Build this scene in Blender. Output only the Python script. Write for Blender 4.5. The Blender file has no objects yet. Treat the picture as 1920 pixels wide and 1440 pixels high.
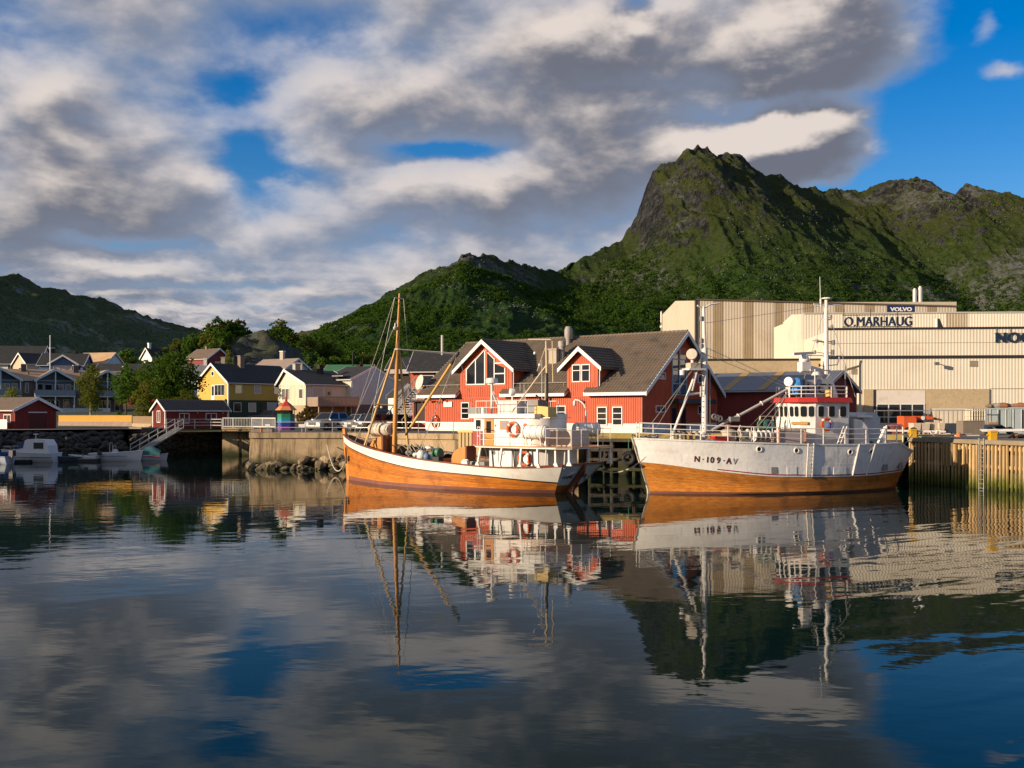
import bpy, math, random
import numpy as np
from mathutils import Vector, Matrix, noise
SC = bpy.context.scene
COL = SC.collection
rnd = random.Random(11)
R = math.radians
# ------------------------------------------------------------------ camera
CAM_H, HOR, FPX = 4.2, 778.0, 1920.0
cam = bpy.data.objects.new('camera', bpy.data.cameras.new('camera'))
COL.objects.link(cam)
cam.location = (0, 0, CAM_H)
cam.rotation_euler = (R(90), 0, 0)
cam.data.sensor_width = 36.0
cam.data.lens = 36.0
cam.data.shift_y = (HOR - 720) / 1920
cam.data.clip_end = 20000
SC.camera = cam
SC.render.resolution_x, SC.render.resolution_y = 1024, 768
# ------------------------------------------------------------------ light
SUN_EL = R(13.5)
SUN_H = Vector((-.90, -.435)).normalized()
SUN_V = Vector((SUN_H.x * math.cos(SUN_EL), SUN_H.y * math.cos(SUN_EL), math.sin(SUN_EL)))
sun = bpy.data.objects.new('sun', bpy.data.lights.new('sun', 'SUN'))
COL.objects.link(sun)
sun.rotation_euler = SUN_V.to_track_quat('Z', 'Y').to_euler()
sun.data.energy = 5.0
sun.data.angle = R(.5)
sun.data.color = (1.0, .82, .61)
SC.view_settings.view_transform = 'Standard'
SC.view_settings.look = 'None'
SC.view_settings.gamma = 1
SC.view_settings.exposure = 0.50
SC.view_settings.use_curve_mapping = False
SC.cycles.use_denoising = True
SC.cycles.max_bounces = 6
SC.cycles.diffuse_bounces = 2
SC.cycles.glossy_bounces = 4
SC.cycles.transmission_bounces = 2
SC.cycles.caustics_reflective = False
SC.cycles.caustics_refractive = False
def at(px, Y, py=None):
 """ground position that a reading of the photograph gives at distance Y"""
 x = (px - 960) / FPX * Y
 if py is None:
  return x
 return Vector((x, Y, CAM_H + (HOR - py) / FPX * Y))
# ------------------------------------------------------------------ sky
class NT:
 def __init__(s, tree):
  s.t = tree
  s.n = tree.nodes
  s.l = tree.links
 def new(s, typ, **kw):
  nd = s.n.new(typ)
  for k, v in kw.items():
   if k.startswith('i_'):
    key = k[2:]
    key = int(key) if key.isdigit() else key.replace('_', ' ')
    s.set(nd.inputs[key], v)
   else:
    setattr(nd, k, v)
  return nd
 def set(s, sock, v):
  if hasattr(v, 'outputs'):
   v = v.outputs[0]
  if isinstance(v, bpy.types.NodeSocket):
   s.l.new(v, sock)
  else:
   sock.default_value = v
 def m(s, op, a, b=0.0, c=0.0, clamp=False):
  nd = s.n.new('ShaderNodeMath')
  nd.operation = op
  nd.use_clamp = clamp
  for i, v in enumerate((a, b, c)):
   s.set(nd.inputs[i], v)
  return nd.outputs[0]
 def vm(s, op, a, b=(0, 0, 0), out=0):
  nd = s.n.new('ShaderNodeVectorMath')
  nd.operation = op
  s.set(nd.inputs[0], a)
  s.set(nd.inputs[1], b)
  return nd.outputs[out]
 def mix(s, f, a, b, blend='MIX'):
  nd = s.n.new('ShaderNodeMix')
  nd.data_type = 'RGBA'
  nd.blend_type = blend
  s.set(nd.inputs[0], f)
  for i, v in ((6, a), (7, b)):
   if isinstance(v, tuple) and len(v) == 3:
    v = v + (1,)
   s.set(nd.inputs[i], v)
  return nd.outputs[2]
 def ss(s, x, a, b):
  nd = s.n.new('ShaderNodeMapRange')
  nd.interpolation_type = 'SMOOTHSTEP'
  s.set(nd.inputs[0], x)
  for i, v in ((1, a), (2, b), (3, 0.0), (4, 1.0)):
   s.set(nd.inputs[i], v)
  return nd.outputs[0]
 def noise(s, vec, scale, detail=4, rough=.55, out=0, dist=0.0, ntype=None):
  nd = s.n.new('ShaderNodeTexNoise')
  nd.inputs['Scale'].default_value = scale
  nd.inputs['Detail'].default_value = detail
  nd.inputs['Roughness'].default_value = rough
  nd.inputs['Distortion'].default_value = dist
  if vec is not None:
   s.set(nd.inputs['Vector'], vec)
  return nd.outputs[out]
world = bpy.data.worlds.new('World')
SC.world = world
world.use_nodes = True
def build_sky():
 wt = NT(world.node_tree)
 wt.n.clear()
 g = bpy.data.node_groups.new('cloud_density', 'ShaderNodeTree')
 g.interface.new_socket('Dir', in_out='INPUT', socket_type='NodeSocketVector')
 g.interface.new_socket('Density', in_out='OUTPUT', socket_type='NodeSocketFloat')
 q = NT(g)
 gi = q.new('NodeGroupInput')
 go = q.new('NodeGroupOutput')
 sep = q.new('ShaderNodeSeparateXYZ', i_0=gi.outputs[0])
 X, Y, Z = sep.outputs
 u = q.m('ARCTAN2', X, Y)
 v = q.m('MAXIMUM', Z, 0.0)
 k = q.m('DIVIDE', 1.0, q.m('ADD', v, .10))
 px = q.m('MULTIPLY', X, k)
 py = q.m('MULTIPLY', Y, k)
 P = q.new('ShaderNodeCombineXYZ', i_0=px, i_1=py, i_2=q.m('MULTIPLY', v, 2.2)).outputs[0]
 n1 = q.noise(P, 1.2, 8, .53, dist=.3)
 n2 = q.noise(q.vm('ADD', P, (7.3, 2.1, 4.4)), .42, 3, .5)
 puff = q.noise(q.new('ShaderNodeCombineXYZ', i_0=u, i_1=q.m('MULTIPLY', v, 1.9), i_2=5.2).outputs[0], 6.2, 9, .52, dist=.12)
 d = q.m('ADD', q.m('MULTIPLY_ADD', q.m('SUBTRACT', puff, .5), q.m('MULTIPLY', q.ss(v, .03, .13), 2.1), q.m('MULTIPLY', q.m('SUBTRACT', n1, .5), .55)), q.m('MULTIPLY', q.m('SUBTRACT', n2, .5), .9))
 uv = q.new('ShaderNodeCombineXYZ', i_0=u, i_1=v, i_2=0.0).outputs[0]
 nw = q.noise(q.vm('MULTIPLY', uv, (1, 1.7, 1)), 6.5, 5, .62, out=1)
 uv = q.vm('ADD', uv, q.vm('MULTIPLY', q.vm('SUBTRACT', nw, (.5, .5, .5)), (.09, .06, 0)))
 wob = q.m('MULTIPLY', q.m('SUBTRACT', n1, .5), .22)
 edge = q.ss(q.m('ADD', q.m('ADD', u, wob), q.m('MULTIPLY', v, -.20)), .24, .38)
 back = q.ss(u, 1.6, 2.4)
 d = q.m('ADD', d, q.m('MULTIPLY', edge, q.m('ADD', -1.15, q.m('MULTIPLY', back, .9))))
 bands = q.noise(q.vm('MULTIPLY', uv, (8, 70, 1)), 1.0, 5, .58)
 d = q.m('ADD', d, q.m('MULTIPLY', q.m('SUBTRACT', 1.0, q.ss(v, .05, .17)), q.m('MULTIPLY_ADD', q.m('SUBTRACT', bands, .5), 2.6, .22)))
 d = q.m('ADD', d, .42)
 for (bx, by, sx, sy, amp) in CLOUD_BLOBS:
  u0 = math.atan((bx - 960) / FPX)
  t = (HOR - by) / math.hypot(FPX, bx - 960)
  v0 = t / math.sqrt(1 + t * t)
  e = q.vm('MULTIPLY', q.vm('SUBTRACT', uv, (u0, v0, 0)), (FPX / sx, FPX / sy, 0))
  e = q.m('EXPONENT', q.m('MULTIPLY', q.vm('DOT_PRODUCT', e, e, out=1), -1.0))
  d = q.m('MULTIPLY_ADD', e, amp, d)
 q.l.new(d, go.inputs[0])
 tc = wt.new('ShaderNodeTexCoord')
 D = tc.outputs['Generated']
 def dens(off):
  nd = wt.new('ShaderNodeGroup', node_tree=g)
  wt.set(nd.inputs[0], wt.vm('ADD', D, off) if off else D)
  return nd.outputs[0]
 d0 = dens(None)
 dup = dens((0, 0, .020))
 dl = dens((SUN_H.x * .026, SUN_H.y * .026, .003))
 cover = wt.m('MULTIPLY', wt.ss(d0, -.30, .50), .96)
 lit = wt.m('ADD', wt.m('MULTIPLY', wt.m('SUBTRACT', d0, dup), 1.25), wt.m('MULTIPLY', wt.m('SUBTRACT', d0, dl), .8))
 thick = wt.ss(d0, .15, 1.1)
 b = wt.m('ADD', wt.m('ADD', .56, lit), wt.m('MULTIPLY', thick, -.34))
 b = wt.ss(b, .02, 1.06)
 ccol = wt.mix(b, (.118, .121, .146), (.565, .495, .445))
 ccol = wt.mix(wt.m('MULTIPLY', wt.m('SUBTRACT', 1.0, thick), .55, clamp=True), ccol, (.20, .27, .40))
 sky = wt.new('ShaderNodeTexSky', sky_type='NISHITA')
 sky.sun_disc = False
 sky.sun_elevation = SUN_EL
 sky.sun_rotation = math.atan2(SUN_H.x, SUN_H.y) % (2 * math.pi)
 sky.ozone_density = 2.6
 sky.dust_density = .3
 sky.air_density = 1.1
 hs = wt.new('ShaderNodeHueSaturation', i_Saturation=1.5, i_Value=.95, i_Color=wt.vm('MULTIPLY', sky.outputs[0], (1.0, .93, 1.07)))
 lp = .10
 full = wt.mix(cover, hs.outputs[0], wt.vm('MULTIPLY', ccol, (1 / lp,) * 3))
 bg = wt.new('ShaderNodeBackground', i_Color=full, i_Strength=lp)
 out = wt.new('ShaderNodeOutputWorld')
 wt.l.new(bg.outputs[0], out.inputs[0])
 world.cycles.sampling_method = 'MANUAL'
 world.cycles.sample_map_resolution = 512
CLOUD_BLOBS = [
 (470, 300, 62, 60, -.85), (560, 318, 120, 18, -.35), (830, 272, 110, 20, -.85), (450, 150, 60, 26, -.55),
 (250, 465, 120, 20, -.7), (220, 545, 170, 10, -.3), (560, 545, 150, 10, -.2),
 (600, 20, 120, 40, -.3), (1450, 200, 170, 20, -.8), (1400, 150, 60, 60, -.2), (1190, 10, 40, 20, -.7),
 (620, 180, 170, 60, .45), (130, 200, 160, 80, .35), (180, 330, 190, 70, .40), (1100, 90, 200, 70, .4),
 (900, 190, 160, 60, .35), (800, 370, 260, 46, .5), (1060, 330, 150, 60, .4), (1440, 268, 190, 50, 1.25),
 (1520, 60, 200, 70, .95), (1500, 160, 90, 60, .5), (1600, 352, 130, 26, -1.2), (1680, 250, 60, 60, -.6), (60, 440, 150, 40, .25), (500, 440, 150, 36, .3),
 (1880, 120, 40, 12, .55), (1840, 20, 26, 40, .5),
]
build_sky()
# ------------------------------------------------------------------ materials
MATS = {}
def mat(name, col, rough=.65, var=.10, scale=1.5, bump=0.0, bscale=12.0, metal=0.0, spec=.5, streak=0.0,
  dirt=None, dirt_amt=.5, dirt_scale=1.2, stretch=(1, 1, 1), rand=0.0, ior=1.45, coat=0.0, fine=0.0):
 """procedural paint / wood / stone: base colour, mottling, streaks, dirt, fine relief"""
 if name in MATS:
  return MATS[name]
 m = bpy.data.materials.new(name)
 m.use_nodes = True
 t = NT(m.node_tree)
 bs = t.n['Principled BSDF']
 tc = t.new('ShaderNodeTexCoord').outputs['Object']
 if stretch != (1, 1, 1):
  tc = t.vm('MULTIPLY', tc, stretch)
 c = t.mix(0.0, col, col)
 n = t.noise(tc, scale, 5, .6)
 f = t.m('MULTIPLY_ADD', t.m('SUBTRACT', n, .5), var * 4, 1.0)
 if rand:
  oi = t.new('ShaderNodeObjectInfo').outputs['Random']
  f = t.m('MULTIPLY', f, t.m('MULTIPLY_ADD', t.m('SUBTRACT', oi, .5), rand * 2, 1.0))
 if fine:
  n3 = t.noise(tc, scale * 14, 3, .6)
  f = t.m('MULTIPLY', f, t.m('MULTIPLY_ADD', t.m('SUBTRACT', n3, .5), fine * 4, 1.0))
 c = t.vm('MULTIPLY', c, t.new('ShaderNodeCombineXYZ', i_0=f, i_1=f, i_2=f).outputs[0])
 if streak:
  sv = t.vm('MULTIPLY', tc, (3.2, 3.2, .12))
  ns = t.noise(sv, 1.6, 4, .65)
  c = t.mix(t.m('MULTIPLY', t.ss(ns, .52, .78), streak), c, tuple(x * .35 for x in col))
 if dirt:
  nd = t.noise(t.vm('ADD', tc, (3.1, 5.7, 1.9)), dirt_scale, 6, .68)
  c = t.mix(t.m('MULTIPLY', t.ss(nd, .50, .72), dirt_amt), c, dirt)
 t.set(bs.inputs['Base Color'], c)
 bs.inputs['Roughness'].default_value = rough
 bs.inputs['Metallic'].default_value = metal
 bs.inputs['IOR'].default_value = ior
 bs.inputs['Specular IOR Level'].default_value = spec
 if coat:
  bs.inputs['Coat Weight'].default_value = coat
  bs.inputs['Coat Roughness'].default_value = .12
 if bump:
  nb = t.noise(tc, bscale, 4, .6)
  b = t.new('ShaderNodeBump', i_Strength=1.0, i_Distance=bump, i_Height=nb)
  t.l.new(b.outputs[0], bs.inputs['Normal'])
 MATS[name] = m
 return m
# ------------------------------------------------------------------ mesh helpers
EX, EY, EZ = Vector((1, 0, 0)), Vector((0, 1, 0)), Vector((0, 0, 1))
class MB:
 def __init__(s):
  s.v = []
  s.f = []
 def add(s, vs, fs):
  o = len(s.v)
  s.v += [tuple(p) for p in vs]
  s.f += [tuple(i + o for i in f) for f in fs]
  return s
 def bx(s, O, U, V, N, u0, u1, v0, v1, n0, n1):
  O = Vector(O)
  p = [O + U * a + V * b + N * c for c in (n0, n1) for b in (v0, v1) for a in (u0, u1)]
  fs = [(0, 2, 3, 1), (4, 5, 7, 6), (0, 1, 5, 4), (2, 6, 7, 3), (0, 4, 6, 2), (1, 3, 7, 5)]
  if U.cross(V).dot(N) < 0:
   fs = [f[::-1] for f in fs]
  return s.add(p, fs)
 def box(s, x0, x1, y0, y1, z0, z1):
  return s.bx((0, 0, 0), EX, EY, EZ, x0, x1, y0, y1, z0, z1)
 def bar(s, p, q, w, h=None, up=EZ):
  p, q = Vector(p), Vector(q)
  h = h or w
  d = (q - p)
  L = d.length
  d.normalize()
  a = d.cross(up)
  if a.length < 1e-3:
   a = d.cross(EX)
  a.normalize()
  b = a.cross(d)
  return s.bx(p, a, b, d, -w / 2, w / 2, -h / 2, h / 2, 0, L)
 def tube(s, p, q, r, r2=None, n=8, caps=True):
  p, q = Vector(p), Vector(q)
  r2 = r if r2 is None else r2
  d = (q - p).normalized()
  a = d.cross(EZ if abs(d.z) < .9 else EX).normalized()
  b = d.cross(a)
  vs = []
  for c, rr in ((p, r), (q, r2)):
   for i in range(n):
    t = 2 * math.pi * i / n
    vs.append(c + (a * math.cos(t) + b * math.sin(t)) * rr)
  fs = [(i, (i + 1) % n, n + (i + 1) % n, n + i) for i in range(n)]
  if caps:
   fs += [tuple(range(n))[::-1], tuple(range(n, 2 * n))]
  return s.add(vs, fs)
 def path(s, pts, r, n=6):
  pts = [Vector(p) for p in pts]
  vs = []
  fs = []
  for k, c in enumerate(pts):
   d = (pts[min(k + 1, len(pts) - 1)] - pts[max(k - 1, 0)]).normalized()
   a = d.cross(EZ if abs(d.z) < .95 else EX).normalized()
   b = d.cross(a)
   for i in range(n):
    t = 2 * math.pi * i / n
    vs.append(c + (a * math.cos(t) + b * math.sin(t)) * r)
  for k in range(len(pts) - 1):
   for i in range(n):
    fs.append((k * n + i, k * n + (i + 1) % n, (k + 1) * n + (i + 1) % n, (k + 1) * n + i))
  fs += [tuple(range(n))[::-1], tuple(range((len(pts) - 1) * n, len(pts) * n))]
  return s.add(vs, fs)
 def lathe(s, prof, c=(0, 0, 0), ax=EZ, n=16):
  c = Vector(c)
  ax = Vector(ax).normalized()
  a = ax.cross(EZ if abs(ax.z) < .9 else EX).normalized()
  b = ax.cross(a)
  vs = []
  for (r, z) in prof:
   for i in range(n):
    t = 2 * math.pi * i / n
    vs.append(c + ax * z + (a * math.cos(t) + b * math.sin(t)) * max(r, 1e-4))
  m = len(prof)
  fs = [(k * n + i, k * n + (i + 1) % n, (k + 1) * n + (i + 1) % n, (k + 1) * n + i) for k in range(m - 1) for i in range(n)]
  fs += [tuple(range(n))[::-1], tuple(range((m - 1) * n, m * n))]
  return s.add(vs, fs)
 def ball(s, c, r, n=12, sc=(1, 1, 1)):
  c = Vector(c)
  m = max(4, n // 2)
  vs = []
  for k in range(m + 1):
   ph = math.pi * k / m
   for i in range(n):
    t = 2 * math.pi * i / n
    vs.append(c + Vector((math.sin(ph) * math.cos(t) * r * sc[0], math.sin(ph) * math.sin(t) * r * sc[1], -math.cos(ph) * r * sc[2])))
  fs = [(k * n + i, k * n + (i + 1) % n, (k + 1) * n + (i + 1) % n, (k + 1) * n + i) for k in range(m) for i in range(n)]
  return s.add(vs, fs)
 def torus(s, c, ax, R1, r, n=20, k=8, a0=0.0, a1=2 * math.pi):
  c = Vector(c)
  ax = Vector(ax).normalized()
  a = ax.cross(EZ if abs(ax.z) < .9 else EX).normalized()
  b = ax.cross(a)
  full = abs(a1 - a0) > 6.28
  m = n if full else n + 1
  vs = []
  for i in range(m):
   t = a0 + (a1 - a0) * i / n
   d = a * math.cos(t) + b * math.sin(t)
   for j in range(k):
    w = 2 * math.pi * j / k
    vs.append(c + d * (R1 + r * math.cos(w)) + ax * r * math.sin(w))
  fs = []
  for i in range(n):
   i2 = (i + 1) % m
   for j in range(k):
    fs.append((i * k + j, i2 * k + j, i2 * k + (j + 1) % k, i * k + (j + 1) % k))
  return s.add(vs, fs)
 def prism(s, pts, O, U, V, N, n0, n1):
  """polygon pts (u, v) extruded along N from n0 to n1"""
  O = Vector(O)
  k = len(pts)
  vs = [O + U * a + V * b + N * n for n in (n0, n1) for (a, b) in pts]
  fs = [tuple(range(k))[::-1], tuple(range(k, 2 * k))]
  fs += [(i, (i + 1) % k, k + (i + 1) % k, k + i) for i in range(k)]
  area = sum(pts[i][0] * pts[(i + 1) % k][1] - pts[(i + 1) % k][0] * pts[i][1] for i in range(k))
  flip = (area < 0) != (U.cross(V).dot(N) < 0)
  if (n1 < n0):
   flip = not flip
  if flip:
   fs = [f[::-1] for f in fs]
  return s.add(vs, fs)
 def grid(s, rows):
  m = len(rows[0])
  vs = [p for r in rows for p in r]
  fs = [(k * m + i, k * m + i + 1, (k + 1) * m + i + 1, (k + 1) * m + i) for k in range(len(rows) - 1) for i in range(m - 1)]
  return s.add(vs, fs)
 def mesh(s, name, m, smooth=False):
  me = bpy.data.meshes.new(name)
  me.from_pydata(s.v, [], s.f)
  me.materials.append(m)
  if smooth:
   me.polygons.foreach_set('use_smooth', [True] * len(me.polygons))
   try:
    me.set_sharp_from_angle(angle=R(40))
   except Exception:
    pass
  me.update()
  return me
 def build(s, name, m, parent=None, smooth=False, label=None, cat=None, group=None, kind=None):
  o = bpy.data.objects.new(name, s.mesh(name, m, smooth))
  COL.objects.link(o)
  if parent is not None:
   o.parent = parent
  return tag(o, label, cat, group, kind)
def tag(o, label=None, cat=None, group=None, kind=None):
 if label:
  o['label'] = label
 if cat:
  o['category'] = cat
 if group:
  o['group'] = group
 if kind:
  o['kind'] = kind
 return o
def thing(name, label, cat, loc=(0, 0, 0), rz=0.0, group=None):
 o = bpy.data.objects.new(name, None)
 COL.objects.link(o)
 o.location = loc
 o.rotation_euler = (0, 0, rz)
 o.empty_display_size = .3
 return tag(o, label, cat, group)
def inst(name, mesh, parent=None, M=None):
 o = bpy.data.objects.new(name, mesh)
 COL.objects.link(o)
 if parent is not None:
  o.parent = parent
 if M is not None:
  o.matrix_local = M
 return o
KIDS = None
def copy_thing(root, loc=None, rz=None, label=None, group=None, parent=None):
 c = root.copy()
 COL.objects.link(c)
 if parent is not None:
  c.parent = parent
 if loc is not None:
  c.location = loc
 if rz is not None:
  c.rotation_euler = (0, 0, rz)
 if label:
  c['label'] = label
 if group:
  c['group'] = group
 for ch in [o for o in COL.objects if o.parent == root]:
  copy_thing(ch, parent=c)
 return c
def raw_mesh(name, verts, faces, m, smooth=False):
 me = bpy.data.meshes.new(name)
 verts = np.asarray(verts, dtype=np.float32)
 faces = np.asarray(faces, dtype=np.int32)
 k = faces.shape[1]
 me.vertices.add(len(verts))
 me.vertices.foreach_set('co', verts.ravel())
 me.loops.add(faces.size)
 me.loops.foreach_set('vertex_index', faces.ravel())
 me.polygons.add(len(faces))
 me.polygons.foreach_set('loop_start', np.arange(len(faces), dtype=np.int32) * k)
 try:
  me.polygons.foreach_set('loop_total', np.full(len(faces), k, dtype=np.int32))
 except Exception:
  pass
 me.materials.append(m)
 me.update(calc_edges=True)
 if smooth:
  me.polygons.foreach_set('use_smooth', [True] * len(me.polygons))
 me.validate()
 return me
def link(name, me, label=None, cat=None, kind=None, parent=None, loc=None):
 o = bpy.data.objects.new(name, me)
 COL.objects.link(o)
 if parent is not None:
  o.parent = parent
 if loc is not None:
  o.location = loc
 return tag(o, label, cat, None, kind)
def text_mesh(body, size, extrude, m, sx=1.0, bold=0.0, spacing=1.0):
 cu = bpy.data.curves.new('lettering', 'FONT')
 cu.body = body
 cu.size = size
 cu.extrude = extrude
 cu.offset = bold
 cu.space_character = spacing
 cu.align_x = 'LEFT'
 o = bpy.data.objects.new('lettering', cu)
 COL.objects.link(o)
 bpy.context.view_layer.update()
 dg = bpy.context.evaluated_depsgraph_get()
 me = bpy.data.meshes.new_from_object(o.evaluated_get(dg))
 bpy.data.objects.remove(o)
 bpy.data.curves.remove(cu)
 me.transform(Matrix.Diagonal((sx, 1, 1, 1)))
 me.materials.clear()
 me.materials.append(m)
 return me
def bold_text(body, width, size, extrude, m, sx=1.0, dx=.03, spacing=1.0):
 a = text_mesh(body, size, extrude, m, sx=sx, spacing=spacing)
 mw = max(v.co.x for v in a.vertices)
 a.transform(Matrix.Diagonal((width / mw, 1, 1, 1)))
 b = MB()
 vs = [v.co.copy() for v in a.vertices]
 fs = [tuple(p.vertices) for p in a.polygons]
 for k in (-1, 0, 1):
  b.add([v + Vector((k * dx, k * dx * .35, .004 * k)) for v in vs], fs)
 return b.mesh('lettering', m)
def basis(O, U, V, N):
 """matrix taking local x, y, z to U, V, N at O"""
 return Matrix(((U.x, V.x, N.x, O.x), (U.y, V.y, N.y, O.y), (U.z, V.z, N.z, O.z), (0, 0, 0, 1)))
def interp(x, pts):
 xs = [p[0] for p in pts]
 ys = [p[1] for p in pts]
 return float(np.interp(x, xs, ys))
# ================================================================== numpy noise
_rng = np.random.RandomState(5)
_perm = _rng.permutation(512)
_perm = np.concatenate([_perm, _perm, _perm])
_grad = _rng.uniform(-1, 1, 2048)
def vnoise(x, y):
 xi = np.floor(x).astype(int)
 yi = np.floor(y).astype(int)
 xf = x - xi
 yf = y - yi
 u = xf * xf * xf * (xf * (xf * 6 - 15) + 10)
 v = yf * yf * yf * (yf * (yf * 6 - 15) + 10)
 def h(i, j):
  return _grad[_perm[(_perm[i % 512] + j) % 512]]
 a = h(xi, yi)
 b = h(xi + 1, yi)
 c = h(xi, yi + 1)
 d = h(xi + 1, yi + 1)
 return (a * (1 - u) + b * u) * (1 - v) + (c * (1 - u) + d * u) * v
def fbm(x, y, oct=5, gain=.5, ridged=False):
 s = np.zeros_like(x)
 a = 1.0
 tot = 0
 for o in range(oct):
  n = vnoise(x * 2 ** o + 17.3 * o, y * 2 ** o + 9.1 * o)
  if ridged:
   n = 1 - 2 * np.abs(n)
  s += a * n
  tot += a
  a *= gain
 return s / tot
# ================================================================== mountains
def mountain_mat(name, veg, veg2, rock, rock2, rocky=.0, bump=1.6, fine=.09, upper=(.036, .041, .010)):
 m = bpy.data.materials.new(name)
 m.use_nodes = True
 t = NT(m.node_tree)
 bs = t.n['Principled BSDF']
 geo = t.new('ShaderNodeNewGeometry')
 pos = geo.outputs['Position']
 nz = t.new('ShaderNodeSeparateXYZ', i_0=geo.outputs['Normal']).outputs[2]
 hz = t.new('ShaderNodeSeparateXYZ', i_0=pos).outputs[2]
 n_big = t.noise(pos, .006, 5, .6)
 n_mid = t.noise(pos, .03, 6, .65)
 n_fin = t.noise(pos, fine, 6, .72)
 n_lf = t.noise(pos, .28, 4, .7)
 vc = t.mix(t.ss(t.m('MULTIPLY_ADD', hz, .0011, t.m('MULTIPLY', n_big, .8)), .42, .72), veg, veg2)
 vc = t.mix(t.ss(n_mid, .52, .70), vc, tuple(x * 1.7 for x in veg2))
 vc = t.mix(t.m('MULTIPLY', t.ss(n_lf, .40, .62), .72), vc, tuple(x * .35 for x in veg))
 hi = t.ss(t.m('MULTIPLY_ADD', n_big, 90, hz), 120, 250)
 vc = t.mix(t.m('MULTIPLY', hi, .75), vc, upper)
 rc = t.mix(t.ss(n_fin, .40, .66), rock2, rock)
 rc = t.mix(t.m('MULTIPLY', t.ss(n_lf, .45, .65), .5), rc, tuple(x * .4 for x in rock2))
 sx = t.noise(t.vm('MULTIPLY', pos, (.10, .05, .028)), 1.0, 6, .66)
 crack = t.m('SUBTRACT', 1.0, t.ss(t.m('ABSOLUTE', t.m('SUBTRACT', sx, .5)), .0, .035))
 rc = t.mix(t.m('MULTIPLY', crack, .8), rc, tuple(x * .22 for x in rock2))
 vc = t.mix(t.m('MULTIPLY', t.ss(t.m('ADD', n_big, t.m('MULTIPLY', n_mid, .25)), .66, .74), t.ss(n_fin, .42, .55)), vc, tuple(x * 1.7 for x in rock))
 e = t.m('ADD', t.m('MULTIPLY', t.m('SUBTRACT', 1.0, nz), 1.30), t.m('MULTIPLY', t.m('SUBTRACT', n_mid, .5), 1.15))
 e = t.m('ADD', e, t.m('MULTIPLY', t.m('SUBTRACT', n_fin, .5), 1.1))
 e = t.m('ADD', e, t.m('MULTIPLY_ADD', hi, .24, rocky))
 e = t.m('ADD', e, t.m('MULTIPLY', hz, .0003))
 f = t.ss(e, .64, .88)
 c = t.mix(f, vc, rc)
 t.set(bs.inputs['Base Color'], c)
 bs.inputs['Roughness'].default_value = .95
 bs.inputs['Specular IOR Level'].default_value = .1
 hgt = t.m('ADD', t.m('MULTIPLY', n_fin, 3.0), t.m('MULTIPLY', n_lf, .9))
 b = t.new('ShaderNodeBump', i_Strength=1.0, i_Distance=bump, i_Height=hgt)
 t.l.new(b.outputs[0], bs.inputs['Normal'])
 return m
def ridge_mesh(name, prof, D, depth_f, front, back, m, nx, ny, rough, seed, base=0.0, steep=1.0, spur=.25):
 """a ridge: crest heights from prof (azimuth px, py) at distance D (function of px), falling to front and back"""
 pxs = np.array([p[0] for p in prof], float)
 pys = np.array([p[1] for p in prof], float)
 Dm = np.mean([D(p) for p in pxs])
 u = np.linspace(pxs[0], pxs[-1], nx)
 Dc = np.array([D(p) for p in u])
 hc = CAM_H + (HOR - np.interp(u, pxs, pys)) / FPX * Dc
 xc = (u - 960) / FPX * Dc
 s = np.concatenate([np.linspace(-1, 0, ny, endpoint=False), np.linspace(0, 1, ny // 3)])
 S, _ = np.meshgrid(s, u, indexing='ij')
 HC = np.broadcast_to(hc, S.shape)
 DC = np.broadcast_to(Dc, S.shape)
 XC = np.broadcast_to(xc, S.shape)
 Y = np.where(S < 0, DC + S * front, DC + S * back)
 X = XC + 0 * S
 a = np.clip(1 + S, 0, 1) * (S < 0) + np.clip(1 - S, 0, 1) * (S >= 0)
 fall = depth_f(a)
 ker = np.hanning(int(nx * .16) | 1)
 ker /= ker.sum()
 hs = np.convolve(np.pad(hc, len(ker) // 2, mode='edge'), ker, 'valid')[:nx]
 HS = np.broadcast_to(hs, S.shape)
 w = np.clip((a - .55) / .45, 0, 1)
 w = w * w * (3 - 2 * w)
 Z = base + (HS * (1 - w) + HC * w - base) * fall
 wx = X + 30 * fbm(X / 160 + seed, Y / 160, 3)
 wy = Y + 30 * fbm(X / 160, Y / 160 + seed, 3)
 g = fbm(wx / 210 + seed, wy / 420, 6, .52, True)
 c = fbm(wx / 46 + seed, wy / 46, 5, .55, True)
 f2 = fbm(X / 11 + seed, Y / 11, 4, .55, True)
 amp = np.clip(a * 1.6, 0, 1) * np.clip((1 - a) * 9, 0, 1) + .0
 Z = Z + rough * amp * (HS * spur * (g - .15) * .50 + 4.5 * (c - .2) + 2.6 * (f2 - .2))
 rockness = np.clip((HC - HS) / 40, 0, 1) * np.clip((a - .5) * 3, 0, 1) + np.clip((a - .62) * 2.2, 0, .7) * np.clip(vnoise(X / 90 + seed, Y / 90) * 2 + .5, 0, 1)
 rb = fbm(X / 15 + .45 * Z / 15 + seed, Z / 38 - X / 70 + seed, 5, .6, True)
 Y = Y - rough * rockness * 9 * (rb - .25) * np.clip(1 - np.abs(S) * .2, 0, 1) * (np.abs(S) > .012)
 crest = np.clip(1 - np.abs(S) * 22, 0, 1)
 Z = Z + rough * crest * ((2.2 + 4.5 * np.clip((HC - HS) / 30 + .25, 0, 1)) * (f2 - .2) + 4.5 * (c - .3))
 Z = np.where(a <= 0.001, base - 20, Z)
 V = np.stack([X, Y, Z], -1).reshape(-1, 3)
 n1, n2 = S.shape
 idx = np.arange(n1 * n2).reshape(n1, n2)
 F = np.stack([idx[:-1, :-1], idx[:-1, 1:], idx[1:, 1:], idx[1:, :-1]], -1).reshape(-1, 4)
 me = raw_mesh(name, V, F, m, smooth=True)
 o = link(name, me, kind='structure')
 return o, X, Y, Z
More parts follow.
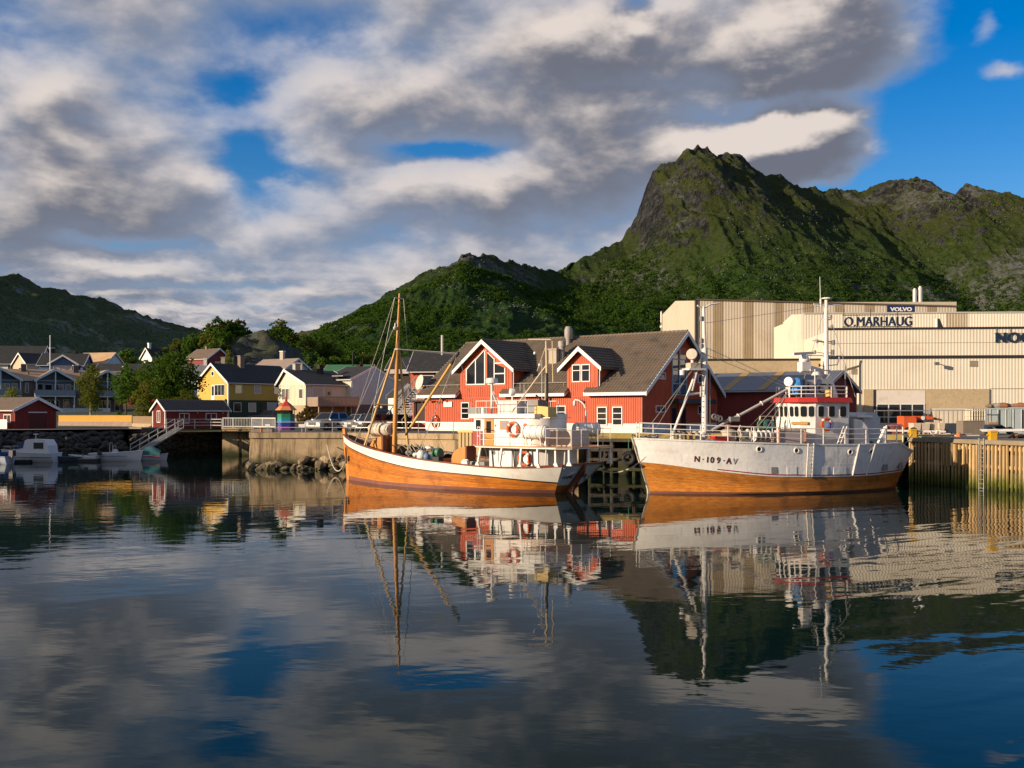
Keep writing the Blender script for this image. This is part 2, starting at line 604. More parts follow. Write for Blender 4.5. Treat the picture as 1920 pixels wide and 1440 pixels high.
M_main = mountain_mat('mountain_right', (.021, .052, .008), (.046, .062, .012), (.056, .056, .052), (.013, .0135, .0135))
M_left = mountain_mat('mountain_left', (.075, .105, .048), (.135, .140, .070), (.20, .20, .185), (.085, .088, .09), rocky=.06)
prof_main = [(520, 700), (560, 668), (590, 645), (612, 624), (640, 606), (680, 578), (720, 556), (760, 536), (800, 514), (830, 501), (856, 491), (866, 477), (882, 472),
   (897, 477), (920, 483), (960, 493), (1000, 503), (1030, 507), (1062, 502), (1090, 482), (1130, 463), (1165, 448), (1180, 425), (1193, 405), (1200, 380),
   (1215, 342), (1225, 319), (1240, 309), (1265, 302), (1275, 286), (1288, 275), (1300, 280), (1310, 273), (1322, 276), (1335, 281), (1345, 293), (1360, 290),
   (1375, 286), (1390, 294), (1405, 306), (1420, 320), (1435, 327), (1452, 322), (1463, 325), (1480, 336), (1510, 352), (1540, 356), (1575, 355), (1590, 351),
   (1610, 357), (1640, 352), (1670, 343), (1700, 335), (1720, 332), (1745, 338), (1765, 351), (1782, 365), (1790, 362), (1800, 352), (1820, 346), (1850, 349),
   (1880, 354), (1905, 363), (1930, 372), (2000, 390), (2120, 430), (2300, 500), (2500, 600), (2700, 700)]
def D_main(px):
 return interp(px, [(520, 620), (700, 720), (1000, 860), (1180, 1000), (1300, 1020), (1600, 1080), (2000, 900), (2700, 700)])
mt, MX, MY, MZ = ridge_mesh('mountain', prof_main, D_main, lambda a: .22 * a + .78 * a ** 1.7, 560, 500, M_main, 1050, 230, 1.0, 3.7, base=3.0)
prof_left = [(-700, 640), (-500, 590), (-300, 560), (-150, 545), (-60, 528), (0, 522), (20, 518), (38, 514), (50, 519), (70, 533), (90, 546), (104, 543), (118, 540), (135, 549), (160, 553),
   (200, 562), (230, 577), (270, 584), (300, 599), (340, 614), (390, 620), (430, 640), (480, 662), (560, 700)]
ridge_mesh('mountain', prof_left, lambda p: interp(p, [(-700, 1100), (560, 1500)]), lambda a: .25 * a + .75 * a ** 1.6, 900, 500, M_left, 420, 160, 1.25, 9.2, base=3.0)
prof_far = [(380, 720), (470, 680), (530, 641), (548, 627), (565, 619), (590, 616), (612, 619), (660, 650), (760, 700)]
ridge_mesh('mountain', prof_far, lambda p: 2600, lambda a: .3 * a + .7 * a ** 1.5, 1000, 600, M_left, 120, 60, 1.6, 2.2, base=3.0)
# ================================================================== water
def build_water():
 m = bpy.data.materials.new('harbour_water')
 m.use_nodes = True
 t = NT(m.node_tree)
 bs = t.n['Principled BSDF']
 pos = t.new('ShaderNodeNewGeometry').outputs['Position']
 bs.inputs['Base Color'].default_value = (.0022, .012, .011, 1)
 bs.inputs['Roughness'].default_value = .018
 bs.inputs['IOR'].default_value = 1.19
 sp = t.new('ShaderNodeSeparateXYZ', i_0=pos)
 rot = t.new('ShaderNodeVectorRotate', rotation_type='Z_AXIS', i_Vector=pos, i_Angle=R(-24))
 swell = t.noise(t.vm('MULTIPLY', rot.outputs[0], (.20, .62, 0)), 1.0, 2, .45, dist=.3)
 rot2 = t.new('ShaderNodeVectorRotate', rotation_type='Z_AXIS', i_Vector=pos, i_Angle=R(12))
 mid = t.noise(t.vm('MULTIPLY', rot2.outputs[0], (.75, 1.5, 0)), 1.0, 3, .5)
 fine = t.noise(t.vm('MULTIPLY', pos, (2.6, 5.0, 0)), 1.0, 3, .55)
 patch = t.ss(t.noise(t.vm('MULTIPLY', pos, (.035, .055, 0)), 1.0, 3, .5), .42, .66)
 right = t.ss(t.m('MULTIPLY_ADD', sp.outputs[1], -.12, sp.outputs[0]), 2.0, 9.0)
 left = t.ss(sp.outputs[0], -4.0, -16.0)
 rot3 = t.new('ShaderNodeVectorRotate', rotation_type='Z_AXIS', i_Vector=pos, i_Angle=R(-38))
 diag = t.noise(t.vm('MULTIPLY', rot3.outputs[0], (.30, 1.15, 0)), 1.0, 1, .4, dist=.2)
 h = t.m('MULTIPLY', t.m('MULTIPLY', diag, right), .017)
 h = t.m('MULTIPLY_ADD', swell, t.m('MULTIPLY_ADD', right, .017, .0085), h)
 h = t.m('ADD', h, t.m('MULTIPLY', mid, t.m('MULTIPLY_ADD', left, .0014, .0030)))
 h = t.m('ADD', h, t.m('MULTIPLY', fine, t.m('MULTIPLY_ADD', t.m('MAXIMUM', patch, left), .0006, .00006)))
 b = t.new('ShaderNodeBump', i_Strength=1.0, i_Distance=1.0, i_Height=h)
 t.l.new(b.outputs[0], bs.inputs['Normal'])
 w = MB()
 w.add([(-3000, -400, 0), (3000, -400, 0), (3000, 3200, 0), (-3000, 3200, 0)], [(0, 1, 2, 3)])
 w.build('harbour_water', m, kind='structure')
 s = MB()
 s.add([(-3000, -400, -6), (3000, -400, -6), (3000, 3200, -6), (-3000, 3200, -6)], [(0, 1, 2, 3)])
 s.build('sea_bed', mat('sea_bed', (.02, .025, .018), .9), kind='structure')
build_water()
# ================================================================== ground and quays
QZ = 2.78
M_asph = mat('asphalt', (.060, .057, .052), .9, .12, .6, .004, 40, dirt=(.13, .11, .085), dirt_amt=.6, dirt_scale=.35)
M_gravel = mat('gravel_ground', (.14, .12, .09), .95, .15, .8, .02, 8, dirt=(.06, .06, .03), dirt_amt=.6, dirt_scale=.2)
def tidal(name, col, algae=(.035, .038, .012), z0=.35, z1=1.5, rough=.85, var=.12, rand=0.0, bump=.01, stain=(.10, .07, .035), low=(.012, .014, .008)):
 """harbour masonry and timber: weathered above, green then black growth between the tide marks"""
 m = bpy.data.materials.new(name)
 m.use_nodes = True
 t = NT(m.node_tree)
 bs = t.n['Principled BSDF']
 pos = t.new('ShaderNodeNewGeometry').outputs['Position']
 z = t.new('ShaderNodeSeparateXYZ', i_0=pos).outputs[2]
 n = t.noise(pos, 1.6, 5, .65)
 nf = t.noise(pos, 9, 4, .65)
 f = t.m('ADD', t.m('MULTIPLY_ADD', t.m('SUBTRACT', n, .5), var * 4, 1.0), t.m('MULTIPLY', t.m('SUBTRACT', nf, .5), .35))
 if rand:
  oi = t.new('ShaderNodeObjectInfo').outputs['Random']
  f = t.m('MULTIPLY', f, t.m('MULTIPLY_ADD', t.m('SUBTRACT', oi, .5), rand * 2, 1.0))
 c = t.vm('MULTIPLY', t.mix(0.0, col, col), t.new('ShaderNodeCombineXYZ', i_0=f, i_1=f, i_2=f).outputs[0])
 st = t.noise(t.vm('MULTIPLY', pos, (1.6, 1.6, .16)), 1.0, 5, .68)
 c = t.mix(t.m('MULTIPLY', t.ss(st, .46, .66), .75), c, stain)
 zz = t.m('MULTIPLY_ADD', t.m('SUBTRACT', n, .5), 1.1, z)
 c = t.mix(t.m('SUBTRACT', 1.0, t.ss(zz, z0, z1)), c, algae)
 c = t.mix(t.m('SUBTRACT', 1.0, t.ss(zz, z0 - .55, z0 + .25)), c, low)
 t.set(bs.inputs['Base Color'], c)
 bs.inputs['Roughness'].default_value = rough
 bs.inputs['Specular IOR Level'].default_value = .3
 b = t.new('ShaderNodeBump', i_Strength=1.0, i_Distance=bump, i_Height=nf)
 t.l.new(b.outputs[0], bs.inputs['Normal'])
 return m
M_conc = tidal('old_concrete', (.42, .30, .17), bump=.02, var=.16)
M_conc2 = tidal('pier_concrete', (.40, .29, .16), z0=.1, z1=1.3, bump=.02)
M_rock = tidal('harbour_rock', (.066, .054, .042), z0=.4, z1=1.2, rand=.6, bump=.04, stain=(.06, .06, .05))
M_slat = tidal('quay_timber', (.50, .33, .15), algae=(.11, .12, .015), z0=.25, z1=1.35, rand=.22, bump=.008, stain=(.25, .15, .06), low=(.025, .03, .008))
M_pile = tidal('tarred_timber', (.055, .046, .036), z0=.2, z1=1.5, rand=.3)
M_dark = mat('dark_earth', (.020, .018, .014), .95, .2)
SHORE = [(-120, 70), (-76, 78.5), (-48.6, 94.6), (-40, 103.6), (-37.6, 103.6), (-31.2, 110.2), (-26.8, 111), (-25.4, 101.5), (-20.2, 79), (-12.5, 79), (-4, 74.2), (4.6, 70.6),
  (5.4, 71.8), (25.3, 66.8), (24.9, 63.9), (27.55, 54.9), (31.5, 41), (33, 20)]
def build_ground():
 import bmesh
 bm = bmesh.new()
 out = [Vector((x, y, QZ)) for x, y in SHORE] + [Vector((500, 20, QZ)), Vector((500, 900, QZ)), Vector((-700, 900, QZ)), Vector((-700, 70, QZ))]
 bm.faces.new([bm.verts.new(p) for p in out])
 bmesh.ops.triangulate(bm, faces=bm.faces[:])
 for f in bm.faces:
  if f.normal.z < 0:
   f.normal_flip()
 me = bpy.data.meshes.new('harbour_ground')
 bm.to_mesh(me)
 bm.free()
 me.materials.append(M_gravel)
 link('harbour_ground', me, kind='structure')
 a = MB()
 z = QZ + .006
 P1 = [(-27, 107.5), (-19.6, 80.2), (-12.2, 80.2), (-3.6, 75.6), (5, 72.2), (10, 78), (-8.6, 92.4), (-14, 104), (-22, 111)]
 a.add([(x, y, z) for x, y in P1], [tuple(range(len(P1)))])
 a.build('road', M_asph, kind='structure')
 b = MB()
 P2 = [(-74, 99), (-52.5, 104.3), (-41, 106.8), (-37.5, 105), (-31.3, 111.5), (-28, 111.5), (-27, 107.6), (-22, 111.1), (-30, 120), (-46, 117), (-76, 111)]
 b.add([(x, y, QZ + .010) for x, y in P2], [tuple(range(len(P2)))])
 b.build('road', M_asph, kind='structure')
 c = MB()
 P3 = [(11, 78.0), (6, 72.3), (25.6, 67.2), (25.3, 63.9), (27.9, 55), (31.9, 41), (70, 41), (70, 99), (20, 99), (26, 88)]
 c.add([(x, y, QZ + .005) for x, y in P3], [tuple(range(len(P3)))])
 c.build('quay_apron', mat('quay_apron', (.16, .125, .085), .92, .16, .5, .01, 20, dirt=(.05, .045, .035), dirt_amt=.6, dirt_scale=.4), kind='structure')
build_ground()
def T(x, y):
 """height of the land behind the harbour"""
 l = interp(y, [(104, 2.5), (112, 2.72), (125, 3.1), (150, 4.0), (185, 5.2), (215, 8.5), (260, 12.5), (330, 17), (500, 20)])
 r = interp(y, [(104, 2.5), (150, 2.75), (300, 5), (500, 8)])
 w = min(1, max(0, (x + 8) / 32))
 z = l * (1 - w) + r * w
 z += 8.2 * math.exp(-((x + 70) / 17) ** 2 - ((y - 262) / 22) ** 2)
 z += 5.0 * math.exp(-((x + 61) / 10) ** 2 - ((y - 258) / 15) ** 2)
 z += 3.8 * math.exp(-((x + 90) / 16) ** 2 - ((y - 268) / 26) ** 2)
 z += 3.0 * math.exp(-((x + 48) / 12) ** 2 - ((y - 275) / 26) ** 2)
 return z
def build_hill():
 xs = np.concatenate([np.arange(-260, -100, 4.0), np.arange(-100, -40, 1.0), np.arange(-40, 160, 4.0)])
 ys = np.concatenate([np.arange(104, 230, 4.0), np.arange(230, 290, 1.2), np.arange(290, 330, 4.0), np.arange(330, 620, 14)])
 V = []
 for y in ys:
  for x in xs:
   kn = math.exp(-((x + 70) / 24) ** 2 - ((y - 258) / 26) ** 2)
   k = min(1, max(0, (y - 190) / 60))
   n = noise.fractal(Vector((x / 9, y / 9, 3)), .9, 2.1, 4)
   V.append((x, y, T(x, y) + n * (.05 + .9 * k) + kn * 2.6 * (noise.noise(Vector((x / 5.5, y / 7, T(x, y) / 4))) + .5 * noise.noise(Vector((x / 2.4, y / 3, 7))))))
 nx = len(xs)
 idx = np.arange(len(xs) * len(ys)).reshape(len(ys), nx)
 F = np.stack([idx[:-1, :-1], idx[:-1, 1:], idx[1:, 1:], idx[1:, :-1]], -1).reshape(-1, 4)
 m = bpy.data.materials.new('hill_ground')
 m.use_nodes = True
 t = NT(m.node_tree)
 bs = t.n['Principled BSDF']
 geo = t.new('ShaderNodeNewGeometry')
 pos = geo.outputs['Position']
 nz = t.new('ShaderNodeSeparateXYZ', i_0=geo.outputs['Normal']).outputs[2]
 n = t.noise(pos, .35, 6, .65)
 nf = t.noise(pos, 1.6, 5, .7)
 g = t.mix(n, (.022, .036, .008), (.055, .056, .018))
 r = t.mix(t.ss(nf, .4, .65), (.022, .022, .021), (.085, .080, .070))
 c = t.mix(t.ss(t.m('ADD', t.m('SUBTRACT', 1.0, nz), t.m('MULTIPLY', n, .55)), .43, .56), g, r)
 t.set(bs.inputs['Base Color'], c)
 bs.inputs['Roughness'].default_value = .95
 b = t.new('ShaderNodeBump', i_Strength=1.0, i_Distance=.3, i_Height=nf)
 t.l.new(b.outputs[0], bs.inputs['Normal'])
 link('hill', raw_mesh('hill', V, F, m, True), kind='structure')
build_hill()
# ---- boulders
STONES = []
def stone_meshes(out, mt):
 for k in range(8):
  r = random.Random(k + 3)
  vs, fs = [], []
  g = [-1, 0, 1]
  ids = {}
  for i in g:
   for j in g:
    for l in g:
     if (i, j, l) == (0, 0, 0):
      continue
     p = Vector((i, j, l))
     q = p.normalized() * .57
     q = q * r.uniform(.80, 1.14)
     ids[(i, j, l)] = len(vs)
     vs.append((q.x, q.y, q.z))
  for ax in range(3):
   for sgn in (-1, 1):
    for a in (-1, 0):
     for b in (-1, 0):
      def key(p, q):
       c = [0, 0, 0]
       c[ax] = sgn
       c[(ax + 1) % 3] = p
       c[(ax + 2) % 3] = q
       return ids[tuple(c)]
      f = (key(a, b), key(a + 1, b), key(a + 1, b + 1), key(a, b + 1))
      fs.append(f if sgn > 0 else f[::-1])
  mb = MB()
  mb.add(vs, fs)
  out.append(mb.mesh('stone', mt))
stone_meshes(STONES, M_rock)
TANROCKS = []
stone_meshes(TANROCKS, tidal('quay_rock', (.26, .19, .115), z0=-.1, z1=.75, rand=.5, bump=.04, stain=(.10, .08, .05), algae=(.05, .045, .018)))
def put_stone(parent, p, s, name='stone', src=None):
 e = (rnd.uniform(-.7, .7), rnd.uniform(-.5, .5), rnd.uniform(0, 6.28))
 Mx = Matrix.Translation(p) @ Matrix.Rotation(e[2], 4, 'Z') @ Matrix.Rotation(e[0], 4, 'X') @ Matrix.Rotation(e[1], 4, 'Y') @ Matrix.Diagonal((s[0], s[1], s[2], 1))
 return inst(name, rnd.choice(src or STONES), parent, Mx)
def along(poly, t):
 """point at distance t along a polyline, with direction"""
 for a, b in zip(poly, poly[1:]):
  a, b = Vector(a), Vector(b)
  L = (b - a).length
  if t <= L:
   return a + (b - a) * (t / L), (b - a) / L
  t -= L
 return b, (b - a) / L
def plen(poly):
 return sum((Vector(b) - Vector(a)).length for a, b in zip(poly, poly[1:]))
def seawall(name, label, poly, step, rows, zt, size, slope=.75, z0=-.15):
 root = thing(name, label, 'sea wall', (0, 0, 0))
 L = plen(poly)
 bank = MB()
 low, top = [], []
 for k in range(int(L / 2) + 2):
  p, d = along(poly, min(k * 2, L))
  n = Vector((-d.y, d.x))
  low.append((p.x - n.x * (.2), p.y - n.y * .2, -1.0))
  top.append((p.x + n.x * slope * 3.2, p.y + n.y * slope * 3.2, zt - .05))
 bank.grid([low, top])
 bank.build('bank', M_dark, root)
 rh = (zt - z0) / rows
 for r_ in range(rows):
  t = rnd.uniform(0, step)
  while t < L:
   w = step * rnd.uniform(.75, 1.35)
   p, d = along(poly, min(t + w / 2, L))
   n = Vector((-d.y, d.x))
   z = z0 + (r_ + .5) * rh + rnd.uniform(-.12, .12)
   off = slope * (z + .9) * .82
   put_stone(root, Vector((p.x + n.x * off, p.y + n.y * off, z)), (w * size[0], size[1] * rnd.uniform(.8, 1.2), rh * size[2] * rnd.uniform(.85, 1.25)))
   t += w * .93
 return root
seawall('stone_seawall', 'long sloping wall of big dark boulders behind the moored small boats', [(-76, 76.5), (-47.6, 92.8), (-39.3, 101.8), (-38.4, 102.6)], .62, 7, 2.5, (1.25, .9, 1.15))
seawall('stone_seawall', 'steep wall of small dark cobbles below the dark red shed, left of the concrete pier', [(-38.2, 102.6), (-31.2, 109.2)], .5, 7, 2.2, (1.15, .7, 1.15), slope=.2)
# ---- concrete walls
def wall_run(root, name, poly, z0, z1, th, m, seg=1.2, batter=.0, jit=.02):
 b = MB()
 L = plen(poly)
 nseg = max(2, int(L / seg))
 rows = []
 zs = [z0 + (z1 - z0) * k / 6 for k in range(7)]
 for z in zs:
  row = []
  for k in range(nseg + 1):
   p, d = along(poly, L * k / nseg)
   n = Vector((-d.y, d.x))
   j = noise.noise(Vector((p.x * .7, p.y * .7, z * 1.1))) * jit * 3
   o = -batter * (z1 - z) + j
   row.append((p.x + n.x * o, p.y + n.y * o, z))
  rows.append(row)
 back = []
 for k in range(nseg + 1):
  p, d = along(poly, L * k / nseg)
  n = Vector((-d.y, d.x))
  back.append((p.x + n.x * th, p.y + n.y * th, z1))
 rows.append(back)
 rows.append([(x, y, z0) for x, y, z in back])
 b.grid(rows)
 k = len(rows)
 m_ = nseg + 1
 b.f.append(tuple(i * m_ for i in range(k))[::-1])
 b.f.append(tuple(i * m_ + nseg for i in range(k)))
 return b.build(name, m, root)
qw = thing('concrete_quay', 'weathered tan concrete quay wall below the parked cars, behind the wooden cutter', 'quay', (0, 0, 0))
QW = [(-25.5, 101.5), (-20.2, 79), (-12.5, 79), (-4, 74.2), (4.6, 70.6)]
wall_run(qw, 'wall', QW, -1.5, 2.42, 1.6, M_conc, batter=.06)
wall_run(qw, 'coping', [(x - .06, y - .14) for x, y in QW], 2.42, 2.83, 1.75, M_conc, jit=.004)
for k in range(60):
 t = 23.1 + 16.5 * (k + rnd.uniform(0, 1)) / 60
 p, d = along(QW, t)
 n = Vector((-d.y, d.x))
 s = rnd.uniform(.45, 1.25)
 zz = rnd.choice([-.1, .05, .3, .6]) * (1.2 if 4 < (t - 23.1) < 13 else .5)
 put_stone(qw, Vector((p.x - n.x * (.7 - .4 * zz), p.y - n.y * (.7 - .4 * zz), zz)), (s, s * .8, s * rnd.uniform(.45, .8)), src=TANROCKS)
pier = thing('concrete_pier', 'tan concrete pier end with straight sides, right of the cobble wall', 'pier', (0, 0, 0))
b = MB()
b.bx((-29.85, 105.5, 0), Vector((1, .02, 0)), Vector((-.25, 1, 0)), EZ, 0, 3.2, 0, 6, -1.5, 2.72)
b.build('wall', M_conc2, pier)
b = MB()
b.bx((-29.9, 105.4, 0), Vector((1, .02, 0)), Vector((-.25, 1, 0)), EZ, 0, 3.3, 0, 6, 2.72, 2.87)
b.build('coping', M_conc, pier)
b = MB()
b.bx((-28.2, 105.39, 0), Vector((1, .02, 0)), Vector((-.25, 1, 0)), EZ, 0, .05, 0, .1, -.5, 2.71)
b.build('joint', M_dark, pier)
# ---- timber wharf behind the boats
wf = thing('timber_wharf', 'dark timber wharf on tall piles in the gap between the two boats', 'wharf', (0, 0, 0))
WU = (Vector((24.7, 64.2, 0)) - Vector((4.9, 69.2, 0))).normalized()
WN = Vector((WU.y, -WU.x, 0))
W0 = Vector((4.9, 69.2, 0))
b = MB()
b.bx(W0, WU, EZ, WN, 0, 20.3, 2.40, 2.60, -3.2, 0)
b.build('deck_frame', M_pile, wf)
b = MB()
b.bx(W0, WU, EZ, WN, .02, 20.28, 2.605, 2.80, -3.2, -.35)
b.build('deck', mat('grey_decking', (.20, .17, .13), .9, .2, 2), wf)
b = MB()
b.bx(W0, WU, EZ, WN, 0, 20.3, 2.62, 2.98, -.30, .02)
b.build('edge_beam', mat('yellow_kerb', (.34, .24, .06), .8, .2, 1.5, dirt=(.12, .09, .05)), wf)
bk = MB()
bk.bx(W0, WU, EZ, WN, -.3, 20.6, -2, 2.39, -3.6, -3.3)
bk.build('rear_wall', M_pile, wf)
for k in range(14):
 p = W0 + WU * (.35 + k * 1.5) - WN * .25
 b = MB()
 b.tube((p.x, p.y, -3), (p.x, p.y, 2.40), .16, .15, 8)
 b.build('pile', M_pile, wf)
for k in range(7):
 p = W0 + WU * (1.1 + k * 3) - WN * 1.9
 b = MB()
 b.tube((p.x, p.y, -3), (p.x, p.y, 2.40), .15, .14, 8)
 b.build('pile', M_pile, wf)
for k in range(3):
 b = MB()
 b.bar(W0 + WU * .3 - WN * .07 + EZ * (.55 + .65 * k), W0 + WU * 20 - WN * .07 + EZ * (.55 + .65 * k), .07, .2)
 b.build('wale', M_pile, wf)
for k in range(6):
 b = MB()
 q = W0 + WU * (.4 + 3 * k) - WN * .5
 b.bar(q + EZ * .2, q + WU * 1.5 + EZ * 2.2, .09, .14)
 b.build('brace', M_pile, wf)
# ---- slatted timber quay at the right
sq = thing('slatted_quay', 'sunlit quay front of upright yellowish timber slats, at the right edge', 'quay', (0, 0, 0))
S0, S1 = Vector((24.75, 63.9, 0)), Vector((27.45, 54.9, 0))
SU = (S1 - S0).normalized()
SN = Vector((SU.y, -SU.x, 0))
SLEN = 24.0
b = MB()
b.bx(S0, SU, EZ, SN, 0, SLEN, -2, 2.55, -1.6, -1.3)
b.build('backing_wall', M_pile, sq)
b = MB()
b.bx(S0, SU, EZ, SN, -.1, SLEN, 2.55, 2.79, -1.6, .02)
b.build('edge_beam', mat('quay_edge_beam', (.26, .20, .13), .9, .2, 1.2, dirt=(.10, .08, .05)), sq)
for z in (2.32, 1.30, .30):
 b = MB()
 b.bx(S0, SU, EZ, SN, 0, SLEN, z - .09, z + .09, -.22, -.10)
 b.build('wale', M_slat, sq)
slat = None
for k in range(int(SLEN / .29)):
 p = S0 + SU * (.12 + k * .29 + rnd.uniform(-.025, .025))
 if slat is None:
  b = MB()
  b.prism([(-.072, -.03), (-.05, .045), (.05, .045), (.072, -.03)], (0, 0, 0), SU, SN, EZ, 0, 1)
  slat = b.mesh('slat', M_slat)
 z0 = -1.2
 zt = 2.53 - rnd.uniform(0, .05)
 tl = rnd.uniform(-.018, .018)
 Mx = Matrix.Translation((p.x, p.y, z0)) @ Matrix(((1, 0, SU.x * tl, 0), (0, 1, SU.y * tl, 0), (0, 0, 1, 0), (0, 0, 0, 1))) @ Matrix.Diagonal((rnd.uniform(.9, 1.1), rnd.uniform(.9, 1.1), zt - z0, 1))
 inst('slat', slat, sq, Mx)
 if k in (11, 12, 13, 14):
  q = p + SN * .08
  inst('slat', slat, sq, Matrix.Translation((q.x, q.y, 1.2 + .05 * (k % 2))) @ Matrix.Diagonal((1.15, 1.15, 1.3, 1)))
def ladder(name, label, O, U, N, z0, z1, w, m, nr, r=.025):
 root = thing(name, label, 'ladder', O)
 for s in (-w / 2, w / 2):
  b = MB()
  b.tube(U * s + EZ * z0, U * s + EZ * z1, r, n=6)
  b.build('rail', m, root)
 for k in range(nr):
  b = MB()
  z = z0 + (z1 - z0) * (k + .5) / nr
  b.tube(U * (-w / 2) + EZ * z, U * (w / 2) + EZ * z, r * .8, n=6)
  b.build('rung', m, root)
 return root
M_galv = mat('galvanised_steel', (.46, .44, .41), .45, .12, 3, metal=.6, dirt=(.2, .13, .08), dirt_amt=.4)
ladder('quay_ladder', 'steel ladder hanging down the slatted timber quay below the yellow bollard', S0 + SU * 6.35 + SN * .10, SU, SN, -.3, 2.9, .36, M_galv, 13)
M_yel = mat('yellow_paint', (.62, .34, .02), .5, .1, 3, dirt=(.2, .11, .04), dirt_amt=.5, dirt_scale=3)
def bollard(loc, label, s=1.0):
 root = thing('bollard', label, 'bollard', loc, 0, 'yellow mooring bollards along the quay')
 b = MB()
 b.box(-.19 * s, .19 * s, -.19 * s, .19 * s, 0, .46 * s)
 b.build('post', M_yel, root)
 b = MB()
 b.box(-.22 * s, .22 * s, -.22 * s, .22 * s, .46 * s, .56 * s)
 b.build('cap', M_yel, root)
 b = MB()
 b.tube((-.34 * s, 0, .3 * s), (.34 * s, 0, .3 * s), .05 * s, n=8)
 b.build('cross_pin', M_yel, root)
 return root
bp = S0 + SU * 6.6 - SN * .45
bollard((bp.x, bp.y, QZ + .01), 'yellow bollard at the head of the quay ladder', .95)
bp = S0 + SU * (-.25) - SN * .5
bollard((bp.x, bp.y, QZ + .01), 'yellow bollard at the quay corner with green rope on it, behind the boat stern', .95)
# ================================================================== building kit
M_white = mat('white_paint', (.74, .71, .66), .5, .05, 2, dirt=(.42, .37, .30), dirt_amt=.35, dirt_scale=2)
M_glass = mat('window_glass', (.010, .012, .014), .04, 0, 1, ior=1.75)
M_red = mat('falu_red_paint', (.53, .098, .036), .7, .10, .8, .004, 30, streak=.22, dirt=(.26, .045, .03), dirt_amt=.35, dirt_scale=.8, fine=.05)
M_tile = mat('concrete_tile', (.150, .112, .080), .85, .14, .9, .004, 30, dirt=(.05, .045, .035), dirt_amt=.65, dirt_scale=.7, fine=.10)
M_found = mat('white_foundation', (.72, .66, .58), .8, .06, 1.2, .005, 20, dirt=(.36, .30, .22), dirt_amt=.4)
M_roofdark = mat('dark_roof', (.022, .021, .021), .85, .16, 1.2, .004, 20, dirt=(.09, .085, .07), dirt_amt=.5, dirt_scale=3)
M_roofbrown = mat('brown_roof', (.15, .105, .070), .85, .14, 1.2, .004, 20, dirt=(.07, .05, .04), dirt_amt=.5, dirt_scale=2)
M_roofgrey = mat('grey_roof', (.20, .19, .19), .7, .12, 1.2, dirt=(.12, .11, .10), dirt_amt=.5)
M_brick = mat('chimney_brick', (.20, .15, .11), .9, .2, 3, .01, 20, dirt=(.07, .06, .05))
def window(root, O, U, N, w, h, cols=2, rows=1, fm=None, fw=.07, dep=.06, gm=None, split=True, vrow=None, off=0.0):
 """casement on a wall: O lower left corner, U along, N outward; frame with its panes as sub-parts"""
 fm = fm or M_white
 gm = gm or M_glass
 O, U, N = Vector(O), Vector(U), Vector(N)
 O = O + N * off
 b = MB()
 b.bx(O, U, EZ, N, 0, fw, 0, h, .0, dep)
 b.bx(O, U, EZ, N, w - fw, w, 0, h, .0, dep)
 b.bx(O, U, EZ, N, fw, w - fw, 0, fw, .0, dep)
 b.bx(O, U, EZ, N, fw, w - fw, h - fw, h, .0, dep)
 cw = (w - 2 * fw) / cols
 rws = vrow or [(h - 2 * fw) / rows] * rows
 bar = fw * .75
 for i in range(1, cols):
  b.bx(O, U, EZ, N, fw + cw * i - bar / 2, fw + cw * i + bar / 2, fw, h - fw, .0, dep * .9)
 z = fw
 zs = [fw]
 for j in range(len(rws) - 1):
  z += rws[j]
  zs.append(z)
  for i in range(cols):
   b.bx(O, U, EZ, N, fw + cw * i + (bar / 2 if i else 0), fw + cw * (i + 1) - (bar / 2 if i < cols - 1 else 0), z - bar / 2, z + bar / 2, .0, dep * .8)
 zs.append(h - fw)
 f = b.build('window', fm, root)
 if split:
  for i in range(cols):
   for j in range(len(zs) - 1):
    p = MB()
    a0 = fw + cw * i + (bar / 2 if i else 0)
    a1 = fw + cw * (i + 1) - (bar / 2 if i < cols - 1 else 0)
    p.bx(O, U, EZ, N, a0, a1, zs[j] + (bar / 2 if j else 0), zs[j + 1] - (bar / 2 if j < len(zs) - 2 else 0), .004, .018)
    p.build('pane', gm, f)
 else:
  p = MB()
  p.bx(O, U, EZ, N, fw, w - fw, fw, h - fw, .004, .018)
  p.build('pane', gm, f)
 return f
def battens(root, name, m, O, U, N, L, z0, z1, pitch, w=.05, d=.035, zf=None, skip=()):
 """vertical board joints on a wall, one part; zf(u) gives the top at u, skip has (u0, u1, z0, z1) openings"""
 b = MB()
 O = Vector(O)
 n = int(L / pitch)
 for k in range(1, n):
  u = k * pitch
  zt = zf(u) if zf else z1
  segs = [(z0, zt)]
  for (a0, a1, b0, b1) in skip:
   if a0 - w < u < a1 + w:
    new = []
    for (s0, s1) in segs:
     if b1 <= s0 or b0 >= s1:
      new.append((s0, s1))
     else:
      if b0 > s0:
       new.append((s0, b0))
      if b1 < s1:
       new.append((b1, s1))
    segs = new
  for s0, s1 in segs:
   if s1 - s0 > .05:
    b.bx(O, U, EZ, N, u - w / 2, u + w / 2, s0, s1, .0, d)
 return b.build(name, m, root, kind='stuff')
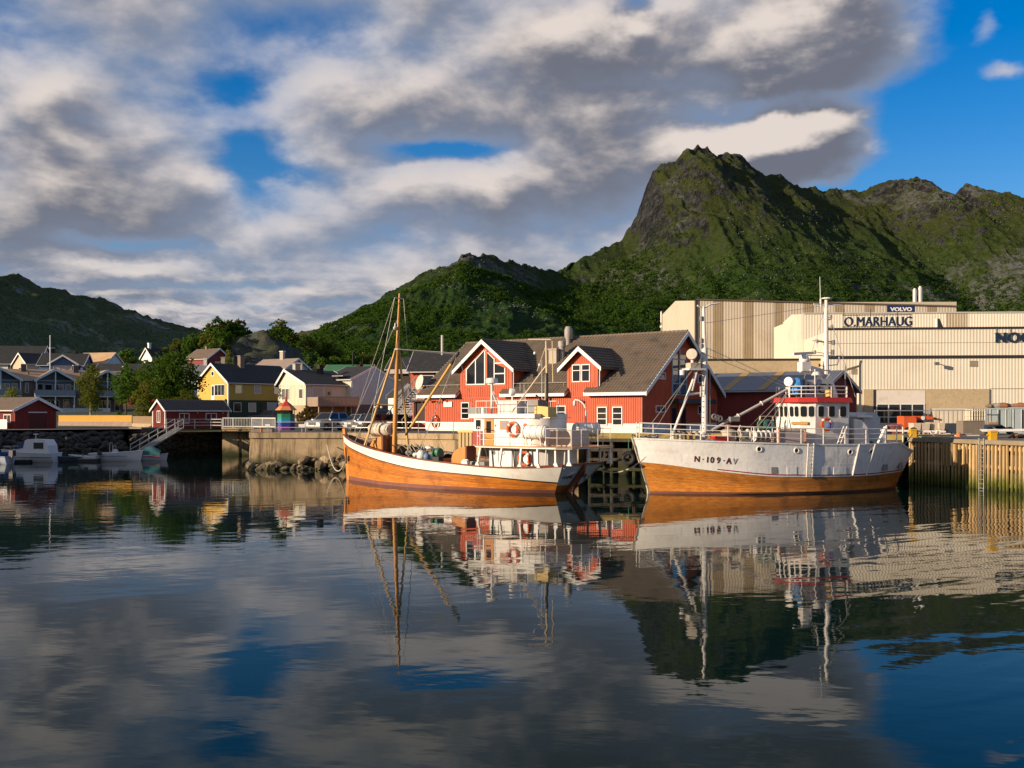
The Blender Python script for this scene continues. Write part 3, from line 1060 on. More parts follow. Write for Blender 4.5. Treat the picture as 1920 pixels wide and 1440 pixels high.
def tile_slope(root, m, O, U, S, N, L, W, uvfun=None, tw=.30, th=.36, amp=.034, name='roof_tiles'):
 """wavy roof tiles on a slope: O lower left, U along the eave, S up the slope; uvfun(s) -> (u0, u1)"""
 b = MB()
 rows = int(W / th)
 th = W / rows
 for r_ in range(rows):
  s0, s1 = r_ * th, (r_ + 1) * th + .03
  a0, a1 = uvfun((s0 + s1) / 2) if uvfun else (0, L)
  if a1 - a0 < .1:
   continue
  n = max(2, int((a1 - a0) / tw * 4))
  lo0, lo, hi = [], [], []
  for k in range(n + 1):
   u = a0 + (a1 - a0) * k / n
   wv = amp * (math.cos(2 * math.pi * u / tw) * .8 + .2 * math.cos(4 * math.pi * u / tw))
   j = .006 * noise.noise(Vector((u * 3, r_ * 1.7, 1)))
   lo0.append(O + U * u + S * s0 + N * (wv + .005))
   lo.append(O + U * u + S * s0 + N * (wv + .085 + j))
   hi.append(O + U * u + S * s1 + N * (wv + .012 + j))
  b.grid([lo0, lo, hi])
 return b.build(name, m, root, kind='stuff')
def chimney(root, c, w, d, z0, z1, m, capm=None):
 b = MB()
 b.box(c[0] - w / 2, c[0] + w / 2, c[1] - d / 2, c[1] + d / 2, z0, z1)
 o = b.build('chimney', m, root)
 b = MB()
 b.box(c[0] - w / 2 - .07, c[0] + w / 2 + .07, c[1] - d / 2 - .07, c[1] + d / 2 + .07, z1 + .002, z1 + .12)
 b.build('cap', capm or m, o)
 return o
def gable_house(name, label, cat, loc, ang, L, W, eave, ridge, wallm, roofm, trim=None, over=.35, gover=.35, th=.16, base_h=0.0, basem=None,
    ridge_at=.5, depth0=-3.0, lowerm=None, lower_h=0.0, group=None, eave2=None, clad=None, tiles=False):
 """house with a saddle roof, ridge along local x, front long side at y=0, gable ends at x=0 and x=L"""
 root = thing(name, label, cat, loc, ang, group)
 trim = trim or M_white
 yr = W * ridge_at
 e2 = eave if eave2 is None else eave2
 zb = base_h
 if base_h:
  b = MB()
  b.box(.03, L - .03, .03, W - .03, depth0, base_h)
  b.build('foundation', basem or M_found, root)
 else:
  zb = depth0
 if lowerm:
  b = MB()
  b.box(.01, L - .01, .01, W - .01, zb, lower_h)
  b.build('lower_wall', lowerm, root)
  zb = lower_h
 b = MB()
 b.prism([(0, zb), (W, zb), (W, e2), (yr, ridge), (0, eave)], (0, 0, 0), EY, EZ, EX, 0, L)
 b.build('wall', wallm, root)
 s1 = (ridge - eave) / yr
 s2 = (ridge - e2) / (W - yr)
 n1, n2 = math.hypot(1, s1), math.hypot(1, s2)
 z0 = .02
 b = MB()
 y0, y3 = -over, W + over
 za = eave - over * s1 + z0
 zd = e2 - over * s2 + z0
 b.prism([(y0, za), (yr, ridge + z0), (yr, ridge + z0 + th * n1), (y0, za + th * n1)], (0, 0, 0), EY, EZ, EX, -gover, L + gover)
 b.prism([(yr, ridge + z0 + .002), (y3, zd), (y3, zd + th * n2), (yr, ridge + z0 + th * n1)], (0, 0, 0), EY, EZ, EX, -gover, L + gover)
 b.build('roof', roofm, root)
 if tiles:
  S = Vector((0, 1, s1)).normalized()
  tile_slope(root, roofm, Vector((-gover, y0, za + th * n1)), EX, S, Vector((0, -s1, 1)).normalized(), L + 2 * gover, (yr + over) * n1)
 for x0, x1 in ((-gover - .045, -gover - .003), (L + gover + .003, L + gover + .045)):
  b = MB()
  b.prism([(y0 - .02, za - .10), (yr, ridge - .10), (yr, ridge + th * n1 + .05), (y0 - .02, za + th * n1 + .04)], (0, 0, 0), EY, EZ, EX, x0, x1)
  b.build('barge_board', trim, root)
  b = MB()
  b.prism([(y3 + .02, zd - .10), (yr + .001, ridge - .10), (yr + .001, ridge + th * n2 + .05), (y3 + .02, zd + th * n2 + .04)], (0, 0, 0), EY, EZ, EX, x0, x1)
  b.build('barge_board', trim, root)
 b = MB()
 b.tube((-gover, y0 - .06, za + .06), (L + gover, y0 - .06, za + .06), .06, n=6)
 b.build('gutter', trim, root)
 if clad:
  battens(root, 'board_cladding', wallm, (0, 0, 0), EX, -EY, L, zb + .02, eave - .02, clad)
  battens(root, 'board_cladding', wallm, (0, 0, 0), EY, -EX, W, zb + .02, 0, clad, zf=lambda u: (eave + s1 * u if u < yr else e2 + s2 * (W - u)) - .06)
  battens(root, 'board_cladding', wallm, (L, 0, 0), EY, EX, W, zb + .02, 0, clad, zf=lambda u: (eave + s1 * u if u < yr else e2 + s2 * (W - u)) - .06)
 return root
def wfront(root, x, z, w, h, **k):
 return window(root, (x, 0, z), EX, -EY, w, h, **k)
def wleft(root, y, z, w, h, **k):
 return window(root, (0, y + w, z), -EY, -EX, w, h, **k)
def wright(root, L, y, z, w, h, **k):
 return window(root, (L, y, z), EY, EX, w, h, **k)
# ================================================================== the red quay house
def red_house():
 L, W = 22.7, 12.8
 E, RZ, F = 3.5, 8.15, .78      # eave, ridge and foundation heights above the quay
 root = thing('red_quay_house', 'long red boarded quay house with brown tiled roof and two dormers', 'house', (-7.9, 93, 2.75), math.atan2(-.602, .798))
 yr = W / 2
 b = MB()
 b.box(.02, L - .02, .02, W - .02, -.5, F)
 b.build('foundation', M_found, root)
 b = MB()
 b.prism([(0, F), (W, F), (W, E), (yr, RZ - .1), (0, E)], (0, 0, 0), EY, EZ, EX, 0, L)
 b.build('wall', M_red, root)
 sl = (RZ - E) / yr
 S = Vector((0, 1, sl)).normalized()
 Nn = Vector((0, -sl, 1)).normalized()
 n1 = math.hypot(1, sl)
 ov = .55
 d1 = (4.2, 9.9)
 d2 = (15.55, 18.5)
 xa, xb = -.45, L + .5
 b = MB()
 def slab(x0, x1, y0, y1, t=.16):
  p = [(y0, E + y0 * sl), (y1, E + y1 * sl), (y1, E + y1 * sl + t), (y0, E + y0 * sl + t)]
  b.prism(p, (0, 0, 0), EY, EZ, EX, x0, x1)
 slab(xa, d1[0] - .05, -ov, yr)
 slab(d1[0] - .05, d1[1] - .9, .25, yr)
 slab(d1[1] - .9, d2[0] + .15, -ov, yr)
 slab(d2[0] + .15, d2[1] - 1.0, .25, yr)
 slab(d2[1] - 1.0, xb, -ov, yr)
 b.prism([(yr + .002, RZ), (W + ov, E - ov * sl), (W + ov, E - ov * sl + .16), (yr + .002, RZ + .16)], (0, 0, 0), EY, EZ, EX, xa, xb)
 b.build('roof', M_tile, root)
 for x0, x1, y0 in ((xa, d1[0] - .05, -ov), (d1[0] - .05, d1[1] - .9, .3), (d1[1] - .9, d2[0] + .15, -ov), (d2[0] + .15, d2[1] - 1.0, .3), (d2[1] - 1.0, xb, -ov)):
  tile_slope(root, M_tile, Vector((x0, y0, E + y0 * sl + .16)), EX, S, Nn, x1 - x0, (yr - y0) * n1)
 b = MB()
 x = xa
 while x < xb - .2:
  b.tube((x, yr, RZ + .17), (x + .42, yr, RZ + .19), .12, .14, 8)
  x += .4
 b.build('ridge_tiles', M_tile, root, kind='stuff')
 for x0, x1 in ((xa, d1[0] - .1), (d1[1] - .9, d2[0] + .1), (d2[1] - 1.0, xb)):
  b = MB()
  b.box(x0, x1, -ov - .07, -ov - .01, E - ov * sl - .12, E - ov * sl + .12)
  b.build('fascia', M_white, root)
 for x in (d1[0] - .1, d1[1] - .95, d2[0] + .1, d2[1] - 1.05):
  b = MB()
  s = .05
  b.prism([(-ov, E - ov * sl - .10), (.1, E + .1 * sl - .14), (.1, E + .1 * sl + .16), (-ov, E - ov * sl + .18)], (0, 0, 0), EY, EZ, EX, x, x + s)
  b.build('eave_end_board', M_white, root)
 for x0, x1 in ((xa - .06, xa - .005), (xb + .005, xb + .06)):
  for sg in (0, 1):
   b = MB()
   p = [(-ov - .05, E - ov * sl - .18), (yr, RZ - .16), (yr, RZ + .22), (-ov - .05, E - ov * sl + .18)]
   if sg:
    p = [(W - y, z) for y, z in p]
    p = [(max(y, yr + .001), z) for y, z in p]
   b.prism(p, (0, 0, 0), EY, EZ, EX, x0, x1)
   b.build('barge_board', M_white, root)
 def dormer(x0, x1, xm, ze, za, go, tag_):
  w = MB()
  w.prism([(x0, E - .6), (x1, E - .6), (x1, ze), (xm, za), (x0, ze)], (0, 0, 0), EX, EZ, EY, -.03, .16)
  yb = (ze - E) / sl
  for x in (x0, x1 - .12):
   w.prism([(.16, E + .16 * sl + .05), (yb + .25, ze), (.16, ze)], (0, 0, 0), EY, EZ, EX, x, x + .12)
  dr = w.build('dormer', M_red, root, label=tag_)
  s_ = (za - ze) / (xm - x0)
  s2 = (za - ze) / (x1 - xm)
  yend = (za - E) / sl + .15
  yend_e = (ze - .4 * s_ - E) / sl + .1
  for sg in (0, 1):
   sc = s_ if sg == 0 else s2
   ex = (x0 - go) if sg == 0 else (x1 + go)
   zz = ze - go * sc
   b = MB()
   v = [(ex, -.5, zz + .03), (xm, -.5, za + .03), (xm, yend, za + .03), (ex, yend_e, zz + .03)]
   v2 = [(x, y, z + .15) for x, y, z in v]
   fs = [(0, 1, 2, 3), (7, 6, 5, 4), (0, 4, 5, 1), (1, 5, 6, 2), (2, 6, 7, 3), (3, 7, 4, 0)]
   if sg == 0:
    fs = [f[::-1] for f in fs]
   b.add(v + v2, fs)
   b.build('roof', M_tile, dr)
   U = EY
   Sx = Vector((xm - ex, 0, za - zz)).normalized()
   Nx = Vector((-(za - zz), 0, xm - ex)).normalized() if sg == 0 else Vector(((za - zz), 0, ex - xm)).normalized()
   wl = Vector((xm - ex, 0, za - zz)).length
   tile_slope(dr, M_tile, Vector((ex, -.5, zz + .18)), EY, Sx, Nx, yend, wl, uvfun=lambda s, a=yend_e, c=yend, wl=wl: (0, a + (c - a) * s / wl), name='roof_tiles')
   b = MB()
   p = [(ex - .0, zz - .12), (xm, za - .14), (xm, za + .22), (ex, zz + .20)]
   b.prism(p, (0, 0, 0), EX, EZ, EY, -.56, -.51)
   b.build('barge_board', M_white, dr)
  b = MB()
  y = -.5
  while y < yend - .2:
   b.tube((xm, y, za + .19), (xm, y + .42, za + .21), .10, .12, 8)
   y += .4
  b.build('ridge_tiles', M_tile, dr, kind='stuff')
  return dr
 dr1 = dormer(d1[0], d1[1], 6.98, 5.55, 7.75, .55, None)
 dr2 = dormer(d2[0], d2[1], 16.95, 5.55, 6.75, .62, None)
 op = [(4.2, 5.3, 1.0, 2.55), (14.4, 15.5, .65, 2.3), (18.35, 19.4, .55, 2.3), (19.75, 20.85, .55, 2.3), (2.3, 3.3, 2.15, 2.65)]
 battens(root, 'board_cladding', M_red, (0, 0, 0), EX, -EY, L, F + .02, E - .03, .205, skip=op)
 battens(dr1, 'board_cladding', M_red, (d1[0], -.03, 0), EX, -EY, d1[1] - d1[0], E - .5, 0, .205,
   zf=lambda u: 5.55 + min(u * .78, (5.7 - u) * .75) - .05, skip=[(.62, 5.05, 3.95, 7.0)])
 battens(dr2, 'board_cladding', M_red, (d2[0], -.03, 0), EX, -EY, d2[1] - d2[0], E - .5, 0, .205,
   zf=lambda u: 5.55 + min(u * .85, (2.95 - u) * .77) - .05, skip=[(.45, 2.5, 4.05, 5.65)])
 battens(root, 'board_cladding', M_red, (L, 0, 0), EY, EX, W, F + .02, 0, .205, zf=lambda u: E + sl * min(u, W - u) - .1,
   skip=[(4.4, 7.0, 3.1, 7.0), (1.7, 3.5, 4.2, 4.8), (1.7, 3.5, 1.5, 2.2), (4.2, 6.9, .0, 2.3), (9.0, 10.0, 4, 4.8), (9.0, 10.0, 1.4, 2.3)])
 for x, z in ((4.30, 1.08), (14.50, .73), (18.44, .62), (19.86, .62)):
  wfront(root, x, z, .92, 1.48, cols=1, rows=3)
 for x in (.52, 1.42):
  window(dr2, (d2[0] + x, -.03, 4.12), EX, -EY, .82, 1.42, cols=1, rows=2, vrow=[.86, .42])
 def slopez(x):
  return 5.55 - .62 + (min((x - d1[0]) * .79, (d1[1] - x) * .753))
 fr = MB()
 cuts = [4.95, 5.98, 7.0, 8.05, 9.2]
 O = Vector((0, -.03, 0))
 zb = 4.07
 for x in cuts:
  zt = min(slopez(x), 7.0)
  fr.bx(O, EX, EZ, -EY, x - .045, x + .045, zb, max(zt, zb + .9), .0, .08)
 for a, c in zip(cuts, cuts[1:]):
  fr.bx(O, EX, EZ, -EY, a + .045, c - .045, zb, zb + .09, .0, .075)
  za_, zc_ = max(slopez(a), zb + .9), max(slopez(c), zb + .9)
  if c <= 8.1:
   fr.prism([(a + .045, za_ - .09), (c - .045, zc_ - .09), (c - .045, zc_), (a + .045, za_)], O, EX, EZ, -EY, .0, .075)
 fr.bx(O, EX, EZ, -EY, 8.095, 9.155, 4.95, 5.04, .0, .075)
 fr.bx(O, EX, EZ, -EY, 8.095, 9.155, 5.85, 5.94, .0, .075)
 fo = fr.build('window', M_white, dr1)
 for a, c in zip(cuts, cuts[1:]):
  p = MB()
  za_, zc_ = max(slopez(a), zb + .9), max(slopez(c), zb + .9)
  if c <= 8.1:
   p.prism([(a + .045, zb + .09), (c - .045, zb + .09), (c - .045, zc_ - .09), (a + .045, za_ - .09)], O, EX, EZ, -EY, .004, .02)
  else:
   p.prism([(a + .045, zb + .09), (c - .045, zb + .09), (c - .045, zb + .88), (a + .045, zb + .88)], O, EX, EZ, -EY, .004, .02)
   q = MB()
   q.prism([(a + .045, zb + .97), (c - .045, zb + .97), (c - .045, zb + 1.40), (a + .045, zb + 1.78)], O, EX, EZ, -EY, .004, .02)
   q.build('pane', M_glass, fo)
  p.build('pane', M_glass, fo)
 b = MB()
 b.bx(O, EX, EZ, -EY, 7.06, 7.30, zb, 7.0, .0, .10)
 b.build('mullion_board', M_red, fo)
 G = Vector((L, 0, 0))
 M_gw = mat('grey_frames', (.30, .34, .38), .5)
 gb = MB()
 for y in (4.5, 5.7, 5.78, 6.95):
  gb.bx(G, EY, EZ, EX, y - .05, y + .05, 3.1, 6.9 - abs(y - 5.75) * .75, .0, .09)
 for z in (3.1, 4.0, 5.1, 6.0):
  gb.bx(G, EY, EZ, EX, 4.55, 5.65, z - .04, z + .04, .0, .08)
  gb.bx(G, EY, EZ, EX, 5.83, 6.9, z - .04, z + .04, .0, .08)
 go = gb.build('window', M_gw, root)
 M_glassblue = mat('sky_glass', (.03, .05, .07), .03, 0, 1, ior=2.6)
 for y0, y1 in ((4.55, 5.65), (5.83, 6.9)):
  for z0, z1 in ((3.14, 3.96), (4.04, 5.06), (5.14, 5.96), (6.04, 6.4)):
   p = MB()
   p.bx(G, EY, EZ, EX, y0, y1, z0, z1, .004, .02)
   p.build('pane', M_glassblue, go)
 for y, z in ((1.8, 4.3), (1.8, 1.65), (9.1, 4.15), (9.1, 1.5)):
  wright(root, L, y, z, 1.6 if y < 5 else .8, .55 if y < 5 else .75, cols=2 if y < 5 else 1, rows=1)
 for y in (4.3, 5.9):
  b = MB()
  b.bx(G, EY, EZ, EX, y, y + 1.0, .0, 2.2, .0, .07)
  d = b.build('door', mat('dark_door', (.06, .05, .05), .5), root)
  p = MB()
  p.bx(G, EY, EZ, EX, y + .15, y + .85, .5, 2.0, .072, .085)
  p.build('pane', M_glass, d)
 b = MB()
 b.bx(G, EY, EZ, EX, 5.45, 5.68, 0, 2.35, .0, .16)
 b.build('post', mat('bright_red_paint', (.60, .05, .025), .5), root)
 b = MB()
 b.bx(G, EY, EZ, EX, 4.1, 10.8, 2.36, 2.75, .0, .9)
 b.build('canopy', mat('dark_canopy', (.045, .035, .035), .6), root)
 for x, z1 in ((10.0, 5.3), (18.6, 5.3)):
  b = MB()
  b.path([(x + .3, -.35, z1), (x + .12, -.08, z1 - .25), (x + .1, -.08, 3.75)], .04)
  b.build('downpipe', M_white, root)
 b = MB()
 b.tube((13.9, -.08, .1), (13.9, -.08, 3.2), .07, n=8)
 b.build('downpipe', mat('black_pipe', (.02, .02, .02), .5), root)
 b = MB()
 b.path([(L + .1, -.5, 3.1), (L - .03, -.10, 2.85), (L - .03, -.10, 0)], .06)
 b.build('downpipe', mat('black_pipe', (.02, .02, .02), .5), root)
 M_vent = mat('zinc_vent', (.32, .29, .25), .65, .15, 3, metal=.15, dirt=(.2, .14, .1), dirt_amt=.5)
 b = MB()
 b.lathe([(.22, 0), (.22, 1.1), (.36, 1.4), (.36, 1.95), (.26, 2.2), (.22, 2.25)], (11.9, 5.6, 7.0), EZ, 16)
 b.build('roof_vent', M_vent, root, smooth=True)
 b = MB()
 b.lathe([(.26, 0), (.26, 1.3), (.34, 1.32), (.34, 1.8), (.26, 1.85)], (12.5, 3.7, 6.0), EZ, 14)
 b.build('roof_vent', M_vent, root, smooth=True)
 chimney(root, (12.0, 3.3), .8, .6, 5.4, 7.05, mat('light_chimney', (.40, .34, .27), .85))
 for x0, x1 in ((-.2, 4.0), (9.4, 15.4)):
  b = MB()
  b.tube((x0, .15, E + .62), (x1, .15, E + .62), .03, n=6)
  for k in range(4):
   xx = x0 + .3 + (x1 - x0 - .6) * k / 3
   b.tube((xx, .15, E + .25), (xx, .15, E + .62), .02, n=5)
  b.build('snow_guard', M_vent, root)
 for x, z in ((.7, 2.75), (1.45, 2.65), (2.0, 2.6), (2.55, 2.75), (17.0, 2.6)):
  b = MB()
  b.bar((x, -.04, z), (x, -.40, z + .05), .05)
  b.ball((x, -.42, z - .02), .11, 8)
  b.build('wall_lamp', mat('dark_metal', (.03, .03, .03), .45, metal=.3), root)
 return root
RHO = red_house()
RHM = Matrix.Translation((-7.9, 93, 2.75)) @ Matrix.Rotation(math.atan2(-.602, .798), 4, 'Z')
def on_rh(p):
 return RHM @ Vector(p)
def red_house_extras():
 ang = math.atan2(-.602, .798)
 t = thing('wall_sign', 'small white sign with faded print on the red wall, left end', 'sign', on_rh((2.3, -.08, 2.17)), ang)
 b = MB()
 b.box(0, .98, -.03, .02, 0, .46)
 b.build('board', M_white, t)
 b = MB()
 b.torus((.36, -.034, .22), EY, .08, .012, 14, 4)
 for x, w in ((.10, .05), (.19, .04), (.53, .06), (.63, .09), (.76, .03), (.83, .05)):
  b.box(x, x + w, -.036, -.030, .19, .25)
 b.build('faded_print', mat('faded_print', (.50, .42, .34), .6), t)
 t = thing('fire_hose', 'coiled red hose hanging on the white base of the red house', 'hose', on_rh((1.35, -.12, .05)), ang)
 for k in range(4):
  b = MB()
  cz = .78 + .02 * k
  pts = [(.26 * math.cos(a) * (1 + .06 * k), -.05 * k, cz + (.62 - .03 * k) * math.sin(a)) for a in [2 * math.pi * i / 22 for i in range(23)]]
  b.path(pts, .035, 6)
  b.build('coil', mat('red_hose', (.48, .10, .06), .6), t)
 b = MB()
 b.box(-.08, .08, .0, .10, 1.15, 1.35)
 b.build('hook', M_galv, t)
 t = thing('outdoor_stair', 'long straight flight of grey steps left of the red house', 'stairs', on_rh((-4.2, .2, -.05)), ang + R(6))
 m = mat('stair_tread', (.34, .30, .26), .85, .12, 2)
 n = 17
 st = None
 for k in range(n):
  if st is None:
   b = MB()
   b.box(-1.05, 1.05, 0, .32, -.03, .05)
   st = b.mesh('step', m)
  inst('step', st, t, Matrix.Translation((0, k * .30, .14 + k * .245)))
  b = MB()
 for x in (-1.15, 1.1):
  b = MB()
  b.bar((x, -.1, .0), (x, n * .30, n * .245), .06, .30)
  b.build('stringer', mat('stair_side', (.40, .34, .28), .8), t)
  b = MB()
  b.bar((x, -.1, 1.0), (x, n * .30, n * .245 + 1.0), .06, .08)
  for k in range(6):
   y = k * n * .30 / 5.2
   b.bar((x, y, y * .245 / .30), (x, y, y * .245 / .30 + 1.0), .05)
  b.build('railing', mat('stair_side', (.40, .34, .28), .8), t)
 b = MB()
 b.box(-1.2, 1.3, n * .30, n * .30 + 2.2, n * .245 - .12, n * .245)
 b.build('landing', m, t)
 t = thing('porch', 'small dark red porch under the foot of the red house roof, beside the steps', 'porch', on_rh((-2.0, .5, -.05)), ang)
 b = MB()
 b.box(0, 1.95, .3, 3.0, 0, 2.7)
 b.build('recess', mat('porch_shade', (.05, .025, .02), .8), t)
 b = MB()
 b.box(.15, 1.75, .02, .12, 0, .85)
 b.build('parapet', M_red, t)
 b = MB()
 b.box(.1, 1.85, -.02, .16, .86, .93)
 b.build('handrail', M_white, t)
 for x in (0.02, 1.78):
  b = MB()
  b.box(x, x + .12, .0, .14, 0, 2.7)
  b.build('post', M_red, t)
 b = MB()
 b.box(-.2, 2.0, -.2, 3.0, 2.71, 2.85)
 b.build('roof', M_roofdark, t)
 t = thing('satellite_dish', 'large cream satellite dish at the left end of the red house roof', 'satellite dish', on_rh((-.75, .3, 3.9)), ang)
 b = MB()
 ax = Vector((-.35, -.9, .25)).normalized()
 b.lathe([(.02, 0), (.3, .03), (.55, .10), (.70, .17), (.71, .19), (.55, .13), (.3, .06), (.02, .03)], (0, 0, .5), ax, 20)
 b.build('reflector', mat('cream_dish', (.62, .54, .44), .5), t, smooth=True)
 b = MB()
 b.tube((0, .05, .45), (.25, .3, -.4), .04, n=6)
 b.build('arm', M_galv, t)
red_house_extras()
# ================================================================== low red shed with grey metal roof, behind the white and brown boat
def metal_shed():
 m = mat('grey_sheet_roof', (.17, .18, .21), .42, .08, .5, metal=.25, dirt=(.22, .17, .10), dirt_amt=.35, dirt_scale=.25)
 M_maroon = mat('maroon_paint', (.22, .035, .028), .7, .1, 1, streak=.2)
 root = gable_house('boat_shed', 'low dark red boat shed with ribbed grey metal roof, behind the white and brown boat', 'shed', (16.4, 94.2, 2.75), math.atan2(-.602, .798), 12.3, 9, 3.55, 5.2, M_maroon, m,
     trim=mat('grey_trim', (.36, .36, .38), .6), clad=.22)
 s1 = (5.2 - 3.55) / 4.5
 n1 = math.hypot(1, s1)
 b = MB()
 S = Vector((0, 1, s1)).normalized()
 Nn = Vector((0, -s1, 1)).normalized()
 k = 0
 while k * .25 < 12.9:
  b.bx((-.33 + k * .25, -.35, 3.55 - .35 * s1 + .02 + .16 * n1), EX, S, Nn, 0, .07, 0, 4.84 * n1, .0, .025)
  k += 1
 b.build('roof_ribs', m, root, kind='stuff')
 for x in (3.2, 6.6):
  b = MB()
  b.bx((x, -.33, 3.55 - .33 * s1 + .02 + .16 * n1), EX, S, Nn, 0, .75, .05, 4.8 * n1, .031, .036)
  b.build('rust_band', mat('ochre_sheet', (.36, .22, .07), .6), root)
 b = MB()
 b.bar((12.9, 4.4, 5.4), (14.2, 4.4, 5.75), .12, .18)
 b.build('hoist_beam', M_pile, root)
metal_shed()
# ================================================================== the big sheds
def ribbed(root, name, m, O, U, N, L, z0, z1, pitch, d=.03, ztop=None):
 """trapezoid sheet cladding"""
 b = MB()
 rows = [[], []]
 n = int(L / pitch)
 O = Vector(O)
 for k in range(n + 1):
  for (du, dn) in ((0, 0), (.42, 0), (.52, d), (.90, d)):
   u = min((k + du) * pitch, L)
   zt = ztop(u) if ztop else z1
   rows[0].append(O + U * u + N * dn + EZ * z0)
   rows[1].append(O + U * u + N * dn + EZ * zt)
 b.grid(rows)
 return b.build(name, m, root)
def halls():
 sheet = mat('cream_sheet', (.68, .60, .47), .6, .04, .25, streak=.10, dirt=(.34, .24, .14), dirt_amt=.25, dirt_scale=.18)
 sheet2 = mat('sand_sheet', (.50, .42, .315), .65, .05, .3, streak=.2, dirt=(.28, .20, .12), dirt_amt=.3, dirt_scale=.2)
 old = mat('stained_sheet', (.30, .225, .135), .75, .12, .6, streak=.35)
 M_dk = mat('dark_flashing', (.025, .023, .022), .6)
 rend = mat('pebble_render', (.46, .35, .21), .95, .10, .6, .02, 14, dirt=(.26, .18, .10), dirt_amt=.6, dirt_scale=3.2, fine=.12)
 def frame(x, y, a):
  U = Vector((math.cos(a), math.sin(a), 0))
  return Vector((x, y, 0)), U, Vector((U.y, -U.x, 0))
 A = R(-5)
 # --- front hall
 O, U, N = frame(31.0, 100.5, A)
 root = thing('cream_hall', 'nearest of the big cream halls, ribbed front with big glazed door at ground level', 'hall', (0, 0, 0))
 b = MB()
 b.bx(O, U, EZ, N, 0, 60, 0, 12.4, -18, 0)
 b.build('body', sheet, root)
 ribbed(root, 'upper_cladding', sheet, O + N * .06, U, N, 60, 9.95, 12.55, .30, .018)
 ribbed(root, 'lower_cladding', sheet, O + N * .02, U, N, 60, 2.9, 9.75, .30, .018)
 b = MB()
 b.bx(O, U, EZ, N, -.05, 60, 9.72, 9.98, .0, .16)
 b.build('flashing', M_dk, root)
 b = MB()
 b.bx(O, U, EZ, N, -.15, 60, 12.55, 12.72, -.4, .2)
 b.build('roof_edge', M_dk, root)
 b = MB()
 b.bx(O, U, EZ, N, 3.4, 15.2, 0, 6.72, .0, .20)
 b.build('render_wall', rend, root)
 dO = O + N * .2
 b = MB()
 b.bx(dO, U, EZ, N, 4.55, 9.2, 2.0, 6.6, .0, .03)
 door = b.build('overhead_door', mat('white_door', (.66, .58, .50), .6, .06, 1, dirt=(.4, .33, .26)), root)
 for j in range(3):
  for k in range(4):
   p = MB()
   p.bx(dO, U, EZ, N, 4.66 + k * 1.12, 4.66 + k * 1.12 + 1.02, 3.42 + j * .62, 3.42 + j * .62 + .54, .032, .05)
   p.build('pane', M_glass, door)
 b = MB()
 for j in range(4):
  b.bx(dO, U, EZ, N, 4.56, 9.19, 3.35 + j * .62, 3.35 + j * .62 + .06, .03, .07)
 for k in range(5):
  b.bx(dO, U, EZ, N, 4.565 + k * 1.12, 4.565 + k * 1.12 + .085, 3.412, 5.2, .03, .068)
 b.build('frame', M_white, door)
 b = MB()
 b.bx(dO, U, EZ, N, 4.30, 4.54, 2.0, 6.65, .0, .05)
 b.build('door_jamb', M_dk, root)
 for u in (2.9, 22.5, 33):
  b = MB()
  b.path([O + U * u + N * .2 + EZ * 9.6, O + U * u + N * .14 + EZ * 9.2, O + U * u + N * .14 + EZ * (6.9 if u > 20 else 2)], .07)
  b.build('downpipe', MATS['cream_sheet'], root)
 for z in (6.74, 11.2):
  b = MB()
  b.bx(O, U, EZ, N, 0 if z > 7 else 15.3, 60, z, z + .035, .0, .10)
  b.build('sheet_joint', mat('joint_tan', (.36, .29, .20), .7), root)  # tan strip along each horizontal sheet seam
 for u, z in ((13.4, 8.9), (19.2, 8.6), (2.2, 8.2)):
  b = MB()
  for k in range(5):
   b.bx(O, U, EZ, N, u, u + .7, z + k * .12, z + k * .12 + .08, .04, .12)
  b.build('louvre', mat('joint_tan', (.36, .29, .20), .7), root)
 b = MB()
 q = O + U * 10.1
 b.bar(q + N * .1 + EZ * 9.3, q + N * .9 + EZ * 9.25, .07)
 b.bx(q + N * .8 + EZ * 9.1, U, EZ, N, -.2, .2, -.1, .2, -.1, .2)
 b.build('floodlight', mat('lamp_grey', (.12, .12, .12), .5), root)
 M_navy = mat('navy_letters', (.008, .022, .050), .5)
 t = thing('roof_sign', 'dark blue roof lettering O.MARHAUG on a steel frame', 'sign', (0, 0, 0))
 sO = O + N * -.3
 b = MB()
 for z in (12.85, 14.0):
  b.bar(sO + U * 1.5 + EZ * z, sO + U * 8.1 + EZ * z, .06, .08)
 for k in range(6):
  u = 1.6 + k * 1.28
  b.bar(sO + U * u + EZ * 12.6, sO + U * u + EZ * (14.0 if k % 2 else 14.6), .05)
 b.build('frame', M_dk, t)
 me = bold_text('O.MARHAUG', 6.45, 1.28, .05, M_navy, dx=.045, spacing=1.04)
 inst('lettering', me, t, basis(sO + U * 1.62 + EZ * 12.92 + N * .1, U, EZ, N))
 t = thing('wall_sign', 'big dark blue wall lettering starting NOO, cut by the right edge', 'sign', (0, 0, 0))
 me = bold_text('NOO', 3.45, 1.35, .04, M_navy, dx=.06, spacing=1.12)
 inst('lettering', me, t, basis(O + U * 15.75 + EZ * 11.22 + N * .20, U, EZ, N))
 b = MB()
 for z in (11.25, 12.1):
  b.bar(O + U * 15.7 + EZ * z + N * .12, O + U * 21 + EZ * z + N * .12, .05)
 for k in range(4):
  b.bar(O + U * (15.9 + k * 1.3) + EZ * 11.25 + N * .13, O + U * (15.9 + k * 1.3) + EZ * 12.75 + N * .13, .05)
 b.build('frame', M_galv, t)
 t = thing('roof_hatch', 'small dark upright hatch on the roof edge of the nearest cream hall', 'hatch', (0, 0, 0))
 b = MB()
 b.prism([(0, 0), (.55, 0), (.18, .9), (0, .9)], O + U * 10.6 + EZ * 12.72 - N * .6, U, EZ, N, -.4, .1)
 b.build('panel', M_dk, t)
 b = MB()
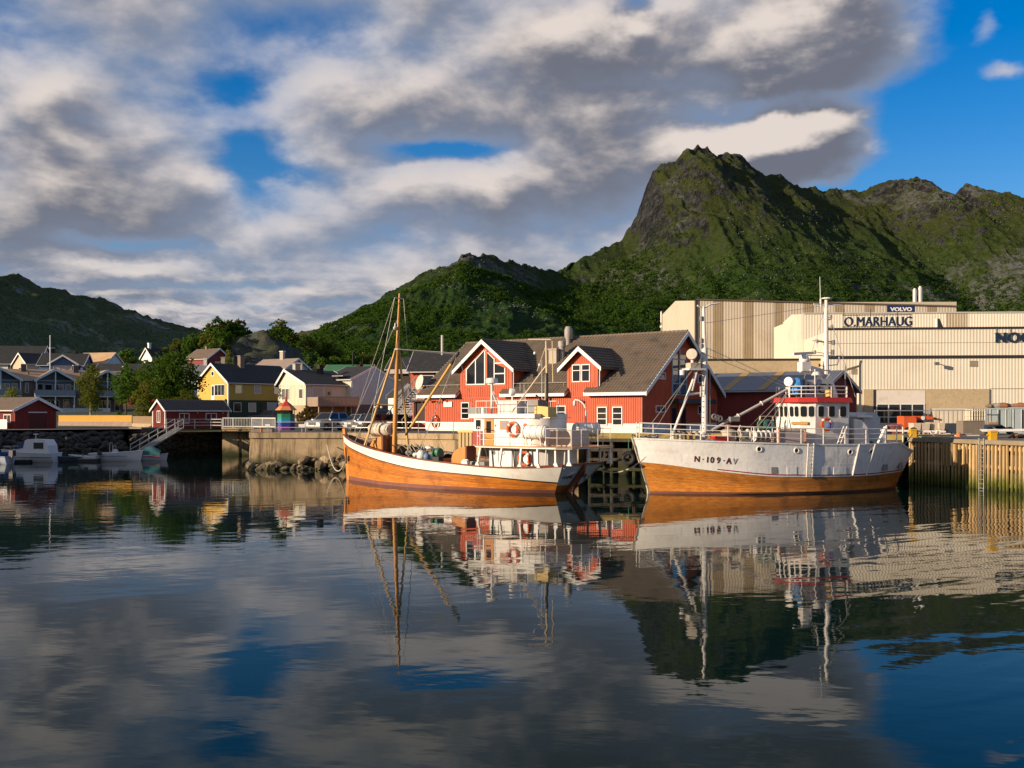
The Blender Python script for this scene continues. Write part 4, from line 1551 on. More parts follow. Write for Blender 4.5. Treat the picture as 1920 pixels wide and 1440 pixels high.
 b.prism([(-.1, 0), (-.02, 0), (-.02, .92), (-.1, .92)], O + U * 10.6 + EZ * 12.72 - N * .6, U, EZ, N, -.4, .1)
 b.build('frame', M_white, t)
 # --- middle hall
 O2, U2, N2 = frame(31.9, 112, R(-3))
 root = thing('cream_hall', 'middle cream hall showing its sloped left end, behind the rooftop lettering', 'hall', (0, 0, 0))
 b = MB()
 b.bx(O2, U2, EZ, N2, 0, 60, 0, 15.1, -16, 0)
 b.build('body', sheet, root)
 ribbed(root, 'front_cladding', sheet, O2 + N2 * .02, U2, N2, 60, 9.0, 15.25, .30, .018)
 for k, u in enumerate((15.2, 24.2, 30)):
  ribbed(root, 'stained_panel', old, O2 + U2 * u + N2 * .03, U2, N2, 2.3, 12.0, 15.22, .30, .018)
 E2 = Vector((.14, 1, 0)).normalized()
 En = Vector((-E2.y, E2.x, 0))
 b = MB()
 b.prism([(0, 0), (16, 0), (16, 15.75), (8, 15.95), (0, 15.22)], O2 + En * .01, E2, EZ, En, .0, .25)
 b.build('end_wall', sheet, root)
 b = MB()
 b.bx(O2 + En * .26, E2, EZ, En, 4.6, 6.6, 11.6, 12.4, .0, .12)
 b.build('vent_box', M_white, root)
 b = MB()
 b.bx(O2 + En * .26, E2, EZ, En, 4.2, 4.6, 8.9, 10.1, .0, .06)
 b.build('door', M_dk, root)
 b = MB()
 b.bx(O2, U2, EZ, N2, -.05, 60, 15.25, 15.38, -.4, .15)
 b.build('roof_edge', mat('pale_flashing', (.45, .42, .38), .5), root)
 t = thing('box_sign', 'dark blue box sign with white lettering VOLVO above the middle hall', 'sign', (0, 0, 0))
 b = MB()
 q = O2 + U2 * 9.2 - N2 * .6
 b.bx(q, U2, EZ, N2, 0, 2.95, 15.36, 16.2, -.25, .0)
 b.build('board', mat('navy_board', (.010, .018, .075), .45), t)
 me = text_mesh('VOLVO', .55, .01, M_white, bold=.025, spacing=1.0)
 mw = max(v.co.x for v in me.vertices)
 me.transform(Matrix.Diagonal((2.3 / mw, 1, 1, 1)))
 inst('lettering', me, t, basis(q + U2 * .32 + EZ * 15.58 + N2 * .012, U2, EZ, N2))
 # --- rear hall
 O3, U3, N3 = frame(23.4, 130, R(-1))
 root = thing('tan_hall', 'farthest and tallest tan hall with faded vertical panels and sloped left gable', 'hall', (0, 0, 0))
 b = MB()
 b.bx(O3, U3, EZ, N3, 0, 32.8, 0, 18.5, -24, -.02)
 b.build('body', sheet2, root)
 k = 0
 u = 0
 pw = [2.2, 1.2, 2.6, 1.2, 2.7, 1.1, 2.6, 1.2, 2.7, 1.2, 2.6, 1.2, 2.7, 1.2, 2.7, 1.2, 2.4]
 for k, w in enumerate(pw):
  w = min(w, 32.8 - u)
  if w <= 0:
   break
  ribbed(root, 'sheet_panel', sheet2 if k % 2 == 0 else old, O3 + U3 * u, U3, N3, w - .02, 4, 18.75 - u * .028, .36 if k % 2 == 0 else .22, .02)
  u += w
 E3 = Vector((-.15, 1, 0)).normalized()
 En3 = Vector((-E3.y, E3.x, 0))
 b = MB()
 b.prism([(0, 0), (14, 0), (14, 18.3), (8, 19.55), (0, 18.7)], O3 + En3 * .01, E3, EZ, En3, .0, .2)
 b.build('end_wall', sheet2, root)
 ribbed(root, 'end_cladding', sheet2, O3 + En3 * .22 + E3 * 13.9, -E3, En3, 13.8, 4, 0, .7, .02, ztop=lambda u: 18.3 + min(u / 6 * 1.2, 1.2) - max(0, u - 6) * .1)
 b = MB()
 b.bx(O3, U3, EZ, N3, -.15, .12, 0, 18.9, .0, .18)
 b.build('corner_trim', M_dk, root)
 b = MB()
 b.prism([(0, 18.78), (32.8, 17.85), (32.8, 18.02), (0, 18.95)], O3, U3, EZ, N3, -.5, .2)
 b.build('roof_edge', mat('brown_flashing', (.10, .07, .05), .7), root)
 for x in (29.0, 29.7):
  b = MB()
  q = O3 + U3 * (x - .7) - N3 * 2
  b.tube((q.x, q.y, 17), (q.x, q.y, 20.3 + (x - 29) * .4), .26, n=12)
  b.tube((q.x, q.y, 20.3 + (x - 29) * .4), (q.x, q.y, 20.45 + (x - 29) * .4), .16, n=12)
  b.build('flue', mat('polished_steel', (.5, .48, .45), .55, metal=.3), root, smooth=False)
 b = MB()
 q = O3 + E3 * 14.2 + En3 * .3
 b.tube((q.x, q.y, 13), (q.x, q.y, 18.8), .05, n=6)
 b.tube((q.x, q.y, 17.2), (q.x, q.y, 18.7), .13, n=6)
 b.ball((q.x, q.y, 16.6), .22, 8)
 b.build('antenna', M_white, root)
 b = MB()
 q = O3 + U3 * 3.0 + N3 * .05
 b.bx(q, U3, EZ, N3, 0, .55, 9.4, 11.2, .05, .14)
 b.build('vent', M_dk, root)
 # --- low rendered annex in front of the rear hall
 O4, U4, N4 = frame(19.0, 104.5, R(-3))
 root = thing('rendered_annex', 'low tan pebble-rendered annex between the red shed roof and the tan hall', 'building', (0, 0, 0))
 b = MB()
 b.bx(O4, U4, EZ, N4, 0, 12.5, 0, 9.75, -22, 0)
 b.build('wall', rend, root)
 b = MB()
 b.bx(O4, U4, EZ, N4, -.1, 12.6, 9.75, 9.93, -22, .1)
 b.build('roof_edge', M_dk, root)
halls()
# ================================================================== hulls
def spl(x, pts):
 """smooth curve through points (monotone cubic)"""
 n = len(pts)
 if x <= pts[0][0]:
  return pts[0][1]
 if x >= pts[-1][0]:
  return pts[-1][1]
 d = [(pts[i + 1][1] - pts[i][1]) / (pts[i + 1][0] - pts[i][0]) for i in range(n - 1)]
 m = [d[0]] + [0 if d[i - 1] * d[i] <= 0 else 2 * d[i - 1] * d[i] / (d[i - 1] + d[i]) for i in range(1, n - 1)] + [d[-1]]
 for i in range(n - 1):
  if x <= pts[i + 1][0]:
   h = pts[i + 1][0] - pts[i][0]
   t = (x - pts[i][0]) / h
   return ((2 * t ** 3 - 3 * t * t + 1) * pts[i][1] + (t ** 3 - 2 * t * t + t) * h * m[i]
     + (-2 * t ** 3 + 3 * t * t) * pts[i + 1][1] + (t ** 3 - t * t) * h * m[i + 1])
class Hull:
 def __init__(s, stem, stern, B, ftop, fwl, rail, pw=1.25):
  s.stem, s.stern, s.B, s.ftop, s.fwl, s.railp, s.pw = stem, stern, B, ftop, fwl, rail, pw
 def rail(s, t):
  return spl(t, s.railp)
 def P(s, t, z, side=1, off=0.0):
  x0, x1 = s.stern(z), s.stem(z)
  x = x0 + (x1 - x0) * t
  v = min(1.0, max(0.0, (z + .6) / (s.rail(t) + .6)))
  w = v ** s.pw
  b = s.B * (spl(t, s.fwl) * (1 - w) + spl(t, s.ftop) * w)
  if z < 0:
   b *= max(.0, 1 + z * .55)
  return Vector((x, side * (b + off), z))
 def normal(s, t, z, side=1):
  e = .004
  a = s.P(min(1, t + e), z, side) - s.P(max(0, t - e), z, side)
  c = s.P(t, z + .03, side) - s.P(t, z - .03, side)
  n = a.cross(c)
  n.normalize()
  return n if n.y * side > 0 else -n
 def strip(s, root, name, m, zlo, zhi, side=1, t0=0.0, t1=1.0, n=48, off=0.0, thick=.03, label=None, nz=3, smooth=True):
  """a band of the hull skin between two height curves, standing proud by off+thick"""
  b = MB()
  rows = []
  prof = [(0, off)] + [(k / nz, off + thick) for k in range(nz + 1)] + [(1, off)]
  for (f, o) in prof:
   row = []
   for k in range(n + 1):
    t = t0 + (t1 - t0) * k / n
    t = .5 - .5 * math.cos(math.pi * t) * 1.0 if (t0, t1) == (0.0, 1.0) else t
    a, c = zlo(t), zhi(t)
    z = a + (c - a) * f
    p = s.P(t, z, side)
    nn = s.normal(min(.985, max(.015, t)), z, side)
    row.append(p + nn * o)
   rows.append(row if side < 0 else row[::-1])
  b.grid(rows)
  return b.build(name, m, root, smooth=smooth, label=label)
def wood_hull_mat(name, c0, c1, dark):
 m = bpy.data.materials.new(name)
 m.use_nodes = True
 t = NT(m.node_tree)
 bs = t.n['Principled BSDF']
 tc = t.new('ShaderNodeTexCoord').outputs['Object']
 oi = t.new('ShaderNodeObjectInfo').outputs['Random']
 g = t.noise(t.vm('MULTIPLY', t.vm('ADD', tc, t.new('ShaderNodeCombineXYZ', i_0=t.m('MULTIPLY', oi, 9)).outputs[0]), (.9, 6, 10)), 1.0, 6, .65, dist=.4)
 b = t.noise(tc, .9, 4, .6)
 f = t.noise(t.vm('MULTIPLY', tc, (3, 20, 42)), 1.0, 3, .6)
 c = t.mix(t.ss(g, .34, .66), c0, c1)
 c = t.mix(t.m('MULTIPLY', t.ss(b, .48, .68), .55), c, dark)
 c = t.mix(t.m('MULTIPLY', t.ss(f, .55, .72), .4), c, dark)
 fac = t.m('MULTIPLY_ADD', t.m('SUBTRACT', oi, .5), .35, 1.0)
 c = t.vm('MULTIPLY', c, t.new('ShaderNodeCombineXYZ', i_0=fac, i_1=fac, i_2=fac).outputs[0])
 t.set(bs.inputs['Base Color'], c)
 bs.inputs['Roughness'].default_value = .38
 bs.inputs['Specular IOR Level'].default_value = .45
 bp = t.new('ShaderNodeBump', i_Strength=1.0, i_Distance=.006, i_Height=g)
 t.l.new(bp.outputs[0], bs.inputs['Normal'])
 return m
M_oak = wood_hull_mat('varnished_oak_hull', (.56, .20, .030), (.42, .125, .016), (.20, .055, .010))
M_larch = wood_hull_mat('oiled_larch_hull', (.58, .22, .038), (.40, .135, .022), (.15, .052, .014))
M_varn = mat('varnished_wood', (.58, .22, .045), .34, .14, 2.5, stretch=(1, 1, .3), coat=.3, dirt=(.30, .10, .02), dirt_amt=.3)
M_mahog = mat('dark_mahogany', (.17, .045, .018), .35, .14, 2.5, coat=.3)
M_spar = mat('yellow_spar', (.60, .36, .10), .42, .10, 3, stretch=(1, 1, .2), dirt=(.35, .18, .05), dirt_amt=.35)
M_mast = mat('orange_mast', (.55, .24, .045), .38, .12, 3, stretch=(1, 1, .2), dirt=(.28, .10, .02), dirt_amt=.4)
M_bwhite = mat('boat_white', (.74, .69, .62), .42, .05, 1.5, streak=.30, dirt=(.44, .34, .24), dirt_amt=.32, dirt_scale=1.3)
M_boot = mat('boot_topping', (.22, .085, .060), .6, .14, 1.2, dirt=(.10, .07, .04), dirt_amt=.5)
M_caulk = mat('hull_core', (.040, .018, .008), .7)
M_deck = mat('boat_deck', (.20, .12, .065), .7, .14, 2, dirt=(.09, .06, .04), dirt_amt=.5)
M_black = mat('black_paint', (.018, .017, .016), .5)
M_steel = mat('wire_steel', (.30, .28, .25), .5, metal=.4)
M_rope = mat('pale_rope', (.50, .42, .30), .85)
M_orange = mat('lifebuoy_orange', (.62, .085, .018), .5, .06)
M_redp = mat('signal_red', (.50, .030, .018), .45, .06, dirt=(.25, .03, .02), dirt_amt=.3)
M_greyp = mat('grey_gear', (.20, .20, .19), .55, .14, 3, dirt=(.18, .10, .05), dirt_amt=.4)
M_canvas = mat('pale_canvas', (.55, .48, .38), .85, .10, 3, .01, 9)
M_brownc = mat('brown_canvas', (.20, .14, .085), .9, .14, 2, .02, 6)
M_blackt = mat('black_rubber', (.02, .02, .02), .75)
M_dkglass = mat('wheelhouse_glass', (.012, .014, .014), .05, ior=1.6)
def lifebuoy(name, label, loc, ax, Rr=.30, group=None):
 root = thing(name, label, 'lifebuoy', loc, 0, group)
 b = MB()
 b.torus((0, 0, 0), ax, Rr, .085, 24, 8)
 b.build('ring', M_orange, root, smooth=True)
 for k in range(4):
  a = math.pi / 4 + k * math.pi / 2
  b = MB()
  b.torus((0, 0, 0), ax, Rr, .092, 4, 8, a - .16, a + .16)
  b.build('band', M_white, root, smooth=True)
 b = MB()
 axv = Vector(ax).normalized()
 u = axv.cross(EZ).normalized()
 v = axv.cross(u)
 pts = [axv * .03 + (u * math.cos(t) + v * math.sin(t)) * (Rr + .09 + .04 * math.cos(4 * t)) for t in [2 * math.pi * i / 32 for i in range(33)]]
 b.path(pts, .014, 5)
 b.build('grab_line', M_rope, root)
 return root
def canister(name, label, loc, ax, L, r, m=None):
 """life raft drum lying in its cradle"""
 root = thing(name, label, 'life raft', loc, 0, 'white life raft drums')
 ax = Vector(ax).normalized()
 m = m or M_bwhite
 h = L / 2
 b = MB()
 b.lathe([(.02, -h), (r * .86, -h + .02), (r, -h + .10), (r, h - .10), (r * .86, h - .02), (.02, h)], (0, 0, 0), ax, 18)
 b.build('drum', m, root, smooth=True)
 for k in range(4):
  c = ax * (-h + .14 + (L - .28) * k / 3)
  b = MB()
  b.torus(c, ax, r, .022, 18, 6)
  b.build('band', m if k % 3 else M_greyp, root)
 s = ax.cross(EZ).normalized()
 for sg in (-.6, .6):
  b = MB()
  c = ax * (h * sg)
  b.bar(c + s * (r * .8) - EZ * (r * .62), c + s * r * .5 - EZ * (r + .32), .05)
  b.bar(c - s * (r * .8) - EZ * (r * .62), c - s * r * .5 - EZ * (r + .32), .05)
  b.bar(c + s * (r * .8) - EZ * (r * .64), c - s * (r * .8) - EZ * (r * .64), .06)
  b.build('cradle', M_bwhite, root)
 return root
def railing(root, name, m, pts, h, r=.022, nrail=3, post=None, closed=False, top_r=None):
 """tubular guard rail through deck points: each post its own part, rails one part each"""
 for k in range(nrail):
  z = h * (k + 1) / nrail
  b = MB()
  b.path([Vector(p) + EZ * z for p in pts], (top_r or r) if k == nrail - 1 else r * .8, 6)
  b.build('rail', m, root)
 for p in pts[::post or 1]:
  b = MB()
  b.tube(p, Vector(p) + EZ * h, r, n=6)
  b.build('post', m, root)
# ================================================================== the wooden cutter
AC, AH = (-3.6, 60.8, 0), math.atan2(.643, -.764)
AM = Matrix.Translation(AC) @ Matrix.Rotation(AH, 4, 'Z')
def onA(x, y, z):
 return AM @ Vector((x, y, z))
def dirA(v):
 return (AM.to_3x3() @ Vector(v)).normalized()
def cutter():
 root = thing('wooden_cutter', 'old wooden fishing cutter, varnished orange planks under a white bulwark', 'boat', AC, AH)
 H = Hull(lambda z: 9.08 + .13 * z + .02 * z * z, lambda z: -8.35 - .86 * max(-.3, z), 2.6,
   [(0, .72), (.1, .90), (.21, .98), (.43, 1), (.56, .965), (.715, .81), (.806, .64), (.9, .40), (.956, .215), (1, .03)],
   [(0, .12), (.08, .42), (.2, .74), (.35, .92), (.5, .97), (.65, .86), (.8, .58), (.9, .31), (.96, .13), (1, .02)],
   [(0, 1.56), (.12, 1.40), (.21, 1.36), (.43, 1.53), (.56, 1.70), (.715, 2.0), (.806, 2.2), (.9, 2.46), (.956, 2.68), (1, 2.92)], pw=.95)
 band = lambda t: spl(t, [(0, .62), (.06, .68), (.21, .84), (.49, 1.04), (.715, 1.45), (.9, 1.97), (.956, 2.15), (1, 2.36)])
 boot = lambda t: .20 + .10 * max(0, t - .6)
 low = lambda t: -.9
 for sd in (1, -1):
  H.strip(root, 'hull_core', M_caulk, low, lambda t: H.rail(t) - .06, sd, off=-.05, thick=.03, nz=8)
  H.strip(root, 'boot_topping', M_boot, lambda t: -.7, boot, sd, off=-.03, thick=.045, nz=4)
  N = 10
  for k in range(N):
   def zl(t, k=k):
    return boot(t) + (band(t) - boot(t)) * k / N + .006
   def zh(t, k=k):
    return boot(t) + (band(t) - boot(t)) * (k + 1) / N - .003
   H.strip(root, 'plank', M_oak, zl, zh, sd, off=-.02, thick=.034, n=40, nz=1)
  H.strip(root, 'bulwark', M_bwhite, lambda t: band(t) + .035, lambda t: H.rail(t), sd, off=-.02, thick=.045, nz=3)
  H.strip(root, 'rubbing_strake', M_black, lambda t: band(t) - .005, lambda t: band(t) + .03, sd, off=.0, thick=.05, nz=1)
  H.strip(root, 'rail_cap', M_mahog, lambda t: H.rail(t) - .01, lambda t: H.rail(t) + .06, sd, off=-.10, thick=.16, nz=1)
  H.strip(root, 'bulwark_lining', mat('lining', (.20, .11, .06), .7, .15), lambda t: band(t) - .05, lambda t: H.rail(t) - .02, sd, off=-.12, thick=.03, nz=1, t0=.03, t1=.985)
 def tr(z0, z1, m, name, o=.0):
  b = MB()
  rows = []
  for k in range(7):
   z = z0 + (z1 - z0) * k / 6
   hb = H.P(0, z).y + .02
   rows.append([Vector((H.stern(z) - .03 - o + .10 * (y / 1.7) ** 2, y, z)) for y in [hb * (-1 + 2 * j / 8) for j in range(9)]])
  b.grid([r[::-1] for r in rows])
  return b.build(name, m, root, smooth=True)
 tr(-.25, .44, M_larch, 'lower_transom')
 tr(.44, 1.60, mat('transom_white', (.76, .76, .75), .4, .05), 'transom')
 b = MB()
 b.bar((H.stern(1.6) - .04, 1.66, 1.60), (H.stern(1.6) - .04, -1.66, 1.60), .12, .09)
 b.build('rail_cap', M_mahog, root)
 tn = Vector((-1, 0, -.86)).normalized()
 tv = Vector((-.86, 0, 1)).normalized()
 tu = Vector((0, -1, 0))
 for body, y0 in (('ANNE', 1.18), ('RO', -.52)):
  me = text_mesh(body, .30, .004, M_black, sx=1.0, bold=.006, spacing=1.15)
  z = .86
  O = Vector((H.stern(z) + .0, y0, z)) + tn * .06
  inst('lettering', me, root, basis(O, tu, tv, tn))
 b = MB()
 for sg in (1, -1):
  pts = []
  for k in range(9):
   t = k / 8
   y = sg * (.22 + .98 * t)
   z = 1.18 - .55 * t ** 2.4
   pts.append(Vector((H.stern(z) - .03 + .10 * (y / 1.7) ** 2, y, z)) + tn * .03)
  b.path(pts, .025, 5)
 b.build('moulding', M_white, root)
 b = MB()
 b.prism([(-8.75, -1.0), (-8.0, -1.0), (-8.4, .45), (-9.5, 1.62), (-9.82, 1.58), (-9.75, 1.2), (-9.1, .35)], (0, 0, 0), EX, EZ, EY, -.09, .09)
 b.build('rudder', M_mahog, root)
 b = MB()
 b.prism([(9.02, -1.0), (9.22, -1.0), (9.36, .8), (9.56, 2.0), (9.72, 3.30), (9.50, 3.32), (9.28, 2.0), (9.12, .8)], (0, 0, 0), EX, EZ, EY, -.10, .10)
 b.build('stem', M_spar if False else M_varn, root)
 b = MB()
 rows = []
 for k in range(31):
  t = .02 + .965 * k / 30
  z = spl(t, [(0, .95), (.3, .95), (.5, 1.1), (.7, 1.40), (.85, 1.75), (1, 2.05)])
  rows.append([H.P(t, z, sd, -.14) for sd in (1, -1)])
 b.grid(rows)
 b.build('deck', M_deck, root)
 # ---------------- rig
 b = MB()
 b.tube((4.95, 0, 1.2), (4.62, 0, 8.3), .155, .125, 12)
 b.tube((4.62, 0, 8.3), (4.43, 0, 11.75), .125, .055, 10)
 mst = b.build('mast', M_mast, root, smooth=True)
 b = MB()
 b.bar((4.46, .38, 11.45), (4.46, -.38, 11.45), .04)
 b.build('crosstree', M_white, mst)
 b = MB()
 b.torus((4.62, 0, 8.28), EZ, .15, .05, 12, 6)
 b.ball((4.62, .2, 9.6), .12, 8)
 b.bar((4.62, .2, 9.6), (4.62, .2, 9.9), .05)
 b.build('band', M_white, mst)
 b = MB()
 b.tube((4.66, .12, 8.25), (6.30, 1.35, 1.95), .075, n=8)
 b.build('derrick_leg', M_spar, root)
 b = MB()
 b.tube((4.60, -.12, 8.3), (4.35, -.75, 1.5), .07, n=8)
 b.build('derrick_leg', M_spar, root)
 b = MB()
 b.tube((4.0, -.1, 2.95), (3.55, -.1, 3.45), .055, n=8)
 b.build('boom_heel', M_black, root)
 b = MB()
 b.tube((3.55, -.1, 3.45), (.10, -.1, 7.25), .085, .08, 10)
 bo = b.build('boom', M_spar, root)
 b = MB()
 b.tube((.10, -.1, 7.25), (-.50, -.1, 7.9), .095, .085, 10)
 b.build('boom_tip', M_black, bo)
 b = MB()
 b.tube((4.85, .0, 6.0 - 1.2), (5.5, 1.1, 4.85), .05, n=6)
 yd = b.build('yard', M_spar, root)
 for q in (.45, .65):
  b = MB()
  b.ball((4.85 + q, 1.6 * q - .0, 4.68), .085, 8)
  b.build('lamp', M_white, yd)
 lines = [((4.46, .38, 11.45), (8.9, .3, 2.8), .016), ((4.46, -.38, 11.45), (4.2, -.9, 4.4), .022), ((4.46, .38, 11.45), (5.75, 1.55, 2.3), .020), ((4.5, .0, 10.3), (9.2, .0, 3.2), .014),
   ((4.62, .05, 8.3), (-.45, -.02, 7.85), .020), ((4.62, -.2, 8.25), (-.45, -.2, 7.78), .020), ((4.6, .1, 8.2), (7.4, 1.05, 2.5), .014),
   ((-.4, -.1, 7.7), (3.5, -.9, 2.2), .016), ((-.4, 0, 7.6), (1.4, 1.4, 1.7), .014), ((-.42, -.2, 7.7), (-1.2, -1.9, 1.6), .014), ((4.62, 0, 8.3), (2.6, -2.1, 2.0), .014),
   ((3.2, -.4, 4.2), (6.2, -.9, 2.6), .018)]
 for p, q, r in lines:
  b = MB()
  b.tube(p, q, r, n=5)
  b.build('stay', M_steel, root)
 # ---------------- fore deck
 b = MB()
 b.prism([(6.75, 1.35), (5.35, 1.35), (5.35, 2.85), (5.75, 2.82), (6.25, 2.55), (6.55, 2.1)], (0, 0, 0), EX, EZ, EY, -.55, .65)
 cp = b.build('companionway', M_varn, root)
 b = MB()
 b.box(5.20, 5.346, -.55, .68, 1.3, 2.88)
 b.build('door', M_mahog, cp)
 b = MB()
 for sy in (-.5, .6):
  b.bar((6.30, .66, 1.55), (5.98, .70, 2.62), .05)
 b.bar((5.62, .72, 1.5), (5.92, .74, 2.62), .05)
 for k in range(4):
  z = 1.75 + k * .24
  b.bar((6.25 - k * .075, .68, z), (5.68 + k * .065, .73, z), .04)
 b.build('step_ladder', M_spar, root)
 b = MB()
 b.box(6.6, 7.5, -.6, .5, 1.6, 2.0)
 b.build('skylight', M_varn, root)
 wl = thing('windlass', 'small grey windlass with white warping drums at the foot of the wooden mast', 'windlass', onA(4.35, .75, 1.25), AH)
 b = MB()
 b.box(-.25, .25, -.55, .35, 0, .55)
 b.build('body', M_greyp, wl)
 for x in (-.48, .48):
  b = MB()
  b.lathe([(.20, -.09), (.11, -.03), (.11, .03), (.20, .09)], (x, .45, .38), (0.25, 1, 0), 14)
  b.build('drum', M_bwhite, wl)
 b = MB()
 for k in range(5):
  t = .80 + k * .04
  for sd in (1, -1):
   p = H.P(t, H.rail(t) - .03, sd, -.10)
   q = H.P(t, H.rail(t) - .75, sd, -.12)
   b.bar(p, q, .08, .10)
 b.build('bulwark_stanchions', M_mahog, root)
 # ---------------- deckhouse, boat deck, wheelhouse
 zd, zb = .95, 2.42
 house = MB()
 fr = [(-4.1, 1.25), (-4.5, 1.62), (-7.9, 1.62), (-8.3, 1.3), (-8.3, -1.3), (-7.9, -1.62), (-4.5, -1.62), (-4.1, -1.25)]
 house.prism([(x, y) for x, y in fr], (0, 0, 0), EX, EY, EZ, zd - .05, zb - .03)
 dh = house.build('deckhouse', M_bwhite, root)
 for x in (-4.75, -5.45):
  b = MB()
  b.lathe([(.13, 0), (.13, .03), (.08, .03), (.08, 0)], (x, 1.62, 2.12), EY, 12)
  b.build('porthole', M_greyp, dh)
 b = MB()
 b.box(-6.05, -5.15, 1.622, 1.645, 1.0, 2.28)
 dd = b.build('door', M_bwhite, dh)
 b = MB()
 b.box(-6.75, -6.30, 1.622, 1.635, 1.0, 2.28)
 b.build('doorway', M_black, dh)
 b = MB()
 b.box(-7.85, -7.3, 1.622, 1.65, 1.55, 2.25)
 b.build('hatch', M_bwhite, dh)
 b = MB()
 for x in (-6.28, -6.78, -5.12, -6.08, -7.28, -7.88):
  b = MB()
  b.box(x - .02, x + .02, 1.622, 1.66, 1.0, 2.30)
  b.build('door_post', M_greyp, dh)
 b = MB()
 bd = [(-3.6, 1.9), (-4.2, 2.35), (-9.6, 2.35), (-10.3, 1.85), (-10.3, -1.85), (-9.6, -2.35), (-4.2, -2.35), (-3.6, -1.9)]
 b.prism(bd, (0, 0, 0), EX, EY, EZ, zb, zb + .06)
 b.build('boat_deck', M_bwhite, root)
 b = MB()
 b.prism([(x * 1.004, y * 1.01) for x, y in bd], (0, 0, 0), EX, EY, EZ, zb + .062, zb + .11)
 b.build('deck_edge', M_varn, root)
 px_ = [-4.35, -5.9, -7.25, -8.35, -9.35]
 for x in px_ + [-10.1]:
  for sd in (1, -1):
   t = (x + 10.0) / 19.6
   p = H.P(max(.0, t), H.rail(max(0, t)), sd, -.06)
   b = MB()
   y = p.y
   yt = sd * min(2.25, abs(y) + .02)
   b.bar((x, y, p.z), (x, yt, zb), .10, .10)
   b.prism([(-.18, 0), (.18, 0), (.06, .22), (-.06, .22)], (x, y, p.z), EX, EZ, EY, -.05, .05)
   b.build('post', M_bwhite, root)
 for x in (-8.75, -9.75):
  b = MB()
  p = H.P(max(.0, (x + 10) / 19.6), 1.45, 1, -.2)
  b.tube((x + .1, p.y, 1.4), (x - .05, p.y + .1, zb), .035, n=6)
  b.build('strut', M_bwhite, root)
 zt = 4.02
 wh = MB()
 pts = [(-3.1, 1.42), (-7.0, 1.42)]
 for k in range(1, 8):
  a = math.pi / 2 + math.pi * k / 8
  pts.append((-7.0 + 1.15 * math.cos(a), 1.42 * math.sin(a)))
 pts += [(-7.0, -1.42), (-3.1, -1.42)]
 wh.prism(pts, (0, 0, 0), EX, EY, EZ, zb + .11, zt)
 wo = wh.build('wheelhouse', M_bwhite, root, smooth=True)
 U, Nn = -EX, EY
 O = Vector((-3.90, 1.42, 0))
 b = MB()
 b.bx(O, U, EZ, Nn, .0, .68, zb + .12, zt - .02, .004, .03)
 dr = b.build('door', M_varn, wo)
 b = MB()
 b.bx(O, U, EZ, Nn, .16, .50, 3.2, 3.85, .032, .045)
 b.build('pane', M_dkglass, dr)
 b = MB()
 b.bx((-3.1, 1.42, 0), EY, EZ, EX, -2.84, .0, zb + .11, 3.28, .0, .06)
 b.build('red_front', M_redp, wo)
 b = MB()
 b.bx((-3.04, 1.42, 0), -EX, EZ, EY, .0, .70, zb + .11, 3.3, .004, .06)
 b.build('red_side', mat('deep_red', (.30, .022, .014), .5), wo)
 for y in (-.95, -.25, .45):
  b = MB()
  b.bx((-3.1, y, 0), EY, EZ, EX, .0, .55, 3.36, 3.86, .0, .03)
  b.build('pane', M_dkglass, wo)
 b = MB()
 b.bx((-3.1, 1.42, 0), -EX, EZ, EY, .16, .50, 3.40, 3.92, .004, .03)
 b.build('pane', M_dkglass, wo)
 b = MB()
 b.box(-5.65, -5.05, 1.425, 1.46, 3.40, 3.88)
 wn = b.build('window', M_varn, wo)
 b = MB()
 b.box(-5.56, -5.14, 1.462, 1.475, 3.48, 3.80)
 b.build('pane', mat('curtained_pane', (.28, .27, .30), .25), wn)
 for x, w in ((-4.75, .10), (-7.15, .12)):
  b = MB()
  b.box(x, x + w, 1.425, 1.44, 3.55, 3.68)
  b.build('notice', mat('green_notice', (.10, .30, .12), .6), wo)
 b = MB()
 b.lathe([(.14, 0), (.14, .03), (.02, .03)], (-6.85, 1.43, 3.62), EY, 8)
 b.build('horn', M_orange, wo)
 b = MB()
 rp = [(-2.75, 1.5), (-4.3, 1.62), (-6.5, 1.62), (-7.5, 1.45), (-7.5, -1.45), (-6.5, -1.62), (-4.3, -1.62), (-2.75, -1.5)]
 b.prism(rp, (0, 0, 0), EX, EY, EZ, zt + .002, zt + .24)
 b.build('roof', M_bwhite, root)
 b = MB()
 b.prism([(-7.0, 1.0), (-8.15, .95), (-8.15, -.95), (-7.0, -1.0)], (0, 0, 0), EX, EY, EZ, zt + .003, zt + .05)
 b.build('roof_step', M_bwhite, root)
 b = MB()
 b.bx((-2.62, 1.05, 0), EX, EZ, EY, -.85, .10, zt + .25, zt + .62, -.3, .25)
 b.build('lamp_box', M_greyp, root)
 b = MB()
 b.tube((-3.75, 1.35, zt + .24), (-3.75, 1.35, zt + .62), .14, .14, 12)
 b.build('vent', M_bwhite, root)
 b = MB()
 for k, (x0, x1) in enumerate(((-4.25, -3.83), (-4.72, -4.28), (-5.22, -4.75))):
  b.box(x0 - .42, x1 - .42, .62 - .02 * k, .70, zt + .25, zt + .98)
 b.box(-5.63, -4.25, -.8, .60, zt + .25, zt + .97)
 b.build('canvas_dodger', mat('white_canvas', (.66, .60, .52), .8, .05, 2), root)
 b = MB()
 b.box(-6.9, -6.1, -.5, .4, zt + .25, zt + 1.0)
 b.build('gear_locker', M_greyp, root)
 pr = [(-3.2, 1.35, zt + .24), (-4.1, 1.5, zt + .24), (-5.4, 1.5, zt + .24), (-6.3, 1.5, zt + .24), (-6.95, 1.35, zt + .24)]
 railing(root, 'roof_rail', M_bwhite, pr, .72, .020, 2)
